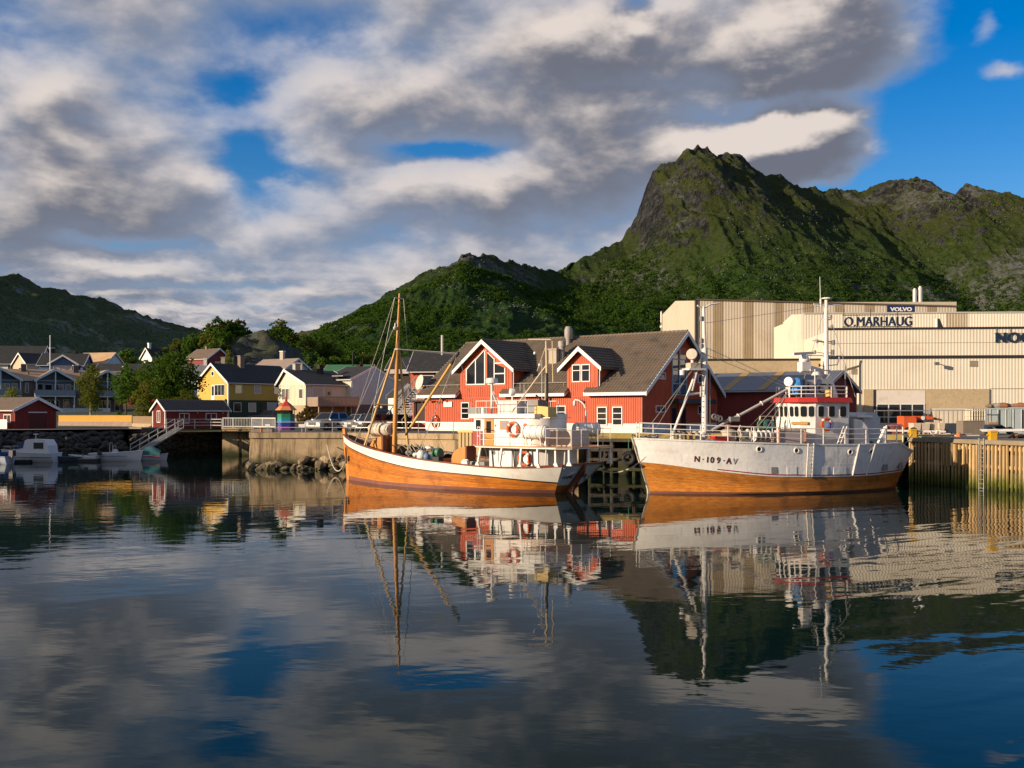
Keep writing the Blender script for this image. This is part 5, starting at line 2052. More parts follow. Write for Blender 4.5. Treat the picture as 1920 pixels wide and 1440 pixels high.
 railing(root, 'roof_rail', M_bwhite, [(x, -y, z) for x, y, z in pr], .72, .020, 2)
 rm = thing('radar_scanner', 'round white radar scanner on a post over the cutter wheelhouse front', 'radar', onA(-3.55, .4, zt + .24), AH)
 b = MB()
 b.tube((0, 0, 0), (0, 0, 1.72), .075, n=8)
 b.bar((-.75, .2, .2), (-.05, 0, 1.2), .05)
 b.bar((-.6, -.4, .2), (-.05, 0, 1.3), .05)
 b.build('post', M_bwhite, rm)
 b = MB()
 b.lathe([(.10, 0), (.33, .05), (.36, .20), (.30, .32), (.05, .36)], (0, 0, 1.7), EZ, 18)
 b.build('dome', M_bwhite, rm, smooth=True)
 sl = thing('search_light', 'white searchlight on the canvas dodger of the wooden cutter', 'searchlight', onA(-4.9, .2, zt + .98), AH)
 b = MB()
 b.tube((0, 0, 0), (0, 0, .25), .05, n=6)
 b.torus((0, 0, .42), EX, .18, .02, 12, 5, math.pi, 2 * math.pi)
 b.build('yoke', M_bwhite, sl)
 b = MB()
 b.lathe([(.05, -.16), (.20, -.12), (.22, .10), (.20, .14), (.02, .15)], (0, 0, .48), Vector((.5, .8, 0)), 16)
 b.build('lamp', M_bwhite, sl, smooth=True)
 b = MB()
 b.tube((-7.25, 0, zt), (-7.2, 0, 6.5), .075, n=8)
 b.build('mizzen_base', M_black, root)
 b = MB()
 b.tube((-7.2, 0, 6.5), (-7.15, 0, 8.35), .065, .05, 8)
 b.bar((-7.5, 0, 8.32), (-6.3, .5, 8.36), .05)
 b.tube((-7.55, -.1, 6.0), (-7.5, -.1, 8.3), .03, n=6)
 b.tube((-7.15, 0, 6.9), (-5.5, 1.0, zt + .3), .045, n=6)
 b.tube((-7.15, 0, 6.9), (-6.3, -1.0, zt + .3), .045, n=6)
 b.tube((-7.15, 0, 8.0), (-6.8, .35, 6.6), .02, n=5)
 mz = b.build('mizzen', mat('buff_paint', (.58, .44, .26), .5), root)
 b = MB()
 b.ball((-6.6, .3, 7.6), .09, 8)
 b.ball((-6.8, .1, 6.95), .10, 8)
 b.build('lamp', M_white, mz)
 for (x, y, z) in ((-5.05, -.3, 6.0), (-5.5, -.1, 5.95), (-5.9, -1.2, 7.3), (-6.0, .4, 5.6)):
  b = MB()
  b.tube((x, y, zt + .24), (x, y, z), .020, .010, 5)
  b.build('aerial', M_white, root)
 b = MB()
 b.prism([(-7.0, 0), (-7.95, 0), (-7.95, .55), (-7.2, .62), (-7.0, .55)], (0, 0, zt + .05), EX, EZ, EY, .1, .85)
 b.build('instrument_box', mat('ochre_yellow', (.58, .38, .10), .5, dirt=(.3, .18, .06)), root)
 b = MB()
 b.tube((-7.5, .3, 4.7), (-6.9, .6, 5.3), .05, n=6)
 b.build('exhaust', M_black, root)
 rr = [(-3.75, 1.85, zb + .11), (-4.3, 2.25, zb + .11), (-5.4, 2.25, zb + .11), (-6.4, 2.25, zb + .11), (-7.3, 2.25, zb + .11)]
 railing(root, 'deck_rail', M_bwhite, rr[:2], 1.0, .026, 2)
 railing(root, 'deck_rail', M_bwhite, rr[1:], .66, .014, 2)
 rr = [(-8.85, 2.2, zb + .11), (-9.6, 2.2, zb + .11), (-10.2, 1.75, zb + .11), (-10.2, .9, zb + .11), (-10.2, -.6, zb + .11), (-10.2, -1.75, zb + .11), (-9.4, -2.2, zb + .11), (-8.0, -2.2, zb + .11)]
 railing(root, 'deck_rail', M_bwhite, rr, .95, .017, 2)
 b = MB()
 b.box(-9.4, -7.9, -.9, .75, zb + .12, zb + .95)
 b.build('skylight', M_canvas, root)
 b = MB()
 pts = [(-8.75, -1.5, zb + .6), (-8.75, -1.5, 4.4)] + [(-8.75 + .75 * (1 - math.cos(a)), -1.5 + .0 * a, 4.4 + .65 * math.sin(a)) for a in [.3, .6, .9, 1.2, 1.57]]
 pts = [Vector(p) for p in pts]
 b.path(pts, .04, 6)
 b.ball((-7.98, -1.5, 4.85), .12, 8, (1, 1, 1.5))
 b.build('davit', M_bwhite, root)
 canister('life_raft_drum', 'white life raft drum lying on the cutter boat deck beside the wheelhouse', onA(-8.0, 1.95, zb + .86), dirA((1, .12, 0)), 1.45, .38)
 canister('life_raft_drum', 'white life raft drum lying at the stern corner of the cutter boat deck', onA(-8.75, -1.55, zb + .98), dirA((.55, 1, 0)), 1.5, .38)
 lifebuoy('lifebuoy', 'orange lifebuoy on the white wheelhouse side of the wooden cutter', onA(-6.05, 1.53, 3.42), dirA((0, 1, 0)), .34, 'orange lifebuoys')
 lifebuoy('lifebuoy', 'orange lifebuoy on the lower deckhouse of the wooden cutter', onA(-7.05, 1.75, 1.85), dirA((0, 1, 0)), .34, 'orange lifebuoys')
 t = thing('covered_raft', 'canvas-covered raft bundle on the wooden cabin ahead of the mast', 'raft', onA(5.85, .1, 2.9), AH)
 b = MB()
 rows = []
 for k in range(9):
  x = .95 - 1.75 * k / 8
  row = []
  for j in range(13):
   a = 2 * math.pi * j / 12
   r = .46 * (1 - .10 * abs(k - 4) / 4) + .03 * math.sin(3 * a + k) + (.02 if k % 2 else -.02)
   row.append((x, r * 1.05 * math.cos(a), .40 + r * .92 * math.sin(a)))
  rows.append(row)
 b.grid(rows)
 b.add(rows[0][:-1], [tuple(range(12))])
 b.add(rows[-1][:-1], [tuple(range(12))[::-1]])
 b.build('cover', M_canvas, t, smooth=True)
 for x in (.75, .45, .15, -.2):
  b = MB()
  b.torus((x, 0, .40), EX, .46, .022, 14, 5)
  b.build('lashing', M_rope, t)
 t = thing('net_pile', 'heap of grey netting and tackle behind the mast of the wooden cutter', 'net', onA(2.6, .1, 1.62), AH)
 r_ = random.Random(4)
 for k in range(14):
  b = MB()
  b.ball((r_.uniform(-1.2, 1.2), r_.uniform(-.6, .6), r_.uniform(.05, .55)), r_.uniform(.14, .32), 7, (1.3, 1, .7))
  b.build('bundle', r_.choice([M_greyp, M_brownc, M_black, M_greyp, M_bwhite]), t)
 for k in range(8):
  p = Vector((r_.uniform(-1.1, 1.1), r_.uniform(-.5, .6), .3))
  b = MB()
  b.path([p, p + Vector((.3, .1, .45)), p + Vector((.55, .0, .2)), p + Vector((.8, .2, .5))], .03, 5)
  b.build('rope', r_.choice([M_rope, M_black]), t)
 t = thing('tarpaulin', 'low brown tarpaulin over the hatch of the wooden cutter', 'tarpaulin', onA(1.1, .1, 1.5), AH)
 b = MB()
 rows = []
 for i in range(9):
  rows.append([(1.0 - 2.2 * i / 8, -.8 + 1.6 * j / 6, .42 + .20 * noise.noise(Vector((i * .7, j * .6, 2))) - .35 * (abs(j - 3) / 3) ** 3) for j in range(7)])
 b.grid(rows)
 b.build('sheet', M_canvas, t, smooth=True)
 b = MB()
 b.box(-1.1, .9, -.7, .7, -.3, .15)
 b.build('hatch', M_varn, t)
 for (x, col, nm) in ((1.15, M_bwhite, 'pale buoy'), (.62, M_bwhite, 'small pale buoy')):
  pass
 for x, y, m, lb, s in ((1.35, 1.15, M_bwhite, 'white mooring buoy lying on the deck of the wooden cutter', .30), (.85, 1.2, mat('blue_buoy', (.12, .20, .28), .5), 'small grey-blue buoy beside the white one on the cutter deck', .22)):
  t = thing('buoy', lb, 'buoy', onA(x, y, 1.5), AH)
  b = MB()
  b.ball((0, 0, s), s, 12, (1, 1, 1.15))
  b.build('body', m, t, smooth=True)
  b = MB()
  b.lathe([(.03, 0), (.10, .02), (.08, .10), (.03, .12)], (0, 0, 2.1 * s), EZ, 8)
  b.build('eye', M_black, t)
 t = thing('winch', 'green deck winch on the wooden cutter', 'winch', onA(.1, 1.05, 1.4), AH)
 b = MB()
 b.box(-.25, .25, -.2, .2, 0, .35)
 b.build('base', M_black, t)
 mg = mat('winch_green', (.055, .16, .09), .45, .1)
 b = MB()
 b.lathe([(.30, -.22), (.30, -.17), (.15, -.15), (.15, .15), (.30, .17), (.30, .22)], (0, 0, .55), EX, 14)
 b.build('drum', mg, t)
 b = MB()
 b.ball((0, -.05, .62), .28, 10)
 b.build('housing', mg, t, smooth=True)
 b = MB()
 pr = [(-.95, 1.0), (-2.0, 1.0), (-2.0, 2.36)] + [(-2.0 + 1.1 * math.sin(a), 1.6 + .76 * math.cos(a)) for a in [.12, .25, .5, .75, 1.0, 1.25, 1.5]]
 b.prism(pr, (0, 0, 0), EX, EZ, EY, .2, .95)
 hd = b.build('companionway', M_varn, root)
 b = MB()
 b.box(-2.12, -2.005, .17, .98, 1.0, 2.42)
 b.build('door', M_mahog, hd)
 b = MB()
 b.box(-.85, .95, -.5, .8, 1.0, 1.38)
 b.build('hatch', M_varn, root)
 for x in (-2.55,):
  b = MB()
  b.lathe([(.24, -.10), (.13, -.03), (.13, .03), (.24, .10)], (x, 1.55, 1.45), EY, 14)
  b.build('warping_drum', M_bwhite, root)
 b = MB()
 b.box(-3.5, -2.4, -.2, 1.0, 1.0, 1.55)
 b.build('winch_bed', M_greyp, root)
 t = thing('anchor', 'dark stock anchor hanging at the bow of the wooden cutter', 'anchor', onA(8.95, .42, 1.15), AH)
 b = MB()
 b.bar((0, 0, -.1), (0, .05, .95), .07)
 b.build('shank', M_black, t)
 b = MB()
 b.bar((-.28, .05, .15), (.28, .05, .15), .08)
 b.bar((-.28, .05, .15), (-.32, .08, .42), .08)
 b.bar((.28, .05, .15), (.32, .08, .42), .08)
 b.build('flukes', M_black, t)
 return H
HA = cutter()
# ================================================================== the white and brown boat
BC, BH = (14.93, 57.1, 0), math.atan2(-4.4, -15.1)
BMX = Matrix.Translation(BC) @ Matrix.Rotation(BH, 4, 'Z')
def onB(x, y, z):
 return BMX @ Vector((x, y, z))
def dirB(v):
 return (BMX.to_3x3() @ Vector(v)).normalized()
def trawler():
 root = thing('fishing_boat', 'white-topped fishing boat with brown wooden lower hull and red-banded wheelhouse', 'boat', BC, BH)
 H = Hull(lambda z: 7.88 + .31 * z, lambda z: -7.5 - .42 * max(-.2, z), 2.72,
   [(0, 0), (.015, .26), (.04, .46), (.08, .66), (.15, .83), (.3, .97), (.5, 1), (.65, .96), (.8, .76), (.9, .48), (.96, .24), (1, .02)],
   [(0, 0), (.03, .14), (.08, .32), (.16, .58), (.3, .88), (.5, 1), (.68, .88), (.82, .56), (.92, .24), (1, .01)],
   [(0, 2.20), (.06, 2.24), (.10, 2.42), (.145, 2.66), (.25, 2.62), (.45, 2.64), (.6, 2.72), (.8, 2.84), (1, 2.98)])
 bnd = lambda t: spl(t, [(0, 1.06), (.1, .96), (.3, .86), (.58, .92), (.8, 1.25), (.95, 1.60), (1, 1.68)])
 boot = lambda t: .12
 M_bw = mat('hull_white', (.74, .71, .67), .36, .05, 1.0, .035, 1.3, streak=.42, dirt=(.46, .36, .26), dirt_amt=.35, dirt_scale=1.6)
 for sd in (1, -1):
  H.strip(root, 'hull_core', M_caulk, lambda t: -.9, lambda t: H.rail(t) - .04, sd, off=-.05, thick=.03, nz=8)
  H.strip(root, 'boot_topping', M_boot, lambda t: -.7, boot, sd, off=-.03, thick=.045, nz=4)
  N = 8
  for k in range(N):
   H.strip(root, 'plank', M_larch, lambda t, k=k: boot(t) + (bnd(t) - boot(t)) * k / N + .004, lambda t, k=k: boot(t) + (bnd(t) - boot(t)) * (k + 1) / N - .003, sd, off=-.02, thick=.034, n=40, nz=1)
  mid = lambda t: spl(t, [(0, 1.66), (.3, 1.58), (.6, 1.70), (.8, 1.98), (1, 2.2)])
  H.strip(root, 'lower_plating', M_bw, lambda t: bnd(t) + .01, mid, sd, off=-.02, thick=.05, nz=3)
  H.strip(root, 'upper_plating', M_bw, mid, lambda t: H.rail(t), sd, off=-.02, thick=.038, nz=4)
  H.strip(root, 'sheer_moulding', M_bw, lambda t: H.rail(t) - .06, lambda t: H.rail(t) + .012, sd, off=-.06, thick=.12, nz=1)
  H.strip(root, 'red_line', mat('dark_red_line', (.28, .025, .030), .5), lambda t: bnd(t) + .085, lambda t: bnd(t) + .14, sd, off=.02, thick=.02, t0=.02, t1=.79, n=40, nz=1)
  for x in (-2.95, -3.95):
   t = (x + 8.0) / 16.3
   b = MB()
   b.path([H.P(t, z, sd, .05) for z in (bnd(t) + .06, 1.5, 2.0, H.rail(t))], .05, 6)
   b.build('fender_bar', M_bwhite, root)
 b = MB()
 b.prism([(7.83, -1.0), (7.97, -1.0), (8.0, .2), (8.92, 3.0), (8.80, 3.0), (7.86, .2)], (0, 0, 0), EX, EZ, EY, -.07, .07)
 b.build('stem', mat('pale_stem', (.50, .42, .30), .6), root)
 b = MB()
 rows = []
 for k in range(31):
  t = .01 + .985 * k / 30
  z = H.rail(t) - .06
  rows.append([H.P(t, z, sd, -.03) for sd in (1, -1)])
 b.grid(rows)
 b.build('deck', mat('red_deck', (.17, .06, .045), .8, .14, 1.5), root)
 for x, z in ((2.76, 2.40), (.66, 2.31), (-2.64, 2.20), (-4.02, 2.20)):
  t = (x + 8.3) / 16.8
  for sd in (1, -1):
   p, n = H.P(t, z, sd), H.normal(t, z, sd)
   b = MB()
   b.torus(p + n * .03, n, .135, .035, 18, 6)
   po = b.build('porthole', M_bwhite, root, smooth=True)
   b = MB()
   b.lathe([(.12, 0), (.12, .012)], p + n * .024, n, 16)
   b.build('pane', M_dkglass, po)
 for x, z, w, h in ((2.0, 1.28, .34, .34), (1.0, 1.25, .55, .40), (-.85, 1.22, .75, .42), (-2.0, 1.2, .8, .4), (-5.25, 1.42, .45, .55), (-6.6, 1.5, .4, .55)):
  t = (x + 8.0) / 16.4
  p, n = H.P(t, z), H.normal(t, z)
  u = n.cross(EZ).normalized()
  b = MB()
  b.bx(p, u, EZ, n, -w / 2, w / 2, -h / 2, h / 2, .02, .05)
  b.build('shell_plate' if w > .5 else 'scupper', M_bw if w > .5 else M_greyp, root)
 t = (0.02 + 8.0) / 16.5
 p0, p1 = H.P(t, .90, 1, .10), H.P(t, 2.70, 1, .10)
 u = (H.P(t + .01, 1.5) - H.P(t - .01, 1.5)).normalized()
 ld = MB()
 for s in (-.17, .17):
  ld.bar(p0 + u * s, p1 + u * s, .05)
 lo = ld.build('side_ladder', M_bwhite, root)
 for k in range(9):
  c = p0 + (p1 - p0) * (k + .5) / 9
  b = MB()
  b.bar(c - u * .15, c + u * .15, .04)
  b.build('rung', M_bwhite, lo)
 M_regd = mat('registration_red', (.10, .012, .016), .5)
 xs = 6.02
 for ch, adv in (('N', .37), ('\u00b7', .17), ('1', .22), ('0', .31), ('9', .31), ('\u00b7', .17), ('A', .31), ('V', .34)):
  z = 1.63 + .07 * (xs - 4.2)
  t = (xs - H.stern(z)) / (H.stem(z) - H.stern(z))
  p, n = H.P(t, z), H.normal(t, z)
  u = (H.P(t - .01, z - .012) - H.P(t + .01, z + .012)).normalized()
  v = n.cross(u).normalized()
  me = text_mesh(ch, .46, .006, M_regd if ch != 'V' else mat('faded_letter', (.42, .38, .36), .6), sx=.85, bold=.004)
  inst('lettering', me, root, basis(p + n * .052, u, v, n))
  xs -= adv
 # ---------------- guard rail
 pts = []
 for k in range(11):
  t = .985 - (.985 - .20) * k / 10
  pts.append(H.P(t, H.rail(t) + .01, 1, -.10))
 railing(root, 'guard_rail', M_bwhite, pts, .80, .026, 3)
 pts2 = [H.P(.985 - (.985 - .20) * k / 10, H.rail(.985 - (.985 - .20) * k / 10) + .01, -1, -.10) for k in range(11)]
 railing(root, 'guard_rail', M_bwhite, pts2, .80, .026, 3)
 aft = [H.P(t, H.rail(max(t, .15)) + .01, 1, -.12) for t in (.195, .15, .12)]
 railing(root, 'guard_rail', M_bwhite, aft, .95, .035, 2)
 b = MB()
 b.prism([(-5.55, 2.62), (-5.15, 2.62), (-5.62, 3.55), (-5.72, 3.55)], (0, 0, 0), EX, EZ, EY, 1.55, 1.75)
 b.build('rail_gusset', M_bwhite, root)
 b = MB()
 b.torus((-7.3, .3, 2.34), EY, .28, .03, 14, 6, 0, math.pi)
 b.build('stern_hoop', M_bwhite, root)
 # ---------------- wheelhouse
 zd = 2.55
 zt = 4.92
 def plan(z):
  k = (z - zd) / (zt - zd)
  f = .12 * k
  return [(-.22 + f, .72), (-.62 + f, 1.12 + f * .5), (-1.25, 1.55 + f * .6), (-3.4, 1.45 + f * .4), (-3.6, 1.25), (-3.6, -1.25), (-3.4, -1.45), (-1.25, -1.55 - f * .6), (-.62 + f, -1.12 - f * .5), (-.22 + f, -.72)]
 b = MB()
 rows = []
 for z in (zd - .2, zd, 3.3, 4.0, zt):
  pl = [(x, y, z) for x, y in plan(z)]
  rows.append(pl + [pl[0]])
 b.grid([r[::1] for r in rows])
 b.add([(x, y, zt) for x, y in plan(zt)], [tuple(range(10))])
 wo = b.build('wheelhouse', M_bwhite, root)
 def ring(grow, z):
  return [(x * (1 + .0) + (grow if x > -1 else (-grow * .5 if x < -3.3 else 0)), y + (grow if y > 0 else -grow), z) for x, y in plan(zt)]
 b = MB()
 lo_, hi_ = ring(.20, zt - .03), ring(.10, zt + .24)
 b.grid([lo_ + [lo_[0]], hi_ + [hi_[0]]])
 b.add(lo_, [tuple(range(10))[::-1]])
 b.add(hi_, [tuple(range(10))])
 b.build('visor', M_redp, root)
 def wall_pt(i, f, z):
  a, c = plan(z)[i], plan(z)[(i + 1) % 10]
  return Vector((a[0] + (c[0] - a[0]) * f, a[1] + (c[1] - a[1]) * f, z))
 def whwin(i, f0, f1, z0=4.10, z1=4.68):
  A_, B_, C_ = wall_pt(i, f0, z0), wall_pt(i, f1, z0), wall_pt(i, f0, z1)
  U, V = (B_ - A_), (C_ - A_)
  w, h = U.length, V.length
  U.normalize()
  V.normalize()
  N = U.cross(V).normalized()
  ctr = Vector((-1.5, 0, 4.4))
  if N.dot(A_ - ctr) < 0:
   N = -N
  b = MB()
  c = .07
  poly = [(c, 0), (w - c, 0), (w, c), (w, h - c), (w - c, h), (c, h), (0, h - c), (0, c)]
  b.prism([(-.04 + x * (w + .08) / w, -.04 + y * (h + .08) / h) for x, y in poly], A_, U, V, N, .0, .015)
  f = b.build('window', M_bwhite, wo)
  b = MB()
  b.prism(poly, A_, U, V, N, .016, .028)
  b.build('pane', M_dkglass, f)
 whwin(0, .10, .45)
 whwin(0, .55, .92)
 for i, fs in ((1, ((.06, .46), (.56, .92))), (2, ((.08, .24), (.40, .57), (.74, .92))), (9, ((.08, .30), (.39, .61), (.70, .92)))):
  for f0, f1 in fs:
   whwin(i, f0, f1)
 b = MB()
 q0, q1 = wall_pt(0, .2, 3.75), wall_pt(1, .5, 3.75)
 b.bar(q0 + Vector((.05, .08, 0)), q1 + Vector((.05, .08, 0)), .05, .16)
 b.build('name_board', mat('ochre_board', (.45, .24, .06), .6), wo)
 lifebuoy('lifebuoy', 'orange lifebuoy on the wheelhouse side of the white and brown boat', onB(-1.85, 1.72, 3.68), dirB((0, 1, 0)), .30, 'orange lifebuoys')
 t = thing('rope_coil', 'bright blue rope hanging inside the lifebuoy on the white and brown boat', 'rope', onB(-1.95, 1.80, 3.62), BH)
 for k in range(3):
  b = MB()
  b.torus((-.02 * k, .03 * k, 0), EY, .13, .035, 12, 6)
  b.build('loop', mat('blue_rope', (.03, .12, .40), .7), t)
 b = MB()
 b.prism([(-3.9, 2.4), (-4.9, 2.4), (-4.75, 3.5), (-4.4, 3.9), (-3.9, 4.0)], (0, 0, 0), EX, EZ, EY, -1.2, 1.3)
 b.build('casing', M_bwhite, root)
 b = MB()
 b.box(-6.3, -5.2, -1.6, .3, 2.35, 4.05)
 b.prism([(-6.3, 4.05), (-5.2, 4.05), (-5.45, 4.35), (-6.1, 4.35)], (0, 0, 0), EX, EZ, EY, -1.5, .2)
 b.build('funnel_casing', mat('pale_grey', (.48, .48, .48), .5), root)
 b = MB()
 b.box(-5.6, -4.6, -1.2, .6, 4.06, 4.18)
 b.build('bridge_wing', M_bwhite, root)
 # ---------------- top of the wheelhouse
 zr = zt + .24
 pr = [(-.2, .7, zr), (-.65, 1.15, zr), (-1.3, 1.5, zr), (-2.3, 1.5, zr), (-3.3, 1.42, zr), (-3.5, 1.2, zr)]
 railing(root, 'roof_rail', M_bwhite, pr, .62, .025, 3)
 railing(root, 'roof_rail', M_bwhite, [(x, -y, z) for x, y, z in pr], .62, .025, 3)
 M_nameb = mat('name_grey', (.36, .37, .39), .5, .1, 2)
 b = MB()
 b.prism([(-1.25, 0), (-3.4, 0), (-3.05, .95), (-2.85, 1.35), (-2.6, 1.05), (-1.25, .98)], (0, 0, zr), EX, EZ, EY, .45, .55)
 nb = b.build('name_screen', M_nameb, root)
 me = text_mesh('LICI', .78, .012, M_black, sx=1.05, bold=.012, spacing=1.1)
 mw = max(v.co.x for v in me.vertices)
 me.transform(Matrix.Diagonal((1.5 / mw, 1, 1, 1)))
 inst('lettering', me, nb, basis(Vector((-1.35, .565, zr + .24)), -EX, EZ, EY))
 b = MB()
 b.box(-1.2, -.9, .2, .55, zr, zr + 1.0)
 b.build('flag_locker', mat('brown_box', (.13, .11, .08), .7), root)
 b = MB()
 b.lathe([(.05, 0), (.22, .05), (.22, .4), (.05, .46)], (-2.55, .9, zr), EZ, 10)
 b.build('tub', mat('ochre_yellow', (.58, .38, .10), .5), root)
 t = thing('blue_bundle', 'bright blue tarp bundle on the wheelhouse roof, front corner', 'tarp', onB(-.75, .55, zr + .05), BH)
 b = MB()
 rows = []
 for i in range(9):
  ph = math.pi * i / 8
  rows.append([((.34 + .07 * math.sin(3 * a + i)) * math.sin(ph) * math.cos(a), (.34 + .06 * math.cos(4 * a + i)) * math.sin(ph) * math.sin(a), .55 - .52 * math.cos(ph)) for a in [2 * math.pi * j / 12 for j in range(13)]])
 b.grid(rows)
 b.build('cover', mat('blue_tarp', (.05, .22, .48), .55, .14, 3), t, smooth=True)
 sl = thing('search_light', 'round white searchlight on a short post at the wheelhouse roof front', 'searchlight', onB(-.30, .5, zr), BH)
 b = MB()
 b.tube((0, 0, 0), (0, 0, .70), .05, n=6)
 b.build('post', M_bwhite, sl)
 b = MB()
 b.lathe([(.05, -.2), (.24, -.16), (.27, .10), (.25, .16), (.02, .17)], (0, 0, .88), Vector((.8, .6, 0)), 16)
 b.build('lamp', M_bwhite, sl, smooth=True)
 b = MB()
 b.tube((-2.95, 0, zr), (-2.95, 0, 7.6), .22, .16, 10)
 b.tube((-2.95, 0, 7.6), (-2.96, 0, 10.7), .14, .10, 10)
 b.prism([(-2.5, 0), (-3.6, 0), (-3.05, 1.5), (-2.85, 1.5)], (0, 0, zr), EX, EZ, EY, -.12, .12)
 ms = b.build('mast', M_bwhite, root)
 for z, w, x0 in ((10.45, .9, -.1), (8.35, .55, .0), (7.55, .9, .35), (9.6, .25, -.1)):
  b = MB()
  b.bar((-2.95 + w + x0 * 1.0, .0, z), (-2.95 - w + x0, .0, z), .06)
  b.build('spreader', M_bwhite, ms)
 b = MB()
 b.tube((-2.6, 0, 10.45), (-2.55, 0, 12.0), .022, .012, 6)
 b.tube((-2.6, 0, 10.3), (-2.6, 0, 10.75), .05, n=6)
 b.build('aerial', M_white, ms)
 b = MB()
 b.lathe([(.08, 0), (.30, .04), (.30, .10), (.05, .14)], (-3.0, 0, 10.72), EZ, 14)
 b.build('aerial_disc', M_white, ms)
 for x, z, r in ((-3.25, 9.75, .10), (-3.3, 9.2, .10), (-3.4, 8.3, .14), (-2.35, 8.35, .10), (-2.2, 7.75, .09), (-3.35, 7.75, .14), (-2.5, 7.0, .08)):
  b = MB()
  b.tube((x, .05, z - r), (x, .05, z + r), r * .7, n=8)
  b.bar((x, .05, z), (-2.95, 0, z - .08), .03)
  b.build('lamp', M_greyp, ms)
 b = MB()
 b.bar((-2.35, 0, 8.0), (-2.35, 0, 8.75), .05)
 b.bar((-2.05, .0, 8.38), (-2.65, 0, 8.38), .05)
 b.path([(-3.05, 0, 7.0), (-3.7, 0, 7.05), (-3.78, 0, 7.3), (-3.8, 0, 7.55)], .03, 5)
 b.build('aerial', M_white, ms)
 b = MB()
 b.bar((-3.6, 0, 7.56), (-4.05, 0, 7.56), .03)
 b.bar((-2.0, 0, 6.85), (-3.0, 0, 6.62), .14, .22)
 b.build('bracket', M_bwhite, ms)
 b = MB()
 b.tube((-4.0, .3, zr), (-4.0, .3, 7.05), .045, .03, 6)
 b.build('aerial', M_greyp, root)
 b = MB()
 b.tube((-1.85, .6, zr), (-1.85, .6, 6.75), .03, n=6)
 b.bar((-1.55, .6, 6.7), (-3.0, .3, 6.7), .07)
 b.build('cross_frame', M_bwhite, root)
 b = MB()
 b.lathe([(.10, 0), (.28, .08), (.22, .25), (.05, .3)], (-2.2, .2, 6.35), EZ, 14)
 b.build('aerial_dome', M_white, root, smooth=True)
 rd = thing('radar_scanner', 'white bar radar scanner on a pedestal ahead of the wheelhouse mast', 'radar', onB(-1.55, 0, 6.75), BH)
 b = MB()
 b.box(-.28, .28, -.25, .25, -.10, .42)
 b.build('pedestal', M_bwhite, rd)
 b = MB()
 b.lathe([(.25, 0), (.30, .08), (.22, .35), (.12, .42)], (0, 0, .42), EZ, 14)
 b.build('motor', M_bwhite, rd, smooth=True)
 b = MB()
 b.bar((.92, .35, .84), (-.92, -.35, .98), .12, .15)
 b.build('scanner', M_bwhite, rd)
 b = MB()
 b.bar((-1.3, 0, 6.7), (-2.95, 0, 6.4), .16, .2)
 b.build('radar_arm', M_bwhite, root)
 # ---------------- fore mast with legs, boom and lights
 b = MB()
 b.tube((4.62, 0, 2.6), (4.62, 0, 7.85), .165, .155, 12)
 fm = b.build('foremast', M_bwhite, root)
 b = MB()
 b.tube((4.62, 0, 7.85), (4.68, 0, 10.1), .11, .075, 10)
 b.build('topmast', M_bwhite, fm)
 b = MB()
 b.path([(5.05, 0, 10.15), (4.7, 0, 10.0), (4.3, 0, 10.22), (3.75, 0, 10.32)], .05, 6)
 b.build('mast_head', M_bwhite, fm)
 for z in (9.45, 8.25, 7.95):
  b = MB()
  b.tube((4.82, 0, z - .12), (4.82, 0, z + .12), .10, n=8)
  b.build('mast_lamp', M_greyp, fm)
 b = MB()
 for k in range(16):
  z = 3.2 + k * .29
  b.bar((4.72, .12, z), (4.90, .12, z), .03)
 b.bar((4.35, .1, 3.0), (4.35, .1, 6.6), .05)
 b.build('mast_steps', M_greyp, fm)
 for y in (.15,):
  b = MB()
  b.tube((6.75, y, 2.75), (4.75, .0, 7.45), .075, n=8)
  b.build('mast_leg', M_bwhite, fm)
 b = MB()
 b.tube((5.72, .08, 5.3), (4.62, .0, 5.42), .07, n=8)
 b.bar((5.0, .3, 5.2), (5.0, .3, 5.75), .06)
 b.build('crossbar', M_bwhite, fm)
 b = MB()
 b.box(4.75, 5.75, -.45, .45, 6.62, 6.72)
 b.bar((5.2, .3, 6.62), (5.5, .3, 5.5), .06)
 b.build('light_platform', M_bwhite, fm)
 b = MB()
 b.box(5.0, 5.6, -.3, .3, 6.73, 7.02)
 b.build('platform_box', mat('cream_box', (.48, .40, .29), .6), fm)
 t = thing('search_light', 'large white searchlight on the foremast platform of the white and brown boat', 'searchlight', onB(5.35, 0, 7.03), BH)
 b = MB()
 b.tube((0, 0, 0), (0, 0, .2), .09, n=8)
 b.build('post', M_bwhite, t)
 b = MB()
 b.lathe([(.05, -.26), (.24, -.22), (.31, .05), (.31, .14), (.28, .18), (.02, .19)], (0, 0, .45), Vector((.6, .8, .1)), 16)
 b.build('lamp', M_canvas, t, smooth=True)
 b = MB()
 b.tube((6.05, .2, 6.35), (6.05, .2, 6.62), .14, n=8)
 b.bar((6.05, .2, 6.6), (5.4, .1, 6.66), .05)
 b.build('deck_lamp', M_bwhite, fm)
 b = MB()
 b.tube((4.25, .1, 3.35), (-.55, .3, 5.75), .088, .072, 12)
 bo = b.build('boom', mat('pale_boom', (.42, .38, .34), .5, .08, 2, dirt=(.3, .2, .12), dirt_amt=.4), root)
 for f in (.22, .33, .62, .95):
  b = MB()
  c = Vector((4.25, .1, 3.35)).lerp(Vector((-.55, .3, 5.75)), f)
  d = (Vector((-.55, .3, 5.75)) - Vector((4.25, .1, 3.35))).normalized()
  b.torus(c, d, .11, .035, 12, 6)
  b.build('collar', M_bwhite, bo)
 b = MB()
 c = Vector((4.25, .1, 3.35)).lerp(Vector((-.55, .3, 5.75)), .25)
 b.box(c.x - .3, c.x + .25, c.y + .1, c.y + .35, c.z - .1, c.z + .15)
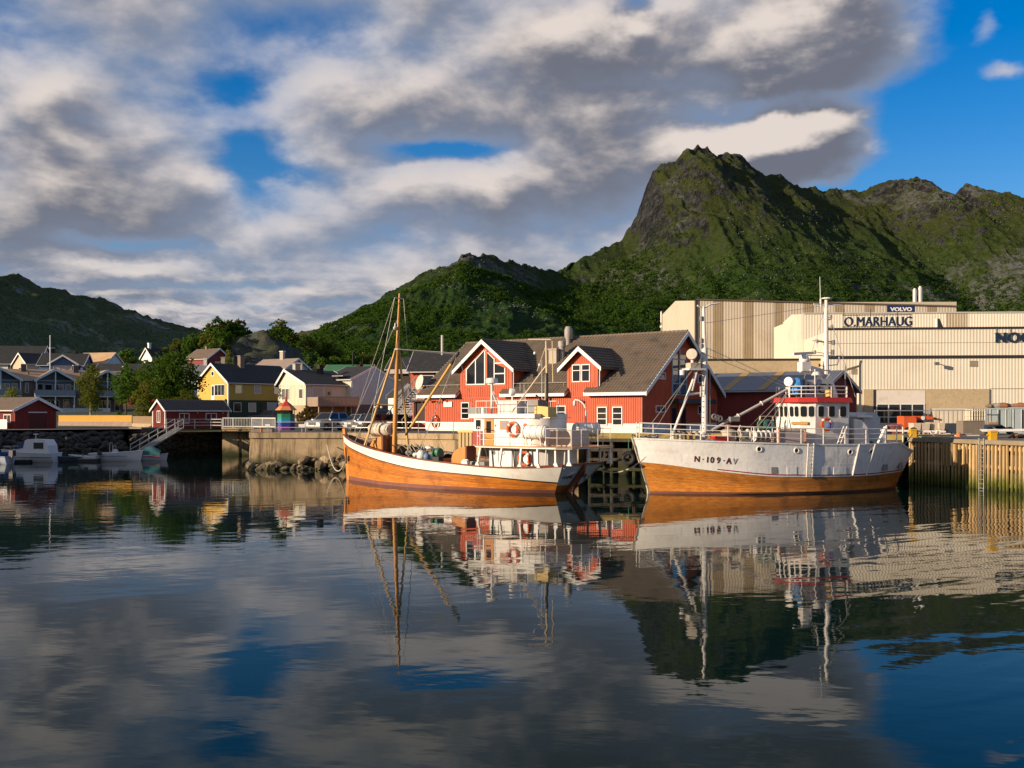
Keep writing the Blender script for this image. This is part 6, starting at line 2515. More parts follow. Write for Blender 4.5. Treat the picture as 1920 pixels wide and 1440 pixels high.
 b.build('boom_winch', M_greyp, bo)
 for p, q, r in (((4.6, 0, 7.9), (-.55, .3, 5.8), .016), ((4.6, .05, 7.5), (-.4, .3, 5.7), .016), ((5.0, .3, 7.2), (8.3, .2, 3.2), .022), ((4.6, 0, 7.9), (7.4, -.9, 3.0), .016), ((-.4, .4, 5.6), (2.3, 1.0, 3.2), .03),
     ((-.3, .3, 5.6), (2.6, .3, 3.1), .016), ((-.1, .5, 5.3), (1.6, 1.2, 3.3), .025), ((-2.95, .1, 10.3), (-3.9, 1.4, 5.2), .016), ((-2.95, -.1, 10.3), (-2.0, -1.3, 5.2), .016), ((-2.95, 0, 10.4), (4.62, 0, 9.2), .012), ((4.2, -.1, 3.6), (1.2, -.6, 4.6), .018), ((4.4, .2, 3.3), (7.2, .5, 3.0), .018)):
  b = MB()
  b.tube(p, q, r, n=5)
  b.build('wire', M_steel, root)
 b = MB()
 for k in range(3):
  b.torus((3.85 + .17 * k, .3, 4.0 + .05 * k), EY, .13, .05, 10, 6)
 b.build('block', M_greyp, root)
 # ---------------- deck gear (each piece its own thing)
 def gear(name, lb, cat, x, y, z=2.62):
  return thing(name, lb, cat, onB(x, y, z), BH)
 t = gear('net_drum', 'white-flanged net drum behind the guard rail, ahead of the wheelhouse', 'drum', 1.9, 1.3, 2.75)
 for k in range(4):
  b = MB()
  b.lathe([(.30, -.03), (.30, .03)], (-.42 + .28 * k, 0, .32), EX, 16)
  b.build('flange', M_bwhite, t)
 b = MB()
 b.lathe([(.18, -.42), (.18, .42)], (0, 0, .32), EX, 12)
 b.build('core', M_greyp, t)
 b = MB()
 b.box(-.62, -.48, -.25, .25, 0, .5)
 b.build('stand', M_canvas, t)
 t = gear('ventilator', 'cream mushroom ventilator drum behind the guard rail, right of the foremast', 'ventilator', 3.55, .7)
 b = MB()
 b.lathe([(.36, 0), (.36, .6), (.42, .64), (.42, .74), (.2, .82)], (0, 0, 0), EZ, 14)
 b.build('drum', mat('cream_box', (.48, .40, .29), .6), t, smooth=True)
 b = MB()
 b.lathe([(.16, .0), (.2, .1), (.14, .25)], (0, 0, .82), EZ, 10)
 b.build('cap', mat('rusty_iron', (.22, .09, .045), .85, .2, 4), t)
 t = gear('fish_tub', 'small bright red tub on the fore deck beside the cream ventilator', 'tub', 4.15, .9)
 b = MB()
 b.box(-.45, .45, -.3, .3, 0, .42)
 b.build('body', M_redp, t)
 b = MB()
 b.box(-.48, .48, -.33, .33, .42, .47)
 b.build('rim', M_redp, t)
 t = gear('rope_heap', 'brown and cream coils of rope on the fore deck left of the foremast', 'rope', 5.5, .35)
 for k, (x, m) in enumerate(((.65, M_brownc), (.3, mat('tan_rope', (.40, .25, .14), .9)), (-.1, M_rope), (-.45, M_bwhite))):
  b = MB()
  b.torus((x, 0, .36), Vector((1, .3, 0)), .26, .10, 14, 7)
  b.build('coil', m, t)
 t = gear('net_heap', 'low heap of dark green net behind the bow rail', 'net', 5.6, 1.2, 2.72)
 r_ = random.Random(8)
 for k in range(9):
  b = MB()
  b.ball((r_.uniform(-.9, .9), r_.uniform(-.25, .25), .08), r_.uniform(.12, .22), 7, (1.4, 1, .7))
  b.build('bundle', r_.choice([mat('net_green', (.035, .075, .055), .9), M_brownc, M_greyp, M_rope]), t)
 t = gear('bow_tackle', 'dark rope and fender pile on the stem head', 'tackle', 8.1, .1, 2.88)
 for k in range(6):
  b = MB()
  b.torus((.35 - .16 * k, r_.uniform(-.12, .12), .08 + .02 * k), Vector((r_.uniform(-.3, .3), .2, 1)), .17, .055, 12, 6)
  b.build('coil', [M_black, M_brownc, M_greyp][k % 3], t)
 t = gear('cream_bollard', 'pale horned bitts by the bow rail', 'bitts', 6.7, .9, 2.75)
 for x in (-.2, .2):
  b = MB()
  b.lathe([(.11, 0), (.09, .5), (.15, .52), (.15, .6)], (x, 0, 0), EZ, 10)
  b.build('post', M_canvas, t)
 t = gear('gantry_frame', 'cream pipe frame hung with green and blue rope ahead of the wheelhouse', 'frame', 1.15, .5)
 b = MB()
 b.path([(.6, 0, 0), (.35, 0, 1.5), (-.4, 0, 1.5), (-.75, 0, 0)], .05, 6)
 b.bar((.45, 0, .95), (-.55, 0, .95), .05)
 b.build('pipe', mat('cream_box', (.48, .40, .29), .6), t)
 for x, m in ((.2, mat('green_rope', (.10, .24, .08), .8)), (-.2, mat('teal_rope', (.05, .20, .24), .8))):
  for k in range(3):
   b = MB()
   b.torus((x + .05 * k, .06, 1.05), EY, .22 + .02 * k, .035, 12, 5)
   b.build('rope', m, t)
 t = gear('deck_locker', 'brown-framed white hatch box under the wheelhouse front', 'locker', .35, 1.55)
 b = MB()
 b.box(-.75, .75, -.3, .3, 0, .75)
 b.build('body', mat('pinkish_white', (.46, .38, .35), .6), t)
 b = MB()
 b.bar((-.8, .33, 0), (-.8, .33, .8), .06)
 b.bar((.8, .33, 0), (.8, .33, .8), .06)
 b.bar((-.8, .33, .8), (.8, .33, .8), .06)
 b.build('frame', M_varn, t)
 t = gear('hydraulic_winch', 'grey winch among the hoses behind the middle of the guard rail', 'winch', 2.75, .9)
 b = MB()
 b.box(-.3, .3, -.3, .3, 0, .3)
 b.build('bed', M_greyp, t)
 b = MB()
 b.lathe([(.32, -.3), (.32, -.24), (.15, -.22), (.15, .22), (.32, .24), (.32, .3)], (0, 0, .5), EX, 14)
 b.build('drum', M_canvas, t)
 b = MB()
 b.path([(.3, .2, .1), (.5, .3, .7), (.35, .25, 1.0), (.1, .2, .6)], .04, 6)
 b.build('hose', M_canvas, t)
 t = gear('companion_stair', 'white sloping steps against the wheelhouse side of the white and brown boat', 'steps', -2.75, 1.95, 2.55)
 b = MB()
 b.bar((.35, 0, 0), (-.15, -.1, 1.0), .05, .16)
 b.bar((.35, .3, 0), (-.15, .2, 1.0), .05, .16)
 b.build('stringer', M_bwhite, t)
 for k in range(4):
  b = MB()
  b.box(.25 - .12 * k - .08, .25 - .12 * k + .08, -.05, .3, .18 + .23 * k, .21 + .23 * k)
  b.build('step', M_bwhite, t)
 t = gear('stern_gear', 'teal and white rope heap at the stern of the white and brown boat', 'rope', -6.0, .9, 2.45)
 for k in range(6):
  b = MB()
  b.torus((.6 - .25 * k, r_.uniform(-.2, .2), .15), Vector((r_.uniform(-.5, .5), .3, 1)), .2, .06, 12, 6)
  b.build('coil', [mat('teal_rope', (.05, .20, .24), .8), M_rope, M_bwhite][k % 3], t)
 return H
HB = trawler()
# ---- mooring ropes
def rope(label, p, q, sag, m, r=.022, name='mooring_rope'):
 p, q = Vector(p), Vector(q)
 b = MB()
 pts = []
 for k in range(13):
  f = k / 12
  v = p.lerp(q, f)
  v.z -= sag * 4 * f * (1 - f)
  pts.append(v)
 b.path(pts, r, 6)
 b.build(name, m, label=label, cat='rope', group='mooring ropes')
M_green = mat('green_mooring', (.06, .26, .17), .8)
rope('pale rope from the wooden cutter transom to the bow of the white and brown boat', onA(-9.3, -1.5, 1.35), onB(8.2, .3, 2.0), .55, M_rope, .03)
rope('green rope from the white and brown bow up to the wharf edge', onB(8.3, -.2, 2.75), W0 + WU * 3.2 + EZ * 2.9, .6, M_green, .035)
rope('second green rope slung lower between the bow and the wharf', onB(8.2, -.3, 2.7), W0 + WU * 4.4 + EZ * 2.9, .95, M_green, .035)
rope('pale rope hanging from the concrete quay to the wooden cutter bow', (-14.2, 78.6, 1.9), onA(9.2, .1, 1.6), 1.5, M_rope, .04)
rope('green rope from the stern of the white and brown boat to the corner bollard', onB(-7.3, .5, 2.3), Vector((24.9, 63.7, 3.0)), .15, M_green, .03)
t = thing('tyre_fender', 'black tyre hanging on the dark wharf piles between the two boats', 'tyre', W0 + WU * 3.0 + WN * .12 + EZ * 1.3)
b = MB()
b.torus((0, 0, 0), WN, .34, .13, 18, 8)
b.build('tyre', M_blackt, t, smooth=True)
b = MB()
b.tube((0, 0, .4), (0, 0, 1.3), .02, n=5)
b.build('rope', M_green, t)
# ================================================================== foliage
def leaf_mat(name, c0, c1, dark):
 m = bpy.data.materials.new(name)
 m.use_nodes = True
 t = NT(m.node_tree)
 t.n.clear()
 geo = t.new('ShaderNodeNewGeometry')
 tc = t.new('ShaderNodeTexCoord').outputs['Object']
 n = t.noise(tc, 1.1, 3, .6)
 nf = t.noise(tc, 9.0, 2, .6)
 oi = t.new('ShaderNodeObjectInfo').outputs['Random']
 c = t.mix(t.ss(t.m('ADD', t.m('MULTIPLY', n, .6), t.m('MULTIPLY', nf, .4)), .34, .66), c0, c1)
 c = t.mix(t.m('MULTIPLY', t.ss(nf, .56, .70), .6), c, dark)
 f = t.m('MULTIPLY_ADD', t.m('SUBTRACT', oi, .5), .5, 1.0)
 c = t.vm('MULTIPLY', c, t.new('ShaderNodeCombineXYZ', i_0=f, i_1=f, i_2=t.m('MULTIPLY', f, .9)).outputs[0])
 d = t.new('ShaderNodeBsdfDiffuse', i_Color=c)
 tr = t.new('ShaderNodeBsdfTranslucent', i_Color=t.vm('MULTIPLY', c, (1.2, 1.25, .6)))
 mx = t.new('ShaderNodeMixShader', i_0=.45, i_1=d, i_2=tr)
 o = t.new('ShaderNodeOutputMaterial')
 t.l.new(mx.outputs[0], o.inputs[0])
 return m
L_green = leaf_mat('leaves_green', (.036, .088, .016), (.120, .190, .036), (.016, .036, .009))
L_olive = leaf_mat('leaves_olive', (.066, .090, .018), (.150, .150, .034), (.030, .036, .010))
L_yell = leaf_mat('leaves_yellow', (.095, .120, .022), (.190, .185, .042), (.045, .05, .012))
L_brown = leaf_mat('leaves_brown', (.190, .125, .060), (.110, .080, .030), (.06, .045, .02))
L_pine = leaf_mat('needles', (.030, .050, .018), (.060, .075, .026), (.012, .02, .008))
M_bark = mat('bark', (.085, .060, .042), .95, .2, 3, .02, 12)
M_barkw = mat('pale_bark', (.36, .32, .26), .9, .25, 2, .01, 10, dirt=(.06, .05, .04), dirt_amt=.7, dirt_scale=3)
def leaves(name, lobes, n, size, m, seed, flat=.3, hollow=.45):
 """leaf-sized quads through the volume of several lobes (centre, radii), thicker towards the outside, in clumps"""
 r = np.random.RandomState(seed)
 vol = np.array([l[1][0] * l[1][1] * l[1][2] for l in lobes]) ** .8
 vol /= vol.sum()
 P = []
 for (c, rad), w in zip(lobes, vol):
  k = max(8, int(n * w / 9))
  d = r.normal(size=(k, 3))
  d /= np.linalg.norm(d, axis=1)[:, None]
  rr = hollow + (1 - hollow) * r.uniform(0, 1, (k, 1)) ** .6
  rr *= 1 + .22 * np.sin(d[:, :1] * 5 + seed) * np.cos(d[:, 1:2] * 4 + d[:, 2:] * 3)
  cc = np.array(c) + d * rr * np.array(rad)
  cl = cc[:, None, :] + r.normal(size=(k, 9, 3)) * np.array(rad) * .13
  P.append(cl.reshape(-1, 3))
 P = np.concatenate(P)
 N = len(P)
 a = r.normal(size=(N, 3))
 a /= np.linalg.norm(a, axis=1)[:, None]
 b = np.cross(a, r.normal(size=(N, 3)))
 b /= np.linalg.norm(b, axis=1)[:, None]
 s = size * r.uniform(.6, 1.35, (N, 1))
 V = np.stack([P - a * s * .6, P + b * s * .42, P + a * s * .6, P - b * s * .42], 1).reshape(-1, 3)
 F = np.arange(N * 4).reshape(N, 4)
 return raw_mesh(name, V, F, m)
def limbs(base, top, lobes, r0, seed):
 r = random.Random(seed)
 b = MB()
 base, top = Vector(base), Vector(top)
 mid = base.lerp(top, .5) + Vector((r.uniform(-.2, .2), r.uniform(-.2, .2), 0))
 b.tube(base, mid, r0, r0 * .65, 7)
 b.tube(mid, top, r0 * .65, r0 * .22, 6)
 for c, rad in lobes:
  c = Vector(c)
  st = base.lerp(top, r.uniform(.35, .65))
  b.tube(st, c, r0 * .32, r0 * .08, 5)
  for k in range(3):
   e = c + Vector((r.uniform(-1, 1) * rad[0], r.uniform(-1, 1) * rad[1], r.uniform(-.3, 1) * rad[2])) * .7
   b.tube(st.lerp(c, .6), e, r0 * .14, r0 * .04, 4)
 return b
def tree(name, label, px, Y, ptop, wpx, m, n, size=.24, seed=1, zb=None, trunk=.16, lobes=None, bark=None, cat='tree', group=None, low=.25):
 x = at(px, Y)
 z0 = T(x, Y) - .1 if zb is None else zb
 H = CAM_H + (HOR - ptop) / FPX * Y - z0
 W = wpx / FPX * Y / 2
 root = thing(name, label, cat, (x, Y, z0), 0, group)
 r = random.Random(seed)
 if lobes is None:
  lobes = []
  k = 7
  for i in range(k):
   a = i * 2.4
   zz = H * (low + .12 + (1 - low - .25) * (i + .5) / k)
   q = math.sin(math.pi * min(1, max(.0, ((zz / H) - low) / (1 - low)) * .8 + .12))
   lobes.append(((W * .42 * math.cos(a) * q, W * .42 * math.sin(a) * q, zz), (W * .66 * q, W * .66 * q, H * .17)))
  lobes.append(((0, 0, H * .86), (W * .42, W * .42, H * .14)))
 else:
  lobes = [((c[0] * W, c[1] * W, c[2] * H), (q[0] * W, q[1] * W, q[2] * H)) for c, q in lobes]
 limbs((0, 0, -.3), (0, 0, H * .86), lobes, trunk, seed).build('trunk', bark or M_bark, root)
 link('crown', leaves('crown', lobes, n, size, m, seed), parent=root)
 return root
tree('birch_tree', 'narrow olive birch standing before the balconies of the row house', 170, 148, 681, 52, L_olive, 5200, .20, 3, low=.06, bark=M_barkw, trunk=.13)
tree('leafy_tree', 'big round dark green tree left of the yellow house', 322, 127, 656, 122, L_green, 9000, .26, 5, low=.16, trunk=.25)
tree('leafy_tree', 'small yellowish tree beside the left end of the dark red shed', 271, 122, 712, 44, L_yell, 3000, .18, 7, low=.08, trunk=.09)
tree('bush', 'orange-tinged bush behind the ribbed roof of the dark red shed', 350, 121, 729, 66, L_olive, 3200, .18, 9, low=.1, trunk=.08, cat='bush')
tree('leafy_tree', 'loose green tree between the row house and the big dark green tree', 236, 158, 684, 58, L_green, 4200, .24, 11, low=.15)
tree('leafy_tree', 'upper yellow-green tree behind the black roof, left of the big dark tree', 262, 172, 690, 46, L_olive, 3000, .25, 12, low=.1)
tree('bush', 'light green bush behind the far left boathouse', 22, 146, 725, 44, L_yell, 2400, .18, 13, low=.05, cat='bush')
tree('leafy_tree', 'pale feathery tree just behind the yellow house chimney', 428, 196, 655, 32, L_yell, 1600, .26, 15, low=.2)
tree('bush', 'dark green bush at the right end of the long yellow fence', 224, 121, 772, 36, L_green, 1200, .15, 17, low=.05, cat='bush')
tree('bush', 'dry brown bush beside the rainbow kiosk', 577, 110, 762, 40, L_brown, 2200, .20, 19, low=.0, cat='bush', trunk=.05)
tree('bush', 'second dry brown bush, nearer the silver car', 596, 106, 775, 30, L_brown, 1500, .18, 20, low=.0, cat='bush', trunk=.05)
tree('bush', 'green weeds under the cream balcony', 622, 112, 778, 50, L_olive, 1500, .14, 21, low=.0, cat='bush', trunk=.03)
tree('bush', 'green weeds below the grey gable wall, behind the parked cars', 690, 112, 774, 62, L_yell, 1500, .14, 22, low=.0, cat='bush', trunk=.03)
tree('bush', 'small bush behind the white bar railing', 456, 110, 783, 22, L_olive, 500, .14, 23, low=.0, cat='bush', trunk=.03)
tree('bush', 'green creeper at the corner of the yellow house', 424, 137, 748, 14, L_yell, 700, .16, 24, low=.0, cat='bush', trunk=.03)
def conifer(label, px, Y, ptop, wpx, m, n, seed):
 x = at(px, Y)
 z0 = T(x, Y) - .1
 H = CAM_H + (HOR - ptop) / FPX * Y - z0
 W = wpx / FPX * Y / 2
 root = thing('conifer', label, 'tree', (x, Y, z0), 0, 'conifers behind the grey gable')
 lob = []
 for k in range(8):
  f = k / 8
  lob.append(((W * .18 * math.cos(k * 2.3), W * .18 * math.sin(k * 2.3), H * (.22 + .72 * f)), (W * (1 - f) * .95 + .15, W * (1 - f) * .95 + .15, H * .07)))
 limbs((0, 0, -.3), (0, 0, H * .97), lob, .14, seed).build('trunk', M_bark, root)
 link('crown', leaves('crown', lob, n, .24, m, seed, hollow=.3), parent=root)
conifer('rusty orange conifer behind the grey gable, left one', 680, 158, 668, 26, L_brown, 1500, 31)
conifer('tall olive conifer behind the grey gable, right one', 700, 160, 660, 32, L_olive, 1900, 33)
conifer('short dark conifer at the end of the green roof', 660, 156, 684, 20, L_olive, 900, 35)
# ---- the wooded knoll: a few crowns shared by many trees
def knoll_trees():
 r = random.Random(21)
 protos = []
 for k in range(6):
  lob = []
  for i in range(5):
   a = i * 2.4 + k
   lob.append(((1.0 * math.cos(a), 1.0 * math.sin(a), 2.1 + .42 * i), (1.25, 1.25, .95)))
  m = [L_green, L_green, L_olive, L_green, L_yell, L_olive][k]
  protos.append((leaves('crown', lob, 950, .42, m, 50 + k), limbs((0, 0, -.4), (0, 0, 4.2), lob, .14, k).mesh('trunk', M_bark)))
 kd = ['round green birch', 'full green birch', 'olive birch', 'green scrub tree', 'yellow-green birch', 'olive scrub tree']
 spots = []
 for px, Y, s in ((418, 262, 1.25), (430, 264, 1.35), (442, 266, 1.25), (455, 268, 1.15), (406, 258, 1.2), (394, 258, 1.1), (380, 255, 1.0), (468, 270, .95), (482, 272, .85), (500, 272, .95), (512, 270, .9),
     (422, 252, 1.0), (408, 248, 1.1), (396, 244, 1.0), (440, 272, 1.2), (424, 266, 1.3), (448, 264, 1.0), (366, 252, 1.0), (525, 268, .9), (540, 266, .9)):
  spots.append((px, Y, s, 'on the crest of the rocky knoll'))
 for n, p0, p1, y0, y1, s0, s1, w in ((34, 195, 400, 222, 268, .7, 1.15, 'on the left shoulder of the knoll'), (18, 195, 330, 205, 232, .6, 1.0, 'among the upper roofs left of the big dark tree'),
          (20, 385, 425, 216, 250, .7, 1.05, 'on the slope just left of the bare rock'), (56, 515, 705, 205, 292, .7, 1.15, 'on the slope right of the bare rock'),
          (34, 425, 545, 205, 236, .6, .95, 'below the bare rock behind the yellow house'), (26, 560, 880, 170, 240, .5, .9, 'on the slope behind the grey gable and cutter mast')):
  for k in range(n):
   spots.append((r.uniform(p0, p1), r.uniform(y0, y1), r.uniform(s0, s1), w))
 for (px, Y, s, w) in spots:
  x = at(px, Y)
  i = r.randrange(6)
  cr, tr = protos[i]
  near = ('high up, ' if Y > 245 else 'lower down, ') + next(n for e, n in ((215, 'above the black-roofed house at the left'), (250, 'above the tan sunlit roof'), (290, 'left of the small white gable'), (325, 'right of the small white gable'),
    (365, 'above the big dark tree'), (402, 'above the brown roof'), (432, 'above the yellow gable'), (470, 'over the left edge of the bare rock'), (515, 'over the middle of the bare rock'), (555, 'above the cream gable'), (600, 'above the pale chimney'),
    (640, 'above the green roof'), (675, 'above the grey gable'), (720, 'above the orange conifers'), (770, 'behind the cutter mast'), (900, 'behind the red quay house')) if px < e)
  root = thing('birch_tree', kd[i] + ' ' + near, 'tree', (x, Y, T(x, Y) - .1), r.uniform(0, 6.28), kd[i] + ' ' + near)
  root.scale = (s * r.uniform(.85, 1.15), s * r.uniform(.85, 1.15), s * r.uniform(.8, 1.15))
  inst('crown', cr, root)
  inst('trunk', tr, root)
knoll_trees()
def mountain_wood():
 """low birch scrub over the lower slopes: thousands of clumps, one mass"""
 r = np.random.RandomState(9)
 rows, cols = MZ.shape
 n = 46000
 ii = r.randint(2, 205, n)
 jj = r.randint(30, cols - 140, n)
 fi = r.uniform(0, 1, n)
 X = MX[ii, jj] + (MX[ii, jj + 1] - MX[ii, jj]) * fi
 Y = MY[ii, jj]
 Z = MZ[ii, jj] * (1 - fi) + MZ[ii, jj + 1] * fi
 u = X / Y
 dens = fbm(X / 60, Y / 60, 4)
 top = np.interp(u * 1920 + 960, [600, 800, 1000, 1150, 1300, 1500, 1700, 2000], [70, 130, 120, 140, 110, 90, 90, 90])
 sl = np.abs(MZ[np.minimum(ii + 1, rows - 1), jj] - MZ[ii, jj]) / np.maximum(1, np.abs(MY[np.minimum(ii + 1, rows - 1), jj] - MY[ii, jj]))
 keep = (Z < top * (1 + .6 * dens) + 130 * r.uniform(0, 1, n) ** 2.2) & (Y > 210) & (dens > -.30) & (sl < 1.6)
 X, Y, Z = X[keep], Y[keep], Z[keep]
 n = len(X)
 s = (1 - .62 * np.clip((Z - top[keep] * .85) / (top[keep] * .7), 0, 1))[:, None, None] * r.uniform(1.2, 2.6, (n, 1, 1)) * np.clip(Y / 600, .7, 1.4)[:, None, None]
 q = 15
 d = r.normal(size=(n, q, 3))
 d /= np.linalg.norm(d, axis=2)[:, :, None]
 c = np.array([X, Y, Z]).T[:, None, :] + d * s * np.array([1, 1, .9]) * r.uniform(.5, 1.05, (n, q, 1)) + np.array([0, 0, .5])
 a = np.cross(d, r.normal(size=(n, q, 3)) * .6 + np.array([0, 0, 1.0]))
 a /= np.linalg.norm(a, axis=2)[:, :, None] + 1e-6
 b = np.cross(d + .6 * r.normal(size=(n, q, 3)), a)
 b /= np.linalg.norm(b, axis=2)[:, :, None] + 1e-6
 w = s * r.uniform(.20, .42, (n, q, 1))
 V = np.stack([c - a * w, c + b * w * .8, c + a * w, c - b * w * .8], 2)
 F = np.arange(n * q * 4).reshape(-1, 4)
 me = raw_mesh('birch_scrub', V.reshape(-1, 3), F, leaf_mat('scrub_leaves', (.028, .066, .012), (.070, .115, .022), (.014, .028, .008)))
 link('birch_scrub', me, kind='stuff')
mountain_wood()
def mountain_rocks():
 r = np.random.RandomState(14)
 rows, cols = MZ.shape
 n = 15000
 ii = r.randint(60, 228, n)
 jj = r.randint(60, cols - 160, n)
 X, Y, Z = MX[ii, jj] + r.uniform(-2, 2, n), MY[ii, jj], MZ[ii, jj]
 d = fbm(X / 40 + 9, Z / 26, 4)
 k = (Z > 60) & (d > .04) & (Y > 300)
 X, Y, Z = X[k], Y[k], Z[k]
 n = len(X)
 o = np.array([(1, 0, 0), (0, 1, 0), (-1, 0, 0), (0, -1, 0), (0, 0, 1), (0, 0, -1)])
 f = np.array([(0, 1, 4), (1, 2, 4), (2, 3, 4), (3, 0, 4), (1, 0, 5), (2, 1, 5), (3, 2, 5), (0, 3, 5)])
 s = r.uniform(.5, 1, (n, 1, 1)) ** 2 * 1.35
 V = np.array([X, Y, Z]).T[:, None, :] + o[None] * r.uniform(.5, 1.2, (n, 6, 1)) * s * np.array([1, 1, .8]) + r.normal(size=(n, 6, 3)) * s * .15
 me = raw_mesh('scree', V.reshape(-1, 3), (f[None] + (np.arange(n) * 6)[:, None, None]).reshape(-1, 3), mat('scree_rock', (.070, .070, .065), .95, .2, .3))
 link('scree', me, kind='stuff')
mountain_rocks()
# ================================================================== village houses
M_yellow = mat('ochre_yellow_wall', (.60, .36, .060), .7, .06, .8, .004, 20, streak=.12, fine=.03)
M_dkgreen = mat('dark_green_wall', (.030, .050, .028), .75, .12, 1)
M_cream = mat('cream_wall', (.66, .58, .42), .7, .05, .8, .004, 20, streak=.08)
M_beige = mat('beige_wall', (.52, .38, .25), .75, .06, 1)
M_grey = mat('light_grey_wall', (.42, .42, .42), .75, .05, 1, streak=.1)
M_rowgrey = mat('greybrown_wall', (.13, .105, .085), .8, .1, 1, streak=.2)
M_blue = mat('blue_wall', (.070, .125, .23), .7, .08, 1, streak=.12)
M_paleblue = mat('pale_blue_trim', (.50, .57, .60), .6, .05, 2)
M_stone = mat('stone_base', (.38, .28, .17), .9, .14, 1.5, .02, 10)
M_dkred = mat('dark_red_wall', (.22, .028, .020), .75, .12, 1.2, .004, 20, streak=.25)
M_tanroof = mat('tan_roof', (.50, .32, .17), .85, .12, 1.0, .01, 20, dirt=(.25, .13, .07), dirt_amt=.5)
M_greenroof = mat('green_roof', (.045, .15, .055), .6, .1, 1)
M_ply = mat('weathered_boards', (.33, .23, .16), .85, .16, 2, stretch=(1, 1, .25))
def yellow_house():
 r = gable_house('yellow_house', 'two-storey ochre yellow house with dark green lower floor and black roof', 'house', (-38.8, 140, 3.6), R(48.7), 11, 7.5, 5.1, 7.6,
     M_yellow, M_roofdark, base_h=.25, basem=M_found, lowerm=M_dkgreen, lower_h=2.65)
 battens(r, 'board_cladding', M_yellow, (0, 0, 0), EX, -EY, .02, 0, 0, 1)
 b = MB()
 for k in range(14):
  z = 2.72 + k * .17
  b.box(.0, 11, -.02, .0, z, z + .145)
 b.build('weatherboards', M_yellow, r, kind='stuff')
 b = MB()
 k = 0
 while 2.72 + k * .17 < 7.3:
  z = 2.72 + k * .17
  y0 = max(0, (z - 5.1) / (2.5 / 3.75)) + .02
  b.box(-.02, 0, y0, 7.5 - y0, z, z + .145)
  k += 1
 b.build('weatherboards', M_yellow, r, kind='stuff')
 b = MB()
 b.box(-.05, .12, -.05, .12, .2, 5.0)
 b.build('corner_board', M_white, r)
 b = MB()
 b.box(-.05, .12, 7.38, 7.55, .2, 5.0)
 b.build('corner_board', M_white, r)
 M_gsky = mat('sky_glass', (.03, .05, .07), .03, 0, 1, ior=2.6)
 M_blind = mat('window_blind', (.52, .42, .33), .7)
 for x, g in ((1.05, M_gsky), (4.1, M_blind), (7.45, M_gsky)):
  wfront(r, x, 3.55, 1.15, 1.2, cols=1, gm=g, off=.03)
 for x, g in ((.8, M_glass), (3.2, M_blind)):
  wfront(r, x, 1.0, 1.25, 1.3, cols=1, gm=g, off=.03)
 b = MB()
 b.box(5.3, 6.2, -.05, .0, .2, 2.3)
 b.build('door', M_black, r)
 b = MB()
 b.box(6.3, 8.0, -.04, .0, .2, 2.4)
 b.build('porch_wall', M_grey, r)
 wleft(r, .76, 3.25, 2.5, 1.55, cols=3, off=.03)
 b = MB()
 b.box(-.05, 0, 3.3, 4.1, 2.7, 4.75)
 d = b.build('door', M_white, r)
 b = MB()
 b.box(-.062, -.051, 3.42, 3.98, 3.3, 4.6)
 b.build('pane', M_glass, d)
 b = MB()
 b.lathe([(.42, 0), (.42, .05), (.32, .06)], (0, 3.75, 6.35), -EX, 12)
 w = b.build('window', M_white, r)
 b = MB()
 b.lathe([(.30, 0), (.30, .065)], (0, 3.75, 6.35), -EX, 12)
 b.build('pane', M_glass, w)
 chimney(r, (4.2, 3.2), .7, .7, 6.6, 8.9, M_brick)
def cream_house():
 r = gable_house('cream_house', 'single-storey cream boarded house with brown roof and raised wooden balcony', 'house', (-25.4, 126, 4.0), R(46.2), 7, 6, 4.0, 5.75,
     M_cream, M_roofbrown if False else M_roofdark, base_h=1.4, basem=M_stone, ridge_at=.70, over=.3)
 battens(r, 'board_cladding', M_cream, (0, 0, 0), EY, -EX, 6, 1.45, 3.95, .3)
 battens(r, 'board_cladding', M_cream, (0, 0, 0), EX, -EY, 7, 1.45, 3.95, .3)
 wleft(r, 3.45, 2.05, 1.65, 1.5, cols=2)
 wleft(r, .5, 2.2, .95, 1.25, cols=1)
 wfront(r, 1.0, 2.0, 1.6, 1.6, cols=1, gm=mat('window_blind', (.52, .42, .33), .7))
 b = MB()
 b.box(3.0, 3.9, -.06, 0, 1.45, 3.5)
 d = b.build('door', mat('pale_green_door', (.45, .42, .25), .6), r)
 b = MB()
 b.lathe([(.22, 0), (.22, .02)], (3.45, -.062, 2.9), -EY, 10)
 b.build('pane', M_glass, d)
 b = MB()
 b.box(.2, 6.4, -2.3, -.02, 1.25, 1.4)
 bl = b.build('balcony', M_ply, r)
 for k in range(int(6.2 / .2)):
  pass
 b = MB()
 for k in range(31):
  b.box(.2 + k * .2, .2 + k * .2 + .16, -2.34, -2.30, 1.42, 2.38)
 b.build('boarding', M_ply, bl, kind='stuff')
 b = MB()
 for k in range(11):
  b.box(.16, .2, -2.3 + k * .2, -2.3 + k * .2 + .17, 1.42, 2.38)
 b.build('boarding', M_ply, bl, kind='stuff')
 b = MB()
 b.box(.15, 6.42, -2.38, -2.28, 2.39, 2.46)
 b.build('handrail', M_ply, bl)
 for x in (.4, 2.4, 4.4, 6.2):
  b = MB()
  b.box(x, x + .14, -2.2, -2.06, -1.2, 1.25)
  b.build('post', M_ply, bl)
 chimney(r, (1.6, 4.3), .75, .6, 5.0, 6.6, mat('light_chimney', (.40, .34, .27), .85))
 chimney(r, (4.6, 3.4), .6, .6, 4.6, 6.5, M_roofdark)
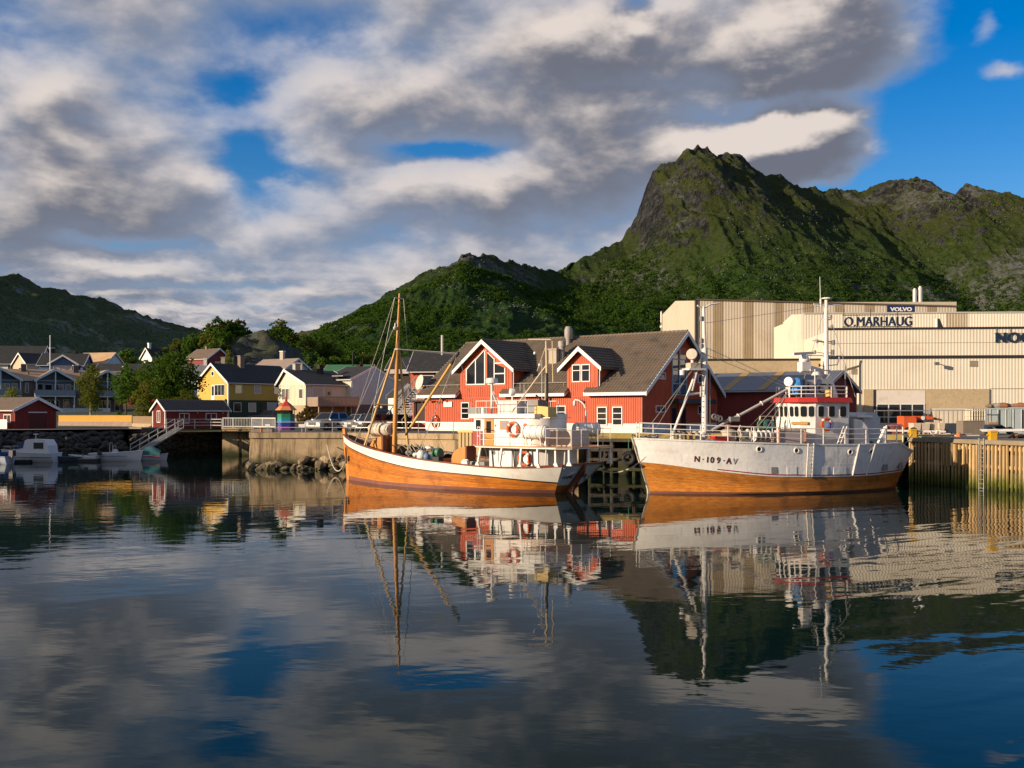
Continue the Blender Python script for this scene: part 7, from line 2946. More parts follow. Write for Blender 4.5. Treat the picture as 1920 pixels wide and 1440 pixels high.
def grey_gable():
 O = Vector((-20.3, 130, 4.2))
 xd = Vector((.86, -.5, 0)).normalized()
 L = 4.6
 o = O - xd * L
 r = gable_house('grey_gable_house', 'tall house with plain grey gable wall and cream front, above the parked cars', 'house', o, math.atan2(xd.y, xd.x), L, 9, 4.5, 6.2, mat('pale_cream_wall', (.64, .58, .45), .7, .05, 1),
     M_roofdark, base_h=1.35, basem=M_stone, over=.35, gover=.06)
 battens(r, 'board_cladding', MATS['pale_cream_wall'], (0, 0, 0), EX, -EY, L, 1.4, 4.45, .3)
 wfront(r, 2.3, 3.0, .75, 1.15, cols=1)
 wfront(r, 3.3, 1.65, .75, .75, cols=2)
 wfront(r, 2.75, 1.7, .3, .65, cols=1)
 b = MB()
 b.prism([(.05, -2), (8.95, -2), (8.95, 1.33), (.05, 1.33)], (L, 0, 0), EY, EZ, EX, -.02, .012)
 b.build('dark_base', mat('dark_base', (.10, .10, .105), .8), r)
 b = MB()
 b.prism([(.0, 1.34), (9, 1.34), (9, 4.42), (4.5, 6.12), (0, 4.42)], (L, 0, 0), EY, EZ, EX, .002, .03)
 b.build('gable_tint_panel', mat('gable_shade_tint', (.44, .58, .56), .75, .05, 1), r)  # panel colour offsets warm bounce light on the shaded side of the wall
 b = MB()
 b.box(1.8, 3.6, -.6, 2.5, 4.9, 5.05)
 b.build('porch_roof', M_roofgrey, r)
 b = MB()
 b.path([(L - .1, -.3, 4.4), (L - .1, -.08, 4.1), (L - .1, -.08, .2)], .05)
 b.build('downpipe', M_white, r)
 chimney(r, (1.0, 6.0), .6, .6, 5.2, 6.6, M_roofdark)
def red_shed():
 r = gable_house('red_shed', 'small dark red waterside shed with white-trimmed gable and ribbed roof', 'shed', (-35.9, 106, 2.85), R(46.2), 7.3, 2.7, 1.9, 2.85, M_dkred, mat('brown_sheet', (.11, .085, .065), .6, .12, 1),
     over=.3, gover=.2, th=.08, clad=.16, depth0=-.08)
 b = MB()
 b.box(-.1, 7.45, -.15, 2.8, -1.6, -.085)
 b.build('concrete_base', M_conc2, r)
 s1 = (2.85 - 1.9) / 1.35
 n1 = math.hypot(1, s1)
 S = Vector((0, 1, s1)).normalized()
 Nn = Vector((0, -s1, 1)).normalized()
 b = MB()
 for k in range(26):
  b.bx((-.18 + k * .3, -.3, 1.9 - .3 * s1 + .02 + .08 * n1), EX, S, Nn, 0, .11, .0, 1.63 * n1, .0, .05)
 b.build('roof_ribs', mat('dark_ribs', (.045, .035, .03), .6), r, kind='stuff')
 wfront(r, 1.55, .45, 1.15, 1.1, cols=2)
 wfront(r, 4.6, .8, 1.3, .75, cols=2)
 wleft(r, .95, .55, .75, 1.25, cols=2)
 for x, y in ((-.03, -.03), (7.2, -.03), (-.03, 2.62)):
  b = MB()
  b.box(x, x + .13, y, y + .13, -.3, 1.85)
  b.build('corner_board', M_white, r)
 for x in (3.6, 6.6):
  b = MB()
  b.ball((x, -.12, 1.55), .07, 8)
  b.build('lamp', M_white, r)
 t = thing('gangway', 'grey sloping gangway with handrails from the red shed down to the small boats', 'gangway', (0, 0, 0))
 p, q = Vector((at(336, 103.2), 103.2, 2.85)), Vector((at(253, 96.5), 96.5, .45))
 d = (q - p).normalized()
 sd = Vector((d.y, -d.x, 0)).normalized()
 b = MB()
 b.bar(p, q, 1.0, .14)
 b.build('deck', mat('grey_gangway', (.17, .165, .155), .7, .1, 2), t)
 for s in (-.5, .5):
  b = MB()
  b.bar(p + sd * s + EZ * .95, q + sd * s + EZ * .95, .06)
  b.bar(p + sd * s + EZ * .5, q + sd * s + EZ * .5, .045)
  for k in range(6):
   w = p.lerp(q, k / 5) + sd * s
   b.bar(w, w + EZ * .95, .05)
  b.build('handrail', M_galv, t)
 t = thing('shed_landing', 'grey board-clad landing under the gable of the dark red shed', 'platform', (-37.9, 104.6, 0), R(46))
 b = MB()
 b.box(-.1, 1.9, -.3, 2.4, 1.2, 2.84)
 b.build('cladding', mat('grey_boards', (.24, .22, .20), .85, .2, 2, stretch=(4, 4, .3)), t)
 b = MB()
 b.box(-.15, 1.95, -.35, 2.45, 2.845, 2.93)
 b.build('top', mat('grey_decking', (.20, .17, .13), .9, .2, 2), t)
def boathouse():
 xd = Vector((.86, -.5, 0)).normalized()
 O = Vector((-50.2, 103.4, 2.8)) - xd * 8
 r = gable_house('boathouse', 'low dark red boathouse with white gable boards at the far left', 'boathouse', O, math.atan2(xd.y, xd.x), 8, 4.7, 1.95, 3.05, M_dkred, M_roofbrown, over=.45, gover=.4, clad=.2)
 window(r, (6.2, 0, .6), EX, -EY, 1.2, .85, cols=2)
 b = MB()
 b.box(8.0, 8.05, 1.5, 3.6, 1.62, 1.72)
 b.build('door_rail', M_white, r)
 b = MB()
 b.box(8.0, 8.04, 1.6, 3.5, -.2, 1.6)
 b.build('door', mat('dark_boathouse_door', (.10, .02, .016), .8), r)
 t = thing('picket_gate', 'short white board gate beside the left boathouse', 'gate', (-52.2, 103.6, 2.8), R(-25))
 b = MB()
 for k in range(8):
  b.box(k * .2, k * .2 + .17, 0, .04, 0, .95)
 b.build('boarding', M_white, t, kind='stuff')
 b = MB()
 b.box(-.05, 1.65, .045, .1, .7, .8)
 b.build('rail', M_white, t)
def row_house():
 ang = math.atan2(.53, .85)
 L = 22
 O = Vector((-84.2, 165, 4.7)) - Vector((.85, .53, 0)).normalized() * 1.5
 r = gable_house('row_house', 'grey row house with three gabled balcony bays and tan roof', 'house', O, ang, L, 9, 5.25, 7.0, M_rowgrey, M_tanroof if False else mat('row_roof', (.34, .225, .14), .85, .1, 1, .01, 16), trim=M_paleblue, over=.5)
 for k, x0 in enumerate((.2, 8.3, 16.4)):
  W = 5.5
  for sg in (0, 1):
   a = (x0 - .45, 5.05) if sg == 0 else (x0 + W + .45, 5.05)
   c = (x0 + W / 2, 6.95)
   b = MB()
   v = [(a[0], -2.1, a[1]), (c[0], -2.1, c[1]), (c[0], 4.3, c[1]), (a[0], .2, a[1])]
   v2 = [(x, y, z + .18) for x, y, z in v]
   fs = [(0, 1, 2, 3), (7, 6, 5, 4), (0, 4, 5, 1), (1, 5, 6, 2), (2, 6, 7, 3), (3, 7, 4, 0)]
   if sg == 0:
    fs = [f[::-1] for f in fs]
   b.add(v + v2, fs)
   b.build('bay_roof', mat('row_roof', (.34, .225, .14), .85), r)
   b = MB()
   b.prism([(a[0], a[1] - .18), (c[0], c[1] - .2), (c[0], c[1] + .24), (a[0], a[1] + .22)], (0, 0, 0), EX, EZ, EY, -2.18, -2.11)
   b.build('barge_board', M_paleblue, r)
  b = MB()
  b.prism([(x0, 2.6), (x0 + W, 2.6), (x0 + W, 5.0), (x0 + W / 2, 6.85), (x0, 5.0)], (0, 0, 0), EX, EZ, EY, -.35, -.02)
  b.build('bay_wall', M_blue, r)
  b = MB()
  b.box(x0 - .3, x0 + W + .3, -2.05, -.02, 2.5, 2.68)
  fl = b.build('balcony', M_paleblue, r)
  b = MB()
  b.box(x0 - .3, x0 + W + .3, -2.1, -2.03, 2.69, 3.62)
  b.build('parapet', mat('bluegrey_boards', (.20, .235, .27), .75, .1, 2), fl)
  b = MB()
  b.box(x0 - .34, x0 - .28, -2.05, -.02, 2.69, 3.62)
  b.build('parapet', mat('bluegrey_boards', (.20, .235, .27), .75), fl)
  for x in (x0 - .2, x0 + W / 2 - .08, x0 + W + .05):
   b = MB()
   b.box(x, x + .16, -2.0, -1.84, 0, 6.7 if abs(x - x0 - W / 2) < .3 else 5.1)
   b.build('post', M_paleblue, r)
  window(r, (x0 + .2, -.35, 2.75), EX, -EY, .9, 1.9, cols=1, fm=M_paleblue)
  window(r, (x0 + 1.3, -.35, 3.2), EX, -EY, 1.2, 1.4, cols=1, fm=M_paleblue)
  window(r, (x0 + 2.75, -.35, 3.2), EX, -EY, 1.5, 1.4, cols=2, fm=M_paleblue)
  window(r, (x0 + 4.5, -.35, 2.75), EX, -EY, .85, 1.9, cols=1, fm=M_paleblue)
  window(r, (x0 + 1.6, 0, .6), EX, -EY, 2.0, 1.4, cols=3, fm=M_paleblue)
  window(r, (x0 + 4.2, 0, .2), EX, -EY, .9, 1.9, cols=1, fm=M_paleblue)
  if k < 2:
   window(r, (x0 + W + 1.0, 0, 3.1), EX, -EY, .55, 1.7, cols=1, fm=M_paleblue)
  chimney(r, (x0 + W + 1.2, 3.6), .8, .7, 5.8, 7.9, mat('dark_brick', (.10, .08, .07), .9), M_paleblue)
  b = MB()
  b.lathe([(.16, 0), (.16, .4), (.22, .42), (.22, .55)], (x0 - .9, 2.2, 6.1), EZ, 8)
  b.build('roof_vent', M_brick, r)
 t = thing('garden_fence', 'pale blue-grey board fence in front of the row house', 'fence', O + Vector((.0, -5.5, -.4)), ang)
 b = MB()
 for k in range(100):
  b.box(2 + k * .2, 2 + k * .2 + .17, 0, .04, 0, 1.0)
 b.build('boarding', M_paleblue, t, kind='stuff')
 b = MB()
 b.box(2, 22, .045, .1, .75, .85)
 b.build('rail', M_paleblue, t)
def back_houses():
 xb = R(48.7)
 r = gable_house('beige_house', 'beige house with white gable boards, black roof and chimney, left of the flagpole', 'house', (-101.9, 215, 9), xb, 12, 6.6, 6.0, 8.2, M_beige, M_roofdark)
 wleft(r, 2.7, 3.7, 1.0, 1.6, cols=1)
 for x in (2.2, 5.4):
  wfront(r, x, 4.2, 1.5, 1.4, cols=2)
 chimney(r, (6.5, 2.6), .8, .8, 7.2, 9.6, M_roofdark, M_white)
 xd = Vector((-.3, .95, 0)).normalized()
 r = gable_house('blue_house', 'blue gabled house with wide white-framed window, right of the flagpole', 'house', (-85.2, 200, 8.6), math.atan2(xd.y, xd.x), 9, 4.6, 5.6, 7.1, M_blue, mat('row_roof', (.34, .225, .14), .85), gover=.5, over=.5)
 window(r, (0, 4.0, 3.7), -EY, -EX, 3.3, 1.5, cols=3, gm=mat('window_blind', (.52, .42, .33), .7))
 r = gable_house('black_roofed_house', 'black-roofed house whose ridge runs behind the blue gable', 'house', (-98.5, 213, 9), R(8), 8.8, 8, 5.6, 8.1, M_blue, M_roofdark)
 wfront(r, 5.0, 3.8, 1.0, 1.2)
 chimney(r, (6, 4), .6, .6, 7.8, 8.9, M_roofdark)
 r = gable_house('dark_barn', 'large barn with black roof and white wall at the top left of the village', 'barn', (-128, 234, 9), R(6), 19, 10, 7.3, 11.2, M_white, M_roofdark, over=.7)
 window(r, (12.2, 0, 5.2), EX, -EY, 1.2, 1.5, cols=2)
 window(r, (15.2, 0, 4.5), EX, -EY, 2.4, 1.8, cols=2)
 r = gable_house('tan_roofed_house', 'low house with sunlit orange-tan roof behind the birch tree', 'house', (-94.6, 222, 9.5), R(-16), 7.6, 6, 5.7, 8.1, M_white, M_tanroof)
 wfront(r, 1.0, 3.6, 1.2, 1.2)
 r = gable_house('black_roofed_house', 'long low house with black roof between the birch and the big dark tree', 'house', (-78.5, 192, 6.5), R(2), 12, 7, 5.2, 7.3, M_dkred, M_roofdark)
 wfront(r, 2, 3.0, 1.2, 1.2)
 r = gable_house('white_gable_house', 'small sunlit white gable with chimney peeping over the knoll trees', 'house', (-85.4, 243, 13), R(53), 8, 4.4, 4.8, 7.0, M_white, M_roofdark)
 chimney(r, (.7, 2.2), .6, .6, 6.6, 8.3, M_white)
 wleft(r, 1.8, 3.4, .8, 1.0, cols=1)
 xd = Vector((.86, -.5, 0)).normalized()
 r = gable_house('brown_roofed_house', 'brown-roofed house above and left of the yellow house', 'house', Vector((-63.2, 211, 9.5)) - xd * 5.5, math.atan2(xd.y, xd.x), 6.0, 6.5, 6.3, 8.4, M_dkred, M_roofbrown)
 window(r, (6.0, 2.2, 4.6), EY, EX, 1.2, 1.2, cols=2)
 chimney(r, (2.5, 3.2), .5, .5, 8.0, 9.0, M_brick)
 r = gable_house('grey_roofed_house', 'house with pale grey roof tucked behind the gable of the yellow house', 'house', (-52.5, 163, 4.5), R(10), 9, 6, 5.7, 7.7, M_white, M_roofgrey)
 wfront(r, 1.2, 3.5, 1.2, 1.2)
 chimney(r, (3.2, 3), .5, .5, 7.4, 8.8, M_white)
 chimney(r, (6.0, 3), .6, .6, 7.4, 9.0, mat('light_chimney', (.40, .34, .27), .85))
 r = gable_house('pink_roofed_house', 'house with light brown roof and chimney rising behind the yellow house roof', 'house', Vector((-41.0, 185, 6.5)) - xd * 8, math.atan2(xd.y, xd.x), 8, 6.5, 6.1, 7.9, M_grey, mat('pinkbrown_roof', (.30, .22, .17), .8, .1, 1))
 chimney(r, (4.4, 3.2), .8, .6, 7.5, 9.4, mat('light_chimney', (.40, .34, .27), .85), M_white)
 window(r, (8, 2.5, 4.4), EY, EX, 1.2, 1.0, cols=2)
 r = gable_house('brown_roofed_house', 'low brown roof with pale chimney just behind the cream house', 'house', (-31.5, 146, 4.2), R(4), 8.5, 6, 4.6, 5.7, M_cream, M_roofbrown)
 chimney(r, (.9, 2), .9, .7, 4.8, 7.4, mat('light_chimney', (.40, .34, .27), .85))
 wfront(r, 3, 2.4, 1.2, 1.2)
 r = gable_house('green_roofed_house', 'house with dark green roof and white eaves behind the grey gable', 'house', (-31.5, 172, 5), R(-6), 7.5, 6, 6.3, 7.6, M_white, M_greenroof, over=.5)
 b = MB()
 b.tube((4.2, 2.5, 6.8), (4.2, 2.5, 10.0), .12, n=8)
 b.build('flue', M_roofdark, r)
 wfront(r, 2, 4, 1.2, 1.2)
 r = gable_house('dark_chalet', 'dark chalet with pale balcony on the slope behind the cutter mast', 'house', (-23.0, 190, 6), R(-10), 6.5, 6, 7.0, 8.9, mat('dark_timber_wall', (.045, .035, .03), .8), M_roofdark, over=.9)
 b = MB()
 b.box(.6, 4.2, -1.0, -.02, 5.8, 6.5)
 b.build('balcony', mat('pinkish_white', (.46, .38, .35), .6), r)
 window(r, (1.2, 0, 6.55 - 1.9), EX, -EY, 1.4, 1.0, cols=2)
 r = gable_house('red_house', 'red house with black roof and tall flue, behind the left end of the quay house', 'house', (-12.3, 124, 3.0), R(-9), 9, 6, 6.7, 8.9, M_red, M_roofdark, over=.6)
 window(r, (1.4, 0, 4.7), EX, -EY, 1.5, 1.3, cols=1)
 b = MB()
 b.tube((3.4, 2.4, 7.6), (3.4, 2.4, 11.0), .17, n=10)
 b.build('flue', mat('pale_flue', (.40, .37, .33), .5), r)
 r = gable_house('white_outbuilding', 'small white gable between the mast and the satellite dish', 'outbuilding', (-10.3, 112.5, 3.0), math.atan2(.95, -.3), 5, 2.4, 3.3, 4.4, M_white, M_roofdark, gover=.2, over=.2)
 window(r, (0, 1.5, 1.9), -EY, -EX, .6, .8, cols=1)
yellow_house()
cream_house()
grey_gable()
red_shed()
boathouse()
row_house()
back_houses()
# ---- small outdoor pieces
t = thing('flagpole', 'slim white flagpole standing behind the row house roof', 'flagpole', (at(94, 180), 180, 5))
b = MB()
b.tube((0, 0, 0), (0, 0, 13.0), .12, .07, 8)
b.build('pole', M_white, t)
b = MB()
b.ball((0, 0, 13.08), .13, 8)
b.build('finial', M_white, t)
def kiosk():
 t = thing('rainbow_kiosk', 'small hexagonal kiosk painted in rainbow stripes with red and orange roof', 'kiosk', (at(536.5, 96), 96, QZ), R(10))
 z = 0
 def hexa(r0, r1, z0, z1, m, nm, cap=False):
  b = MB()
  a = [(r0 * math.cos(math.pi / 3 * k), r0 * math.sin(math.pi / 3 * k), z0) for k in range(6)]
  c = [(r1 * math.cos(math.pi / 3 * k), r1 * math.sin(math.pi / 3 * k), z1) for k in range(6)]
  b.add(a + c, [(k, (k + 1) % 6, 6 + (k + 1) % 6, 6 + k) for k in range(6)] + [tuple(range(6))[::-1], tuple(range(6, 12))])
  return b.build(nm, m, t)
 cols = [('purple', (.16, .035, .19), .36), ('blue', (.012, .035, .26), .34), ('cyan', (.025, .23, .38), .30), ('teal', (.02, .20, .20), .22), ('green', (.015, .17, .07), .30)]
 for n, c, h in cols:
  hexa(.80, .80, z + .002, z + h, mat('kiosk_' + n, c, .55, .08, 2), 'stripe')
  z += h
 hexa(.62, .62, z, z + .34, M_dkglass, 'window_band')
 for k in range(6):
  b = MB()
  a = math.pi / 3 * k
  b.bar((.74 * math.cos(a), .74 * math.sin(a), z), (.74 * math.cos(a), .74 * math.sin(a), z + .34), .07)
  b.build('post', M_dkgreen, t)
 z += .34
 hexa(1.02, .66, z, z + .38, mat('kiosk_orange', (.62, .22, .07), .55), 'lower_roof')
 hexa(.67, .10, z + .382, z + .86, mat('kiosk_red', (.52, .04, .03), .5), 'upper_roof')
 b = MB()
 b.lathe([(.10, 0), (.12, .12), (.05, .2), (.10, .3), (.04, .42), (.02, .75)], (0, 0, z + .86), EZ, 8)
 b.build('finial', mat('kiosk_red', (.52, .04, .03), .5), t)
kiosk()
def board_fence(name, label, p, q, h, m, base_h=0, basem=None, w=.14, gap=.015, cat='fence'):
 p, q = Vector(p), Vector(q)
 U = (q - p)
 L = U.length
 U.normalize()
 N = Vector((U.y, -U.x, 0))
 t = thing(name, label, cat, p)
 if base_h:
  b = MB()
  b.bx((0, 0, 0), U, EZ, N, 0, L, -.5, base_h, -.25, .12)
  b.build('stone_base', basem, t)
 b = MB()
 n = int(L / w)
 for k in range(n):
  b.bx((0, 0, 0), U, EZ, N, k * w, (k + 1) * w - gap, base_h + .01, base_h + h + rnd.uniform(-.01, .01), -.03, .02)
 b.build('boarding', m, t, kind='stuff')
 b = MB()
 b.bx((0, 0, 0), U, EZ, N, 0, L, base_h + h + .012, base_h + h + .05, -.06, .05)
 b.build('cap_rail', m, t)
 return t
board_fence('yellow_fence', 'long bright yellow board fence on a stone footing, left of the dark red shed', (at(110, 120), 120, 2.9), (at(248, 118), 118, 2.9), .72, mat('yellow_fence_paint', (.68, .36, .045), .7, .06, 1), .50, mat('pink_stone', (.40, .28, .22), .9, .2, 2, .03, 6))
board_fence('picket_fence', 'low pale brown picket fence between the yellow fence and the dark red shed', (at(249, 118), 118, 2.9), (at(286, 112), 112, 2.9), .75, mat('brown_fence_paint', (.36, .24, .13), .8, .1, 1), .35, M_stone, w=.16, gap=.06)
def rail_fence(name, label, pts, h, m, nrail=3, pw=.09, bars=0.0, cat='railing', thick=.05):
 t = thing(name, label, cat, (0, 0, 0))
 for a, c in zip(pts, pts[1:]):
  a, c = Vector(a), Vector(c)
  for k in range(nrail):
   b = MB()
   z = h * (k + 1) / nrail if not bars else (h if k == 0 else .12)
   b.bar(a + EZ * z, c + EZ * z, thick, thick * 1.8)
   b.build('rail', m, t)
  if bars:
   b = MB()
   n = int((c - a).length / bars)
   for k in range(n):
    p = a.lerp(c, (k + .5) / n)
    b.bar(p + EZ * .12, p + EZ * h, .03)
   b.build('bars', m, t, kind='stuff')
 for p in pts:
  b = MB()
  p = Vector(p)
  b.bar(p - EZ * .05, p + EZ * (h + .06), pw)
  b.build('post', m, t)
 return t
def ppts(lst, z):
 return [(at(px, Y), Y, z) for px, Y in lst]
rail_fence('timber_railing', 'grey three-rail timber railing in front of the dark red shed', ppts([(312, 105.2), (334, 106.0), (365, 107.3), (395, 108.0), (416, 106.2)], 2.80), .95, mat('grey_timber', (.30, .28, .25), .8, .15, 2), 3)
rail_fence('bar_railing', 'white railing of thin upright bars on top of the concrete pier', ppts([(418, 105.8), (437, 105.8), (472, 105.8), (492, 104), (516, 102)], 2.88), 1.0, mat('railing_white', (.62, .60, .56), .5), 2, .07, .16)
rail_fence('post_railing', 'thin grey wire railing along the edge of the concrete quay', [(-20.3, 80.0, 2.8), (-18.2, 80.0, 2.8), (-16.1, 79.9, 2.8), (-14.0, 79.8, 2.8), (-12.2, 79.6, 2.8), (-9.6, 78.2, 2.8), (-7.0, 76.6, 2.8), (-4.3, 75.1, 2.8), (-1.6, 73.8, 2.8), (1.2, 72.6, 2.8)], .85, M_galv, 2, .05, thick=.022)
for (px, Y, lb) in ((502, 100, 'small white notice plate on the bar railing left of the rainbow kiosk'), (566, 80.1, 'small white notice plate on the wire railing right of the rainbow kiosk')):
 t = thing('notice_plate', lb, 'sign', (at(px, Y), Y - .05, CAM_H + (HOR - 796) / FPX * Y - .22))
 b = MB()
 b.box(-.24, .24, -.02, .02, 0, .26)
 b.build('plate', M_white, t)
 b = MB()
 b.box(-.03, .03, .021, .06, -.7, .24)
 b.build('post', M_galv, t)
t = thing('bollard', 'small rusty orange mooring post on the quay left of the rainbow kiosk', 'bollard', (at(490, 80.2), 80.2, QZ + .05), 0)
b = MB()
b.lathe([(.09, 0), (.09, .28), (.16, .30), (.16, .38)], (0, 0, 0), EZ, 10)
b.build('post', mat('rust_orange', (.42, .15, .05), .8), t)
b = MB()
b.lathe([(.2, 0), (.2, .03)], (0, 0, 0), EZ, 10)
b.build('base', mat('rusty_iron', (.22, .09, .045), .85), t)
# ================================================================== cars
M_tyre = mat('tyre', (.018, .018, .018), .85)
M_rim = mat('alloy_rim', (.40, .40, .41), .3, metal=.8)
M_carglass = mat('car_glass', (.012, .014, .016), .05, ior=1.42)
M_lamp = mat('headlamp', (.55, .55, .55), .15)
M_tail = mat('tail_lamp', (.30, .012, .010), .25)
M_plate = mat('number_plate', (.70, .70, .68), .5)
def car(label, loc, ang, paint, style='hatch', group='cars parked behind the quay', L=4.3, Wd=1.76, Hh=1.48):
 root = thing('parked_car', label, 'car', loc, ang, group)
 a = L / 2
 if style == 'suv':
  body = [(-a, .40), (-a + .02, .95), (-a + .12, 1.02), (a - 1.35, 1.02), (a - .20, .90), (a, .70), (a, .36)]
  roof = [(-a + .10, 1.0), (-a + .42, Hh), (.25, Hh), (.95, 1.0)]
 elif style == 'wagon':
  body = [(-a, .38), (-a + .02, .86), (-a + .12, .95), (a - 1.45, .95), (a - .22, .80), (a, .60), (a, .32)]
  roof = [(-a + .12, .94), (-a + .55, Hh), (.1, Hh), (.85, .94)]
 elif style == 'van':
  body = [(-a, .40), (-a, 1.0), (-a + .05, 1.1), (a - .9, 1.1), (a - .15, .95), (a, .75), (a, .36)]
  roof = [(-a + .04, 1.08), (-a + .16, Hh), (a - 1.9, Hh), (a - 1.0, 1.08)]
 else:
  body = [(-a, .40), (-a + .03, .85), (-a + .15, .95), (a - 1.4, .94), (a - .22, .78), (a, .58), (a, .32)]
  roof = [(-a + .22, .93), (-a + .85, Hh), (-.05, Hh), (a - 1.15, .93)]
 h = Wd / 2
 b = MB()
 ys = [-h, -h + .05, h - .05, h]
 rows = []
 for y in ys:
  k = 1 if abs(y) < h - .01 else .965
  rows.append([(x * k, y, .35 + (z - .35) * (1 if k == 1 else .96)) for x, z in body])
 b.grid(rows)
 b.add(rows[0], [tuple(range(len(body)))])
 b.add(rows[-1], [tuple(range(len(body)))[::-1]])
 b.add([rows[0][0], rows[0][-1], rows[-1][-1], rows[-1][0]], [(0, 1, 2, 3)])
 b.build('body', paint, root)
 hw, ht = h - .06, h - .30
 b = MB()
 lo = [roof[0], roof[3]]
 v = []
 for sy in (-1, 1):
  v += [(roof[0][0], sy * hw, roof[0][1]), (roof[1][0], sy * ht, roof[1][1]), (roof[2][0], sy * ht, roof[2][1]), (roof[3][0], sy * hw, roof[3][1])]
 b.add(v, [(0, 1, 2, 3), (7, 6, 5, 4), (1, 5, 6, 2), (0, 4, 5, 1), (2, 6, 7, 3)])
 b.build('cabin', paint, root)
 def pane(p, nm, s=.86, off=.012):
  p = [Vector(q) for q in p]
  c = sum(p, Vector()) / len(p)
  n = (p[1] - p[0]).cross(p[2] - p[0]).normalized()
  if n.dot(c - Vector((0, 0, .8))) < 0:
   n = -n
  q = [c + (w - c) * s + n * off for w in p]
  bb = MB()
  bb.add(q + [w - n * off * .9 for w in q], [(0, 1, 2, 3), (7, 6, 5, 4), (0, 4, 5, 1), (1, 5, 6, 2), (2, 6, 7, 3), (3, 7, 4, 0)])
  bb.build(nm, M_carglass, root)
 pane([v[3], v[2], v[6], v[7]], 'windscreen', .90)
 pane([v[0], v[1], v[5], v[4]], 'rear_window', .84)
 for o, sy in ((0, -1), (4, 1)):
  A_, B_, C_, D_ = [Vector(v[o + k]) for k in range(4)]
  m0, m1 = A_.lerp(D_, .52), B_.lerp(C_, .50)
  pane([A_, B_, m1, m0], 'side_window', .84)
  pane([m0, m1, C_, D_], 'side_window', .84)
 for sx in (-1, 1):
  for sy in (-1, 1):
   w = thing_part = None
   b = MB()
   b.lathe([(.18, -.10), (.30, -.10), (.325, -.06), (.325, .06), (.30, .10), (.18, .10)], (sx * (a - .85), sy * (h - .09), .325), EY, 16)
   wo = b.build('wheel', M_tyre, root)
   b = MB()
   b.lathe([(.19, -.06), (.19, .06)], (sx * (a - .85), sy * (h - .035), .325), EY, 12)
   b.build('rim', M_rim, wo)
   b = MB()
   b.torus((sx * (a - .85), sy * (h - .0), .34), EY, .35, .025, 14, 5, 0, 6.2831)
   b.build('wheel_arch', M_black, root)
 for sy in (-1, 1):
  b = MB()
  y0 = sy * (h - .30)
  b.box(a - .14, a + .005, y0 - .2, y0 + .2, .60, .76)
  b.build('headlight', M_lamp, root)
  b = MB()
  b.box(-a - .01, -a + .1, sy * (h - .18) - .12, sy * (h - .18) + .12, .66, .92)
  b.build('tail_light', M_tail, root)
  b = MB()
  b.box(a - 1.45, a - 1.25, sy * (h + .09) - .09, sy * (h + .09) + .09, .92, 1.05)
  b.build('mirror', paint, root)
 b = MB()
 b.box(a - .02, a + .02, -.42, .42, .50, .70)
 b.build('grille', M_black, root)
 b = MB()
 b.box(a + .005, a + .03, -.27, .27, .38, .49)
 b.build('number_plate', M_plate, root)
 b = MB()
 b.box(-a + .1, a - .1, -h + .1, h - .1, .2, .38)
 b.build('underbody', M_black, root)
 return root
P_silver = mat('car_silver', (.34, .34, .33), .28, .03, 1, metal=.5, coat=.6)
P_white = mat('car_white', (.40, .40, .39), .3, .03, 1, coat=.6)
P_blk = mat('car_black', (.018, .019, .022), .22, .03, 1, coat=.8)
P_navy = mat('car_navy', (.020, .026, .040), .22, .03, 1, coat=.8)
CZ = QZ + .008
fwd = math.atan2(-.86, -.60)
car('silver crossover parked nose to the quay, leftmost of the row', (-16.9, 94.0, CZ), fwd + .12, P_silver, 'suv', L=4.5, Wd=1.85, Hh=1.62)
car('pale silver estate car parked second in the row beside the silver crossover', (-14.3, 94.8, CZ), fwd + .05, P_silver if False else P_white, 'wagon', L=4.7)
car('black car with chrome front parked third in the row, behind the cutter bow', (-12.6, 91.5, CZ), fwd + .1, P_blk, 'wagon', L=4.7)
car('black estate car parked at the right end of the row, before the stairs', (-11.6, 95.5, CZ), fwd - .35, P_navy, 'wagon', L=4.6)
car('dark van seen from behind, parked below the grey gable', (at(722, 104), 104, 2.75), R(95), P_blk, 'van', L=4.9, Wd=1.9, Hh=1.95)
car('dark SUV parked before the green lower floor of the yellow house', (at(502, 128), 128, 3.15), R(188), P_blk, 'suv', 'cars parked by the yellow house', L=4.6, Wd=1.85, Hh=1.65)
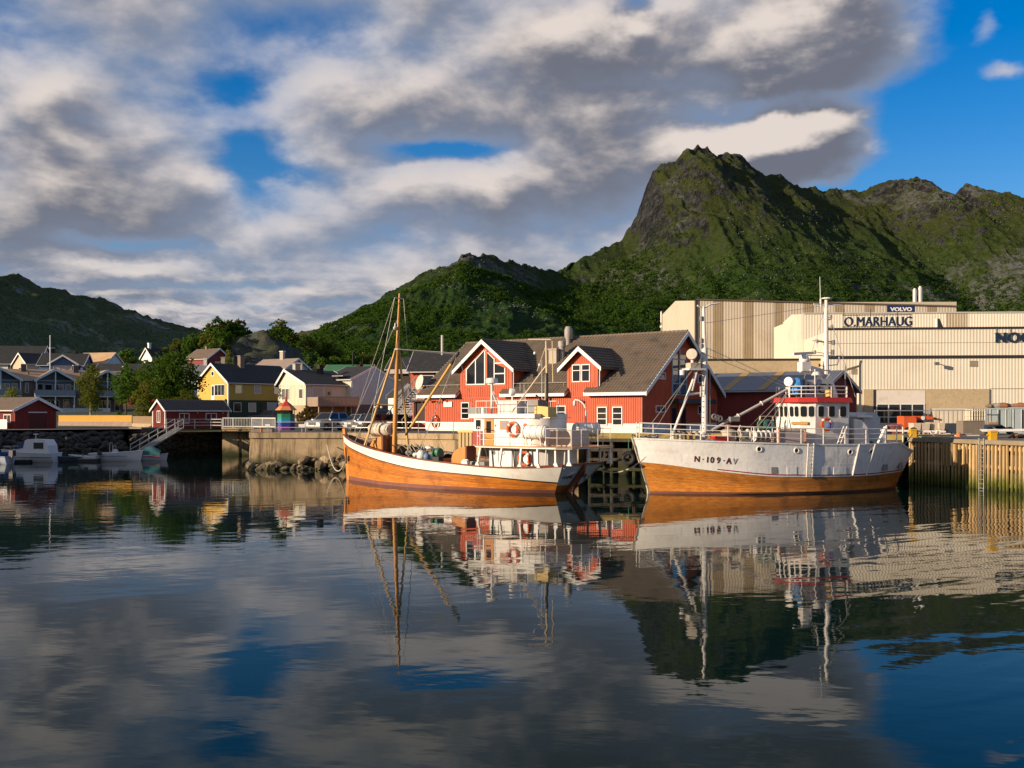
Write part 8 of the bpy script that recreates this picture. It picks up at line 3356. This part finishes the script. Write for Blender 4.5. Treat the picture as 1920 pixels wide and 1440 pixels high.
# ================================================================== small boats at the left
M_gel = mat('gelcoat', (.66, .65, .62), .3, .04, 1)
M_gelb = mat('gelcoat_blue', (.40, .44, .50), .35, .04, 1)
def small_hull(root, L, B, z0, z1, m, sheer=.25, trans=.75):
 """open boat hull: outside and inside skins, bow at +x"""
 n = 14
 out, inn = [], []
 lv = [(0.0, -.25), (.62, .05), (.86, .5), (1.0, 1.0)]
 for side in (1, -1):
  rows = []
  for (f, h) in lv:
   row = []
   for k in range(n + 1):
    t = k / n
    w = B / 2 * (trans + (1 - trans) * min(1, t * 3)) * (1 - max(0, (t - .35) / .65) ** 2.3)
    x = -L / 2 + L * t + (.18 * L * .3 * h if t > .9 else 0) * (t - .9) * 10
    z = z0 + (z1 - z0) * h + sheer * t ** 2.2 * max(0, h)
    row.append((x, side * w * f if f else 0, z))
   rows.append(row)
  b_ = MB()
  b_.grid(rows if side > 0 else [r[::-1] for r in rows])
  out.append((b_, rows))
 b = MB()
 for b_, rows in out:
  b.add(b_.v, b_.f)
 r0, r1 = out[0][1], out[1][1]
 tr = [r[0] for r in r0] + [r[0] for r in reversed(r1)]
 b.add(tr, [tuple(range(len(tr)))])
 h = b.build('hull', m, root, smooth=True)
 d = MB()
 d.grid([[(p[0], p[1] * .9, p[2] - (z1 - z0) * .42) for p in r0[-1]], [(p[0], p[1] * .9, p[2] - (z1 - z0) * .42) for p in r1[-1]]])
 d.build('floor', mat('boat_floor', (.42, .41, .39), .6), root)
 g = MB()
 for rows in (r0, r1):
  g.path([Vector(p) + EZ * .02 for p in rows[-1]], .045, 6)
 g.path([Vector(r0[-1][0]) + EZ * .02, Vector(r1[-1][0]) + EZ * .02], .045, 6)
 g.build('gunwale', m, root)
 return r0, r1
def outboard(root, x, z, s=1.0):
 b = MB()
 b.box(x - .42 * s, x - .05, -.17 * s, .17 * s, z + .2, z + .62 * s)
 o = b.build('outboard_motor', M_black, root)
 b = MB()
 b.box(x - .28, x - .12, -.07, .07, z - .6, z + .2)
 b.build('leg', M_greyp, o)
def small_boats():
 Y = 91.5
 t = thing('cabin_cruiser', 'white cabin cruiser with blue canopy, largest of the small boats at the left', 'boat', (at(57, Y), Y, 0), R(176))
 small_hull(t, 4.9, 2.1, -.1, .78, M_gel, .28, .9)
 b = MB()
 b.prism([(-2.15, .75), (.35, .75), (.05, 1.95), (-.2, 2.05), (-1.75, 2.0), (-2.05, 1.5)], (0, 0, 0), EX, EZ, EY, -.82, .82)
 b.build('wheelhouse', M_gel, t)
 b = MB()
 b.box(-1.65, -.75, .821, .84, 1.2, 1.75)
 b.build('window', M_carglass, t)
 b = MB()
 b.box(-1.65, -.75, -.84, -.821, 1.2, 1.75)
 b.build('window', M_carglass, t)
 b = MB()
 b.prism([(.30, .98), (.12, 1.7), (.16, 1.7), (.34, .98)], (0, 0, 0), EX, EZ, EY, -.7, .7)
 b.build('windscreen', M_carglass, t)
 b = MB()
 b.prism([(.2, .8), (1.5, .8), (1.3, 1.12), (.3, 1.3)], (0, 0, 0), EX, EZ, EY, -.7, .7)
 b.build('fore_cabin', M_gel, t)
 b = MB()
 b.prism([(.15, 1.3), (1.0, 1.14), (.55, 1.55), (.1, 1.75)], (0, 0, 0), EX, EZ, EY, -.74, .74)
 b.build('canopy', mat('blue_canopy', (.03, .07, .20), .8), t)
 b = MB()
 b.path([(2.5, 0, 1.4), (2.0, .6, 1.4), (1.3, .8, 1.35)], .022)
 b.path([(2.5, 0, 1.4), (2.0, -.6, 1.4), (1.3, -.8, 1.35)], .022)
 for x, y in ((2.45, 0), (1.9, .62), (1.9, -.62), (1.35, .78), (1.35, -.78)):
  b.tube((x, y, .95), (x, y, 1.4), .018, n=5)
 b.build('bow_rail', M_galv, t)
 b = MB()
 b.tube((-.5, 0, 2.0), (-.5, 0, 2.5), .03, n=6)
 b.box(-.62, -.38, -.2, .2, 2.45, 2.52)
 b.build('lamp_mast', M_white, t)
 b = MB()
 b.box(-2.46, 2.1, 1.0, 1.02, .42, .47)
 b.build('blue_stripe', mat('blue_canopy', (.03, .07, .20), .8), t)
 t = thing('rowing_boat', 'small dark boat with tilted outboard motor, between the cruiser and the dinghy', 'boat', (at(124, 92), 92, 0), R(200))
 small_hull(t, 2.4, 1.1, -.1, .38, mat('dark_boat', (.05, .06, .07), .5), .15)
 outboard(t, -1.2, .5, .8)
 t = thing('dinghy', 'small white dinghy lying beside the floating dock', 'boat', (at(157, 93), 93, 0), R(172))
 small_hull(t, 2.7, 1.2, -.08, .42, M_gel, .15)
 outboard(t, -1.35, .35, .8)
 b = MB()
 b.box(-.2, .1, -.5, .5, .22, .28)
 b.build('thwart', M_ply, t)
 t = thing('open_motorboat', 'white open motorboat with steering console and metal arch', 'boat', (at(217, 94), 94, 0), R(6))
 small_hull(t, 4.4, 1.75, -.1, .66, M_gel, .25, .85)
 outboard(t, -2.2, .45)
 b = MB()
 b.prism([(-.35, .3), (.25, .3), (.1, 1.0), (-.2, 1.05)], (0, 0, 0), EX, EZ, EY, -.35, .35)
 b.build('console', M_gel, t)
 b = MB()
 b.path([(-.4, -.45, .6), (-.4, -.45, 1.5), (-.4, -.3, 1.65), (-.4, .3, 1.65), (-.4, .45, 1.5), (-.4, .45, .6)], .03)
 b.path([(-.1, -.42, .9), (-.1, -.42, 1.35), (-.1, .42, 1.35), (-.1, .42, .9)], .025)
 b.build('arch', M_galv, t)
 b = MB()
 b.box(-2.0, 1.2, -.895, -.875, .42, .48)
 b.build('stripe', mat('faded_blue', (.10, .16, .28), .6), t)
 b = MB()
 b.box(-1.5, -1.1, -.7, .7, .35, .6)
 b.build('seat', M_canvas, t)
 t = thing('covered_boat', 'small pale boat under a teal cover, below the gangway', 'boat', (at(283, 95), 95, 0), R(4))
 small_hull(t, 2.8, 1.3, -.1, .40, M_gelb, .2)
 b = MB()
 rows = []
 for k in range(8):
  x = -1.0 + 1.95 * k / 7
  hgt = .55 * math.sin(math.pi * (.12 + .80 * k / 7)) + .35
  rows.append([(x, .62 * math.cos(a), .38 + hgt * math.sin(a)) for a in [math.pi * j / 8 for j in range(9)]])
 b.grid(rows)
 b.build('cover', mat('teal_cover', (.03, .12, .12), .75, .1, 3), t, smooth=True)
 b = MB()
 b.box(-1.2, 1.1, -.66, -.645, .33, .38)
 b.build('red_stripe', M_redp, t)
 t = thing('pale_boat', 'stern of a small pale blue boat cut off by the left edge', 'boat', (at(-8, 88), 88, 0), R(160))
 small_hull(t, 3.2, 1.5, -.1, .6, M_gelb, .2)
 outboard(t, -1.6, .5, 1.1)
 b = MB()
 b.box(-.8, .3, -.55, .55, .6, 1.0)
 b.build('canopy', mat('blue_canopy', (.03, .07, .20), .8), t)
 for (a, c, Yd, lb) in ((18, 56, 90.2, 'dark floating dock in front of the cabin cruiser'), (128, 182, 92.0, 'dark floating dock between the dinghy and the open motorboat')):
  t = thing('floating_dock', lb, 'dock', (at(a, Yd), Yd, 0))
  w = at(c, Yd) - at(a, Yd)
  b = MB()
  b.box(0, w, 0, .9, -.2, .22)
  b.build('float', M_black, t)
  b = MB()
  for k in range(int(w / .18)):
   b.box(k * .18, k * .18 + .15, -.05, .95, .225, .28)
  b.build('decking', mat('grey_timber', (.30, .28, .25), .8), t, kind='stuff')
 t = thing('mooring_pole', 'thin mooring pole standing in the water beside the cruiser', 'pole', (at(124, 93), 93, -1))
 b = MB()
 b.tube((0, 0, 0), (0, 0, 3.6), .06, n=7)
 b.build('pole', M_pile, t)
 b = MB()
 b.tube((0, 0, 3.0), (0, 0, 3.2), .08, n=7)
 b.build('band', M_rope, t)
small_boats()
# ================================================================== clutter on the right quay
G = QZ + .006
def clutter():
 M_cont = mat('container_pale', (.50, .44, .34), .6, .08, 1, streak=.25, dirt=(.3, .18, .1), dirt_amt=.35)
 M_conts = mat('container_grey', (.24, .28, .29), .6, .08, 1, streak=.25, dirt=(.16, .12, .09), dirt_amt=.35)
 def container(label, px, Y, ang, L, W, H, m, ribs=True):
  t = thing('shipping_container', label, 'container', (at(px, Y), Y, G), ang)
  b = MB()
  b.box(.04, L - .04, .04, W - .04, .12, H - .03)
  b.build('body', m, t)
  if ribs:
   b = MB()
   for k in range(int(L / .38)):
    b.box(.2 + k * .38, .2 + k * .38 + .2, -.005, .04, .2, H - .15)
   for k in range(int(W / .38)):
    b.box(-.005, .04, .15 + k * .38, .15 + k * .38 + .2, .2, H - .15)
   b.build('corrugation', m, t, kind='stuff')
  b = MB()
  for x in (0, L - .12):
   for y in (0, W - .12):
    b.box(x, x + .12, y, y + .12, 0, H)
  for z in (0, H - .12):
   b.box(.12, L - .12, -.01, .10, z, z + .12)
   b.box(-.01, .10, .12, W - .12, z, z + .12)
   b.box(L - .10, L + .01, .12, W - .12, z, z + .12)
  b.build('frame', m, t)
  return t
 container('pale ribbed container standing against the rendered wall', 1752, 92, R(-14), 2.7, 2.3, 2.0, M_cont)
 c = container('grey-green container with door bars, left of the pair at the right edge', 1850, 79.5, R(-22), 1.9, 2.4, 1.95, M_conts, False)
 c2 = container('blue-grey container cut by the right edge', 1893, 77.6, R(-22), 4.2, 2.4, 2.0, M_conts, False)
 for cc, L in ((c, 1.9), (c2, 4.2)):
  for k in range(int(L / .55)):
   b = MB()
   b.tube((.25 + k * .55, -.03, .15), (.25 + k * .55, -.03, 1.85), .025, n=6)
   b.build('door_bar', M_galv, cc)
  b = MB()
  for k in range(int(L / .95) + 1):
   b.box(.9 + k * .95, .93 + k * .95, -.02, .04, .14, 1.8)
  b.build('door_joint', M_black, cc)
 t = thing('scrap_heap', 'rusty scrap and nets piled on top of the grey containers', 'scrap', (at(1850, 79.5) + .3, 80.1, G + 1.97), R(-22))
 r = random.Random(5)
 for k in range(22):
  b = MB()
  x = r.uniform(.1, 5.2)
  b.ball((x, r.uniform(-.2, .8), .14), r.uniform(.14, .34), 6, (1.7, 1.2, .8))
  b.build('heap', r.choice([mat('rusty_iron', (.22, .09, .045), .85), M_brownc, M_greyp]), t)
 t = thing('pallet_stack', 'stack of grey pallets under the caged tank', 'pallets', (at(1823, 86), 86, G), R(5))
 for k in range(6):
  b = MB()
  z = k * .155
  for j in range(5):
   b.box(0, 1.1, .05 + j * .22, .05 + j * .22 + .16, z + .11, z + .135)
  for j in range(3):
   b.box(.02 + j * .5, .12 + j * .5, .04, 1.1, z, z + .108)
  b.build('pallet', M_ply, t)
 t = thing('caged_tank', 'yellowish plastic tank in a wire cage on top of the pallets', 'tank', (at(1823, 86), 86, G + .95), R(5))
 b = MB()
 b.box(.05, 1.05, .05, 1.05, .05, .92)
 b.build('tank', mat('yellowed_plastic', (.52, .40, .17), .5), t)
 b = MB()
 for k in range(6):
  x = .02 + k * .212
  b.tube((x, 0, 0), (x, 0, .98), .014, n=4)
  b.tube((0, x, 0), (0, x, .98), .014, n=4)
 for z in (.05, .35, .65, .97):
  b.tube((0, 0, z), (1.1, 0, z), .014, n=4)
  b.tube((0, 0, z), (0, 1.1, z), .014, n=4)
 b.build('cage', M_galv, t)
 b = MB()
 b.box(0, 1.1, 0, 1.1, -.06, .03)
 b.build('base', M_ply, t)
 M_tub = mat('tub_cream', (.58, .46, .34), .6, .06, 1.5, dirt=(.36, .26, .17), dirt_amt=.4)
 def tub(label, px, Y, w, h, m, ang=0.0, d=1.0):
  t = thing('fish_tub', label, 'tub', (at(px, Y), Y, G), ang, 'fish tubs on the right quay')
  b = MB()
  b.grid([[(.04, .04, .12), (w - .04, .04, .12), (w - .04, d - .04, .12), (.04, d - .04, .12), (.04, .04, .12)], [(0, 0, h), (w, 0, h), (w, d, h), (0, d, h), (0, 0, h)]])
  b.add([(0, 0, h), (w, 0, h), (w, d, h), (0, d, h), (.06, .06, h), (w - .06, .06, h), (w - .06, d - .06, h), (.06, d - .06, h), (.06, .06, h * .4), (w - .06, .06, h * .4), (w - .06, d - .06, h * .4), (.06, d - .06, h * .4)],
   [(0, 1, 5, 4), (1, 2, 6, 5), (2, 3, 7, 6), (3, 0, 4, 7), (4, 5, 9, 8), (5, 6, 10, 9), (6, 7, 11, 10), (7, 4, 8, 11), (8, 9, 10, 11)])
  b.build('body', m, t)
  for x in (.08, w / 2 - .1, w - .28):
   b = MB()
   b.box(x, x + .2, .02, d - .02, 0, .118)
   b.build('foot', m, t)
  for x in (.02, w - .08):
   b = MB()
   b.box(x, x + .06, -.03, .0, h * .3, h * .42)
   b.build('handle', M_black, t)
  return t
 tub('cream tub beside the orange loader, leftmost of the four cream ones', 1713, 75, .56, .82, M_tub)
 tub('second cream tub from the orange loader', 1729, 75, .58, .82, M_tub)
 tub('third cream tub, slightly taller, from the orange loader', 1745, 75.2, .60, .86, M_tub)
 tub('last cream tub, touching the dark blue tub', 1761, 75, .44, .82, M_tub)
 tub('long dark blue-grey tub between the cream tubs and the brown box', 1773, 75, 1.25, .80, mat('tub_navy', (.045, .055, .075), .55, .08, 1.5, dirt=(.14, .11, .08), dirt_amt=.3))
 tub('rusty dark red tub left of the orange loader', 1676, 76, .62, .72, mat('tub_rust', (.16, .035, .025), .7, .2, 3))
 t = thing('steel_box', 'large stained grey-brown steel box, right end of the tubs', 'box', (at(1806, 72), 72, G), R(3))
 b = MB()
 b.box(0, 1.5, 0, 1.0, .03, .96)
 b.build('body', mat('stained_steel', (.20, .16, .12), .7, .15, 1, streak=.5, dirt=(.30, .17, .08), dirt_amt=.6), t)
 b = MB()
 b.box(-.03, 1.53, -.03, 1.03, .962, 1.0)
 b.build('rim', M_greyp, t)
 M_or = mat('loader_orange', (.62, .10, .025), .5, .07, 1, dirt=(.28, .07, .03), dirt_amt=.35)
 t = thing('orange_loader', 'bright orange loader body with long arm behind the cream tubs', 'machine', (at(1695, 78), 78, G), 0)
 b = MB()
 b.prism([(0, .15), (.95, .15), (.95, 1.15), (.85, 1.32), (0, 1.32)], (0, 0, 0), EX, EZ, EY, 0, 1.4)
 b.build('body', M_or, t)
 b = MB()
 b.prism([(.95, 1.0), (1.7, 1.05), (2.4, 1.1), (2.35, 1.28), (1.7, 1.33), (.95, 1.33)], (0, 0, 0), EX, EZ, EY, .3, 1.0)
 b.build('arm', M_or, t)
 b = MB()
 b.tube((2.2, .5, 1.2), (3.1, .5, 1.02), .10, .07, 8)
 b.build('ram', mat('rusty_iron', (.22, .09, .045), .85), t)
 for x in (.25, .8):
  b = MB()
  b.lathe([(.1, -.1), (.24, -.1), (.24, .1), (.1, .1)], (x, -.02, .24), EY, 12)
  b.build('wheel', M_tyre, t)
 b = MB()
 b.lathe([(.10, 0), (.16, .05), (.02, .06)], (1.55, .29, 1.18), -EY, 12)
 b.build('lamp', M_white, t)
 t = thing('tarp_heap', 'black tarpaulin heap left of the rusty tub', 'tarpaulin', (at(1663, 77), 77, G))
 b = MB()
 rows = []
 for i in range(7):
  rows.append([(.62 * math.cos(2 * math.pi * j / 14) * (1 - i / 6) ** .7 * (1 + .15 * math.sin(j * 2)), .5 * math.sin(2 * math.pi * j / 14) * (1 - i / 6) ** .7, .62 * (i / 6) ** .8 + .04 * math.sin(j + i)) for j in range(15)])
 b.grid(rows)
 b.build('cover', M_black, t, smooth=True)
 b = MB()
 b.path([(.66, 0, .02), (.5, .35, .05), (0, .5, .03)], .03)
 b.build('rope', M_rope, t)
 t = thing('boat_trailer', 'low pale boat trailer with a wheel, lying behind the left quay bollard', 'trailer', (at(1655, 68.5), 68.5, G), R(-4))
 for y in (0, .9):
  b = MB()
  b.bar((0, y, .38), (4.1, y, .30), .09, .12)
  b.build('beam', M_bwhite, t)
 for x in (.6, 2.2, 3.8):
  b = MB()
  b.bar((x, 0, .36), (x, .9, .36), .07)
  b.build('cross_member', M_bwhite, t)
 for x in (1.95,):
  b = MB()
  b.lathe([(.10, -.09), (.28, -.09), (.30, 0), (.28, .09), (.10, .09)], (x, -.2, .30), EY, 14)
  w = b.build('wheel', M_tyre, t)
  b = MB()
  b.lathe([(.13, -.1), (.13, -.02)], (x, -.2, .30), EY, 10)
  b.build('rim', mat('rust_orange', (.42, .15, .05), .8), w)
 b = MB()
 b.torus((3.3, -.05, .35), EY, .22, .05, 12, 6, 0, math.pi)
 b.build('mudguard', M_bwhite, t)
 t = thing('pipe_bundle', 'white pipes stacked on dark trestles near the head of the quay ladder', 'pipes', (at(1842, 62), 62.0, G), R(-8))
 for k in range(4):
  b = MB()
  b.tube((0, k * .16, .42 + .03 * k), (3.8, k * .16 + .2, .46 + .03 * k), .036, n=7)
  b.build('pipe', M_bwhite, t)
 for x in (.5, 1.9, 3.2):
  b = MB()
  b.box(x, x + .12, -.05, .8, 0, .33)
  b.build('trestle', M_pile, t)
 for k in range(5):
  b = MB()
  b.torus((1.7 + .28 * k, .1, .12 + .04 * (k % 2)), Vector((.2 * k - .4, .3, 1)), .18, .06, 10, 6)
  b.build('hose', [M_black, mat('rusty_iron', (.22, .09, .045), .85)][k % 2], t)
 t = thing('plank_pile', 'dark planks and scrap lying along the quay before the brown steel box', 'planks', (at(1712, 66), 66.2, G), R(-5))
 for k in range(7):
  b = MB()
  b.bar((k * .45, .12 * (k % 3), .08 + .06 * (k % 2)), (k * .45 + 1.6, .3 + .1 * (k % 2), .10 + .05 * (k % 3)), .14, .07)
  b.build('plank', [M_pile, M_ply, M_bwhite, mat('rusty_iron', (.22, .09, .045), .85)][k % 4], t)
 b = MB()
 b.lathe([(.02, 0), (.18, .0), (.16, .2), (.06, .3)], (2.9, -.1, 0), EZ, 8)
 b.build('cone', mat('rust_orange', (.42, .15, .05), .8), t)
 t = thing('covered_car', 'dark low car under a blue sheet beside the brown steel box', 'car', (at(1846, 74), 74, G), R(8))
 b = MB()
 rows = []
 prof = [(0, .25), (.1, .5), (.6, .56), (.9, .70), (1.4, .72), (1.7, .55), (1.9, .45), (2.0, .25)]
 for y, s in ((0, .85), (.15, 1), (1.3, 1), (1.45, .85)):
  rows.append([(x, y, .1 + (z - .1) * s) for x, z in prof])
 b.grid(rows)
 b.build('cover', mat('dark_blue_sheet', (.02, .035, .06), .6, .2, 2), t, smooth=True)
 for x in (.45, 2.0):
  b = MB()
  b.lathe([(.1, -.08), (.28, -.08), (.28, .08), (.1, .08)], (x, .05, .28), EY, 12)
  b.build('wheel', M_tyre, t)
 b = MB()
 b.ball((.2, -.15, .22), .22, 10, (1.3, 1, .8))
 b.build('blue_bundle', mat('blue_tarp', (.05, .22, .48), .55), t)
 t = thing('timber_stack', 'small stack of orange planks against the grey container', 'timber', (at(1850, 77), 77, G), R(4))
 for k in range(6):
  b = MB()
  b.box(.1 + k * .13, .21 + k * .13, 0, .06, 0, .85 + .04 * (k % 3))
  b.build('plank', mat('orange_timber', (.48, .26, .10), .8, .15, 2), t)
 rail_fence('quay_railing', 'thin grey tube rail behind the tubs on the right quay', [(at(1640, 79), 79, G), (at(1740, 79.5), 79.5, G), (at(1820, 79), 79, G), (at(1850, 78.6), 78.6, G)], 1.75, M_galv, 1, .05, thick=.04)
 t = thing('green_hose', 'green hose lying along the quay edge right of the corner bollard', 'hose', (0, 0, G + .05))
 b = MB()
 pts = [S0 - SN * (.5 + .15 * math.sin(k)) + SU * (.2 + k * .35) for k in range(9)]
 b.path([Vector((p.x, p.y, 0)) for p in pts], .045, 6)
 b.build('hose', mat('pale_green_hose', (.16, .26, .15), .7), t)
 b = MB()
 p = pts[-1]
 b.tube((p.x, p.y, 0), (p.x + .12, p.y - .2, .02), .06, n=7)
 b.build('nozzle', M_galv, t)
 p = Vector((at(880, 74.5), 74.0, 0))
 t = thing('fender_rack', 'tan timber fender rack with yellow top on the quay wall behind the cutter', 'rack', (p.x - .65, p.y - 1.1, .9), R(-30))
 for k in range(6):
  b = MB()
  b.box(k * .3, k * .3 + .2, -.1, .05, 0, 2.05)
  b.build('slat', mat('tan_timber', (.46, .33, .17), .8, .12, 2), t)
 b = MB()
 b.box(-.05, 1.75, -.15, .5, 2.06, 2.2)
 b.build('top', mat('bright_yellow', (.66, .44, .02), .5), t)
 for z in (.4, 1.5):
  b = MB()
  b.box(-.02, 1.72, .052, .15, z, z + .15)
  b.build('cross_bar', mat('tan_timber', (.46, .33, .17), .8), t)
clutter()
# ---- added unseen warehouse left of the view, placed to shade the small boats
def unseen_shade_warehouse():
 r = gable_house('unseen_shade_warehouse', 'added unseen warehouse that shades the small boats', 'warehouse', (-92, 72, 2.2), 0, 17, 12, 8.0, 11.0, M_rowgrey, M_roofdark, base_h=.4, basem=M_conc2)
 for k in range(3):
  wfront(r, 2.5 + k * 5.2, 3.0, 1.4, 1.6, cols=2)
unseen_shade_warehouse()
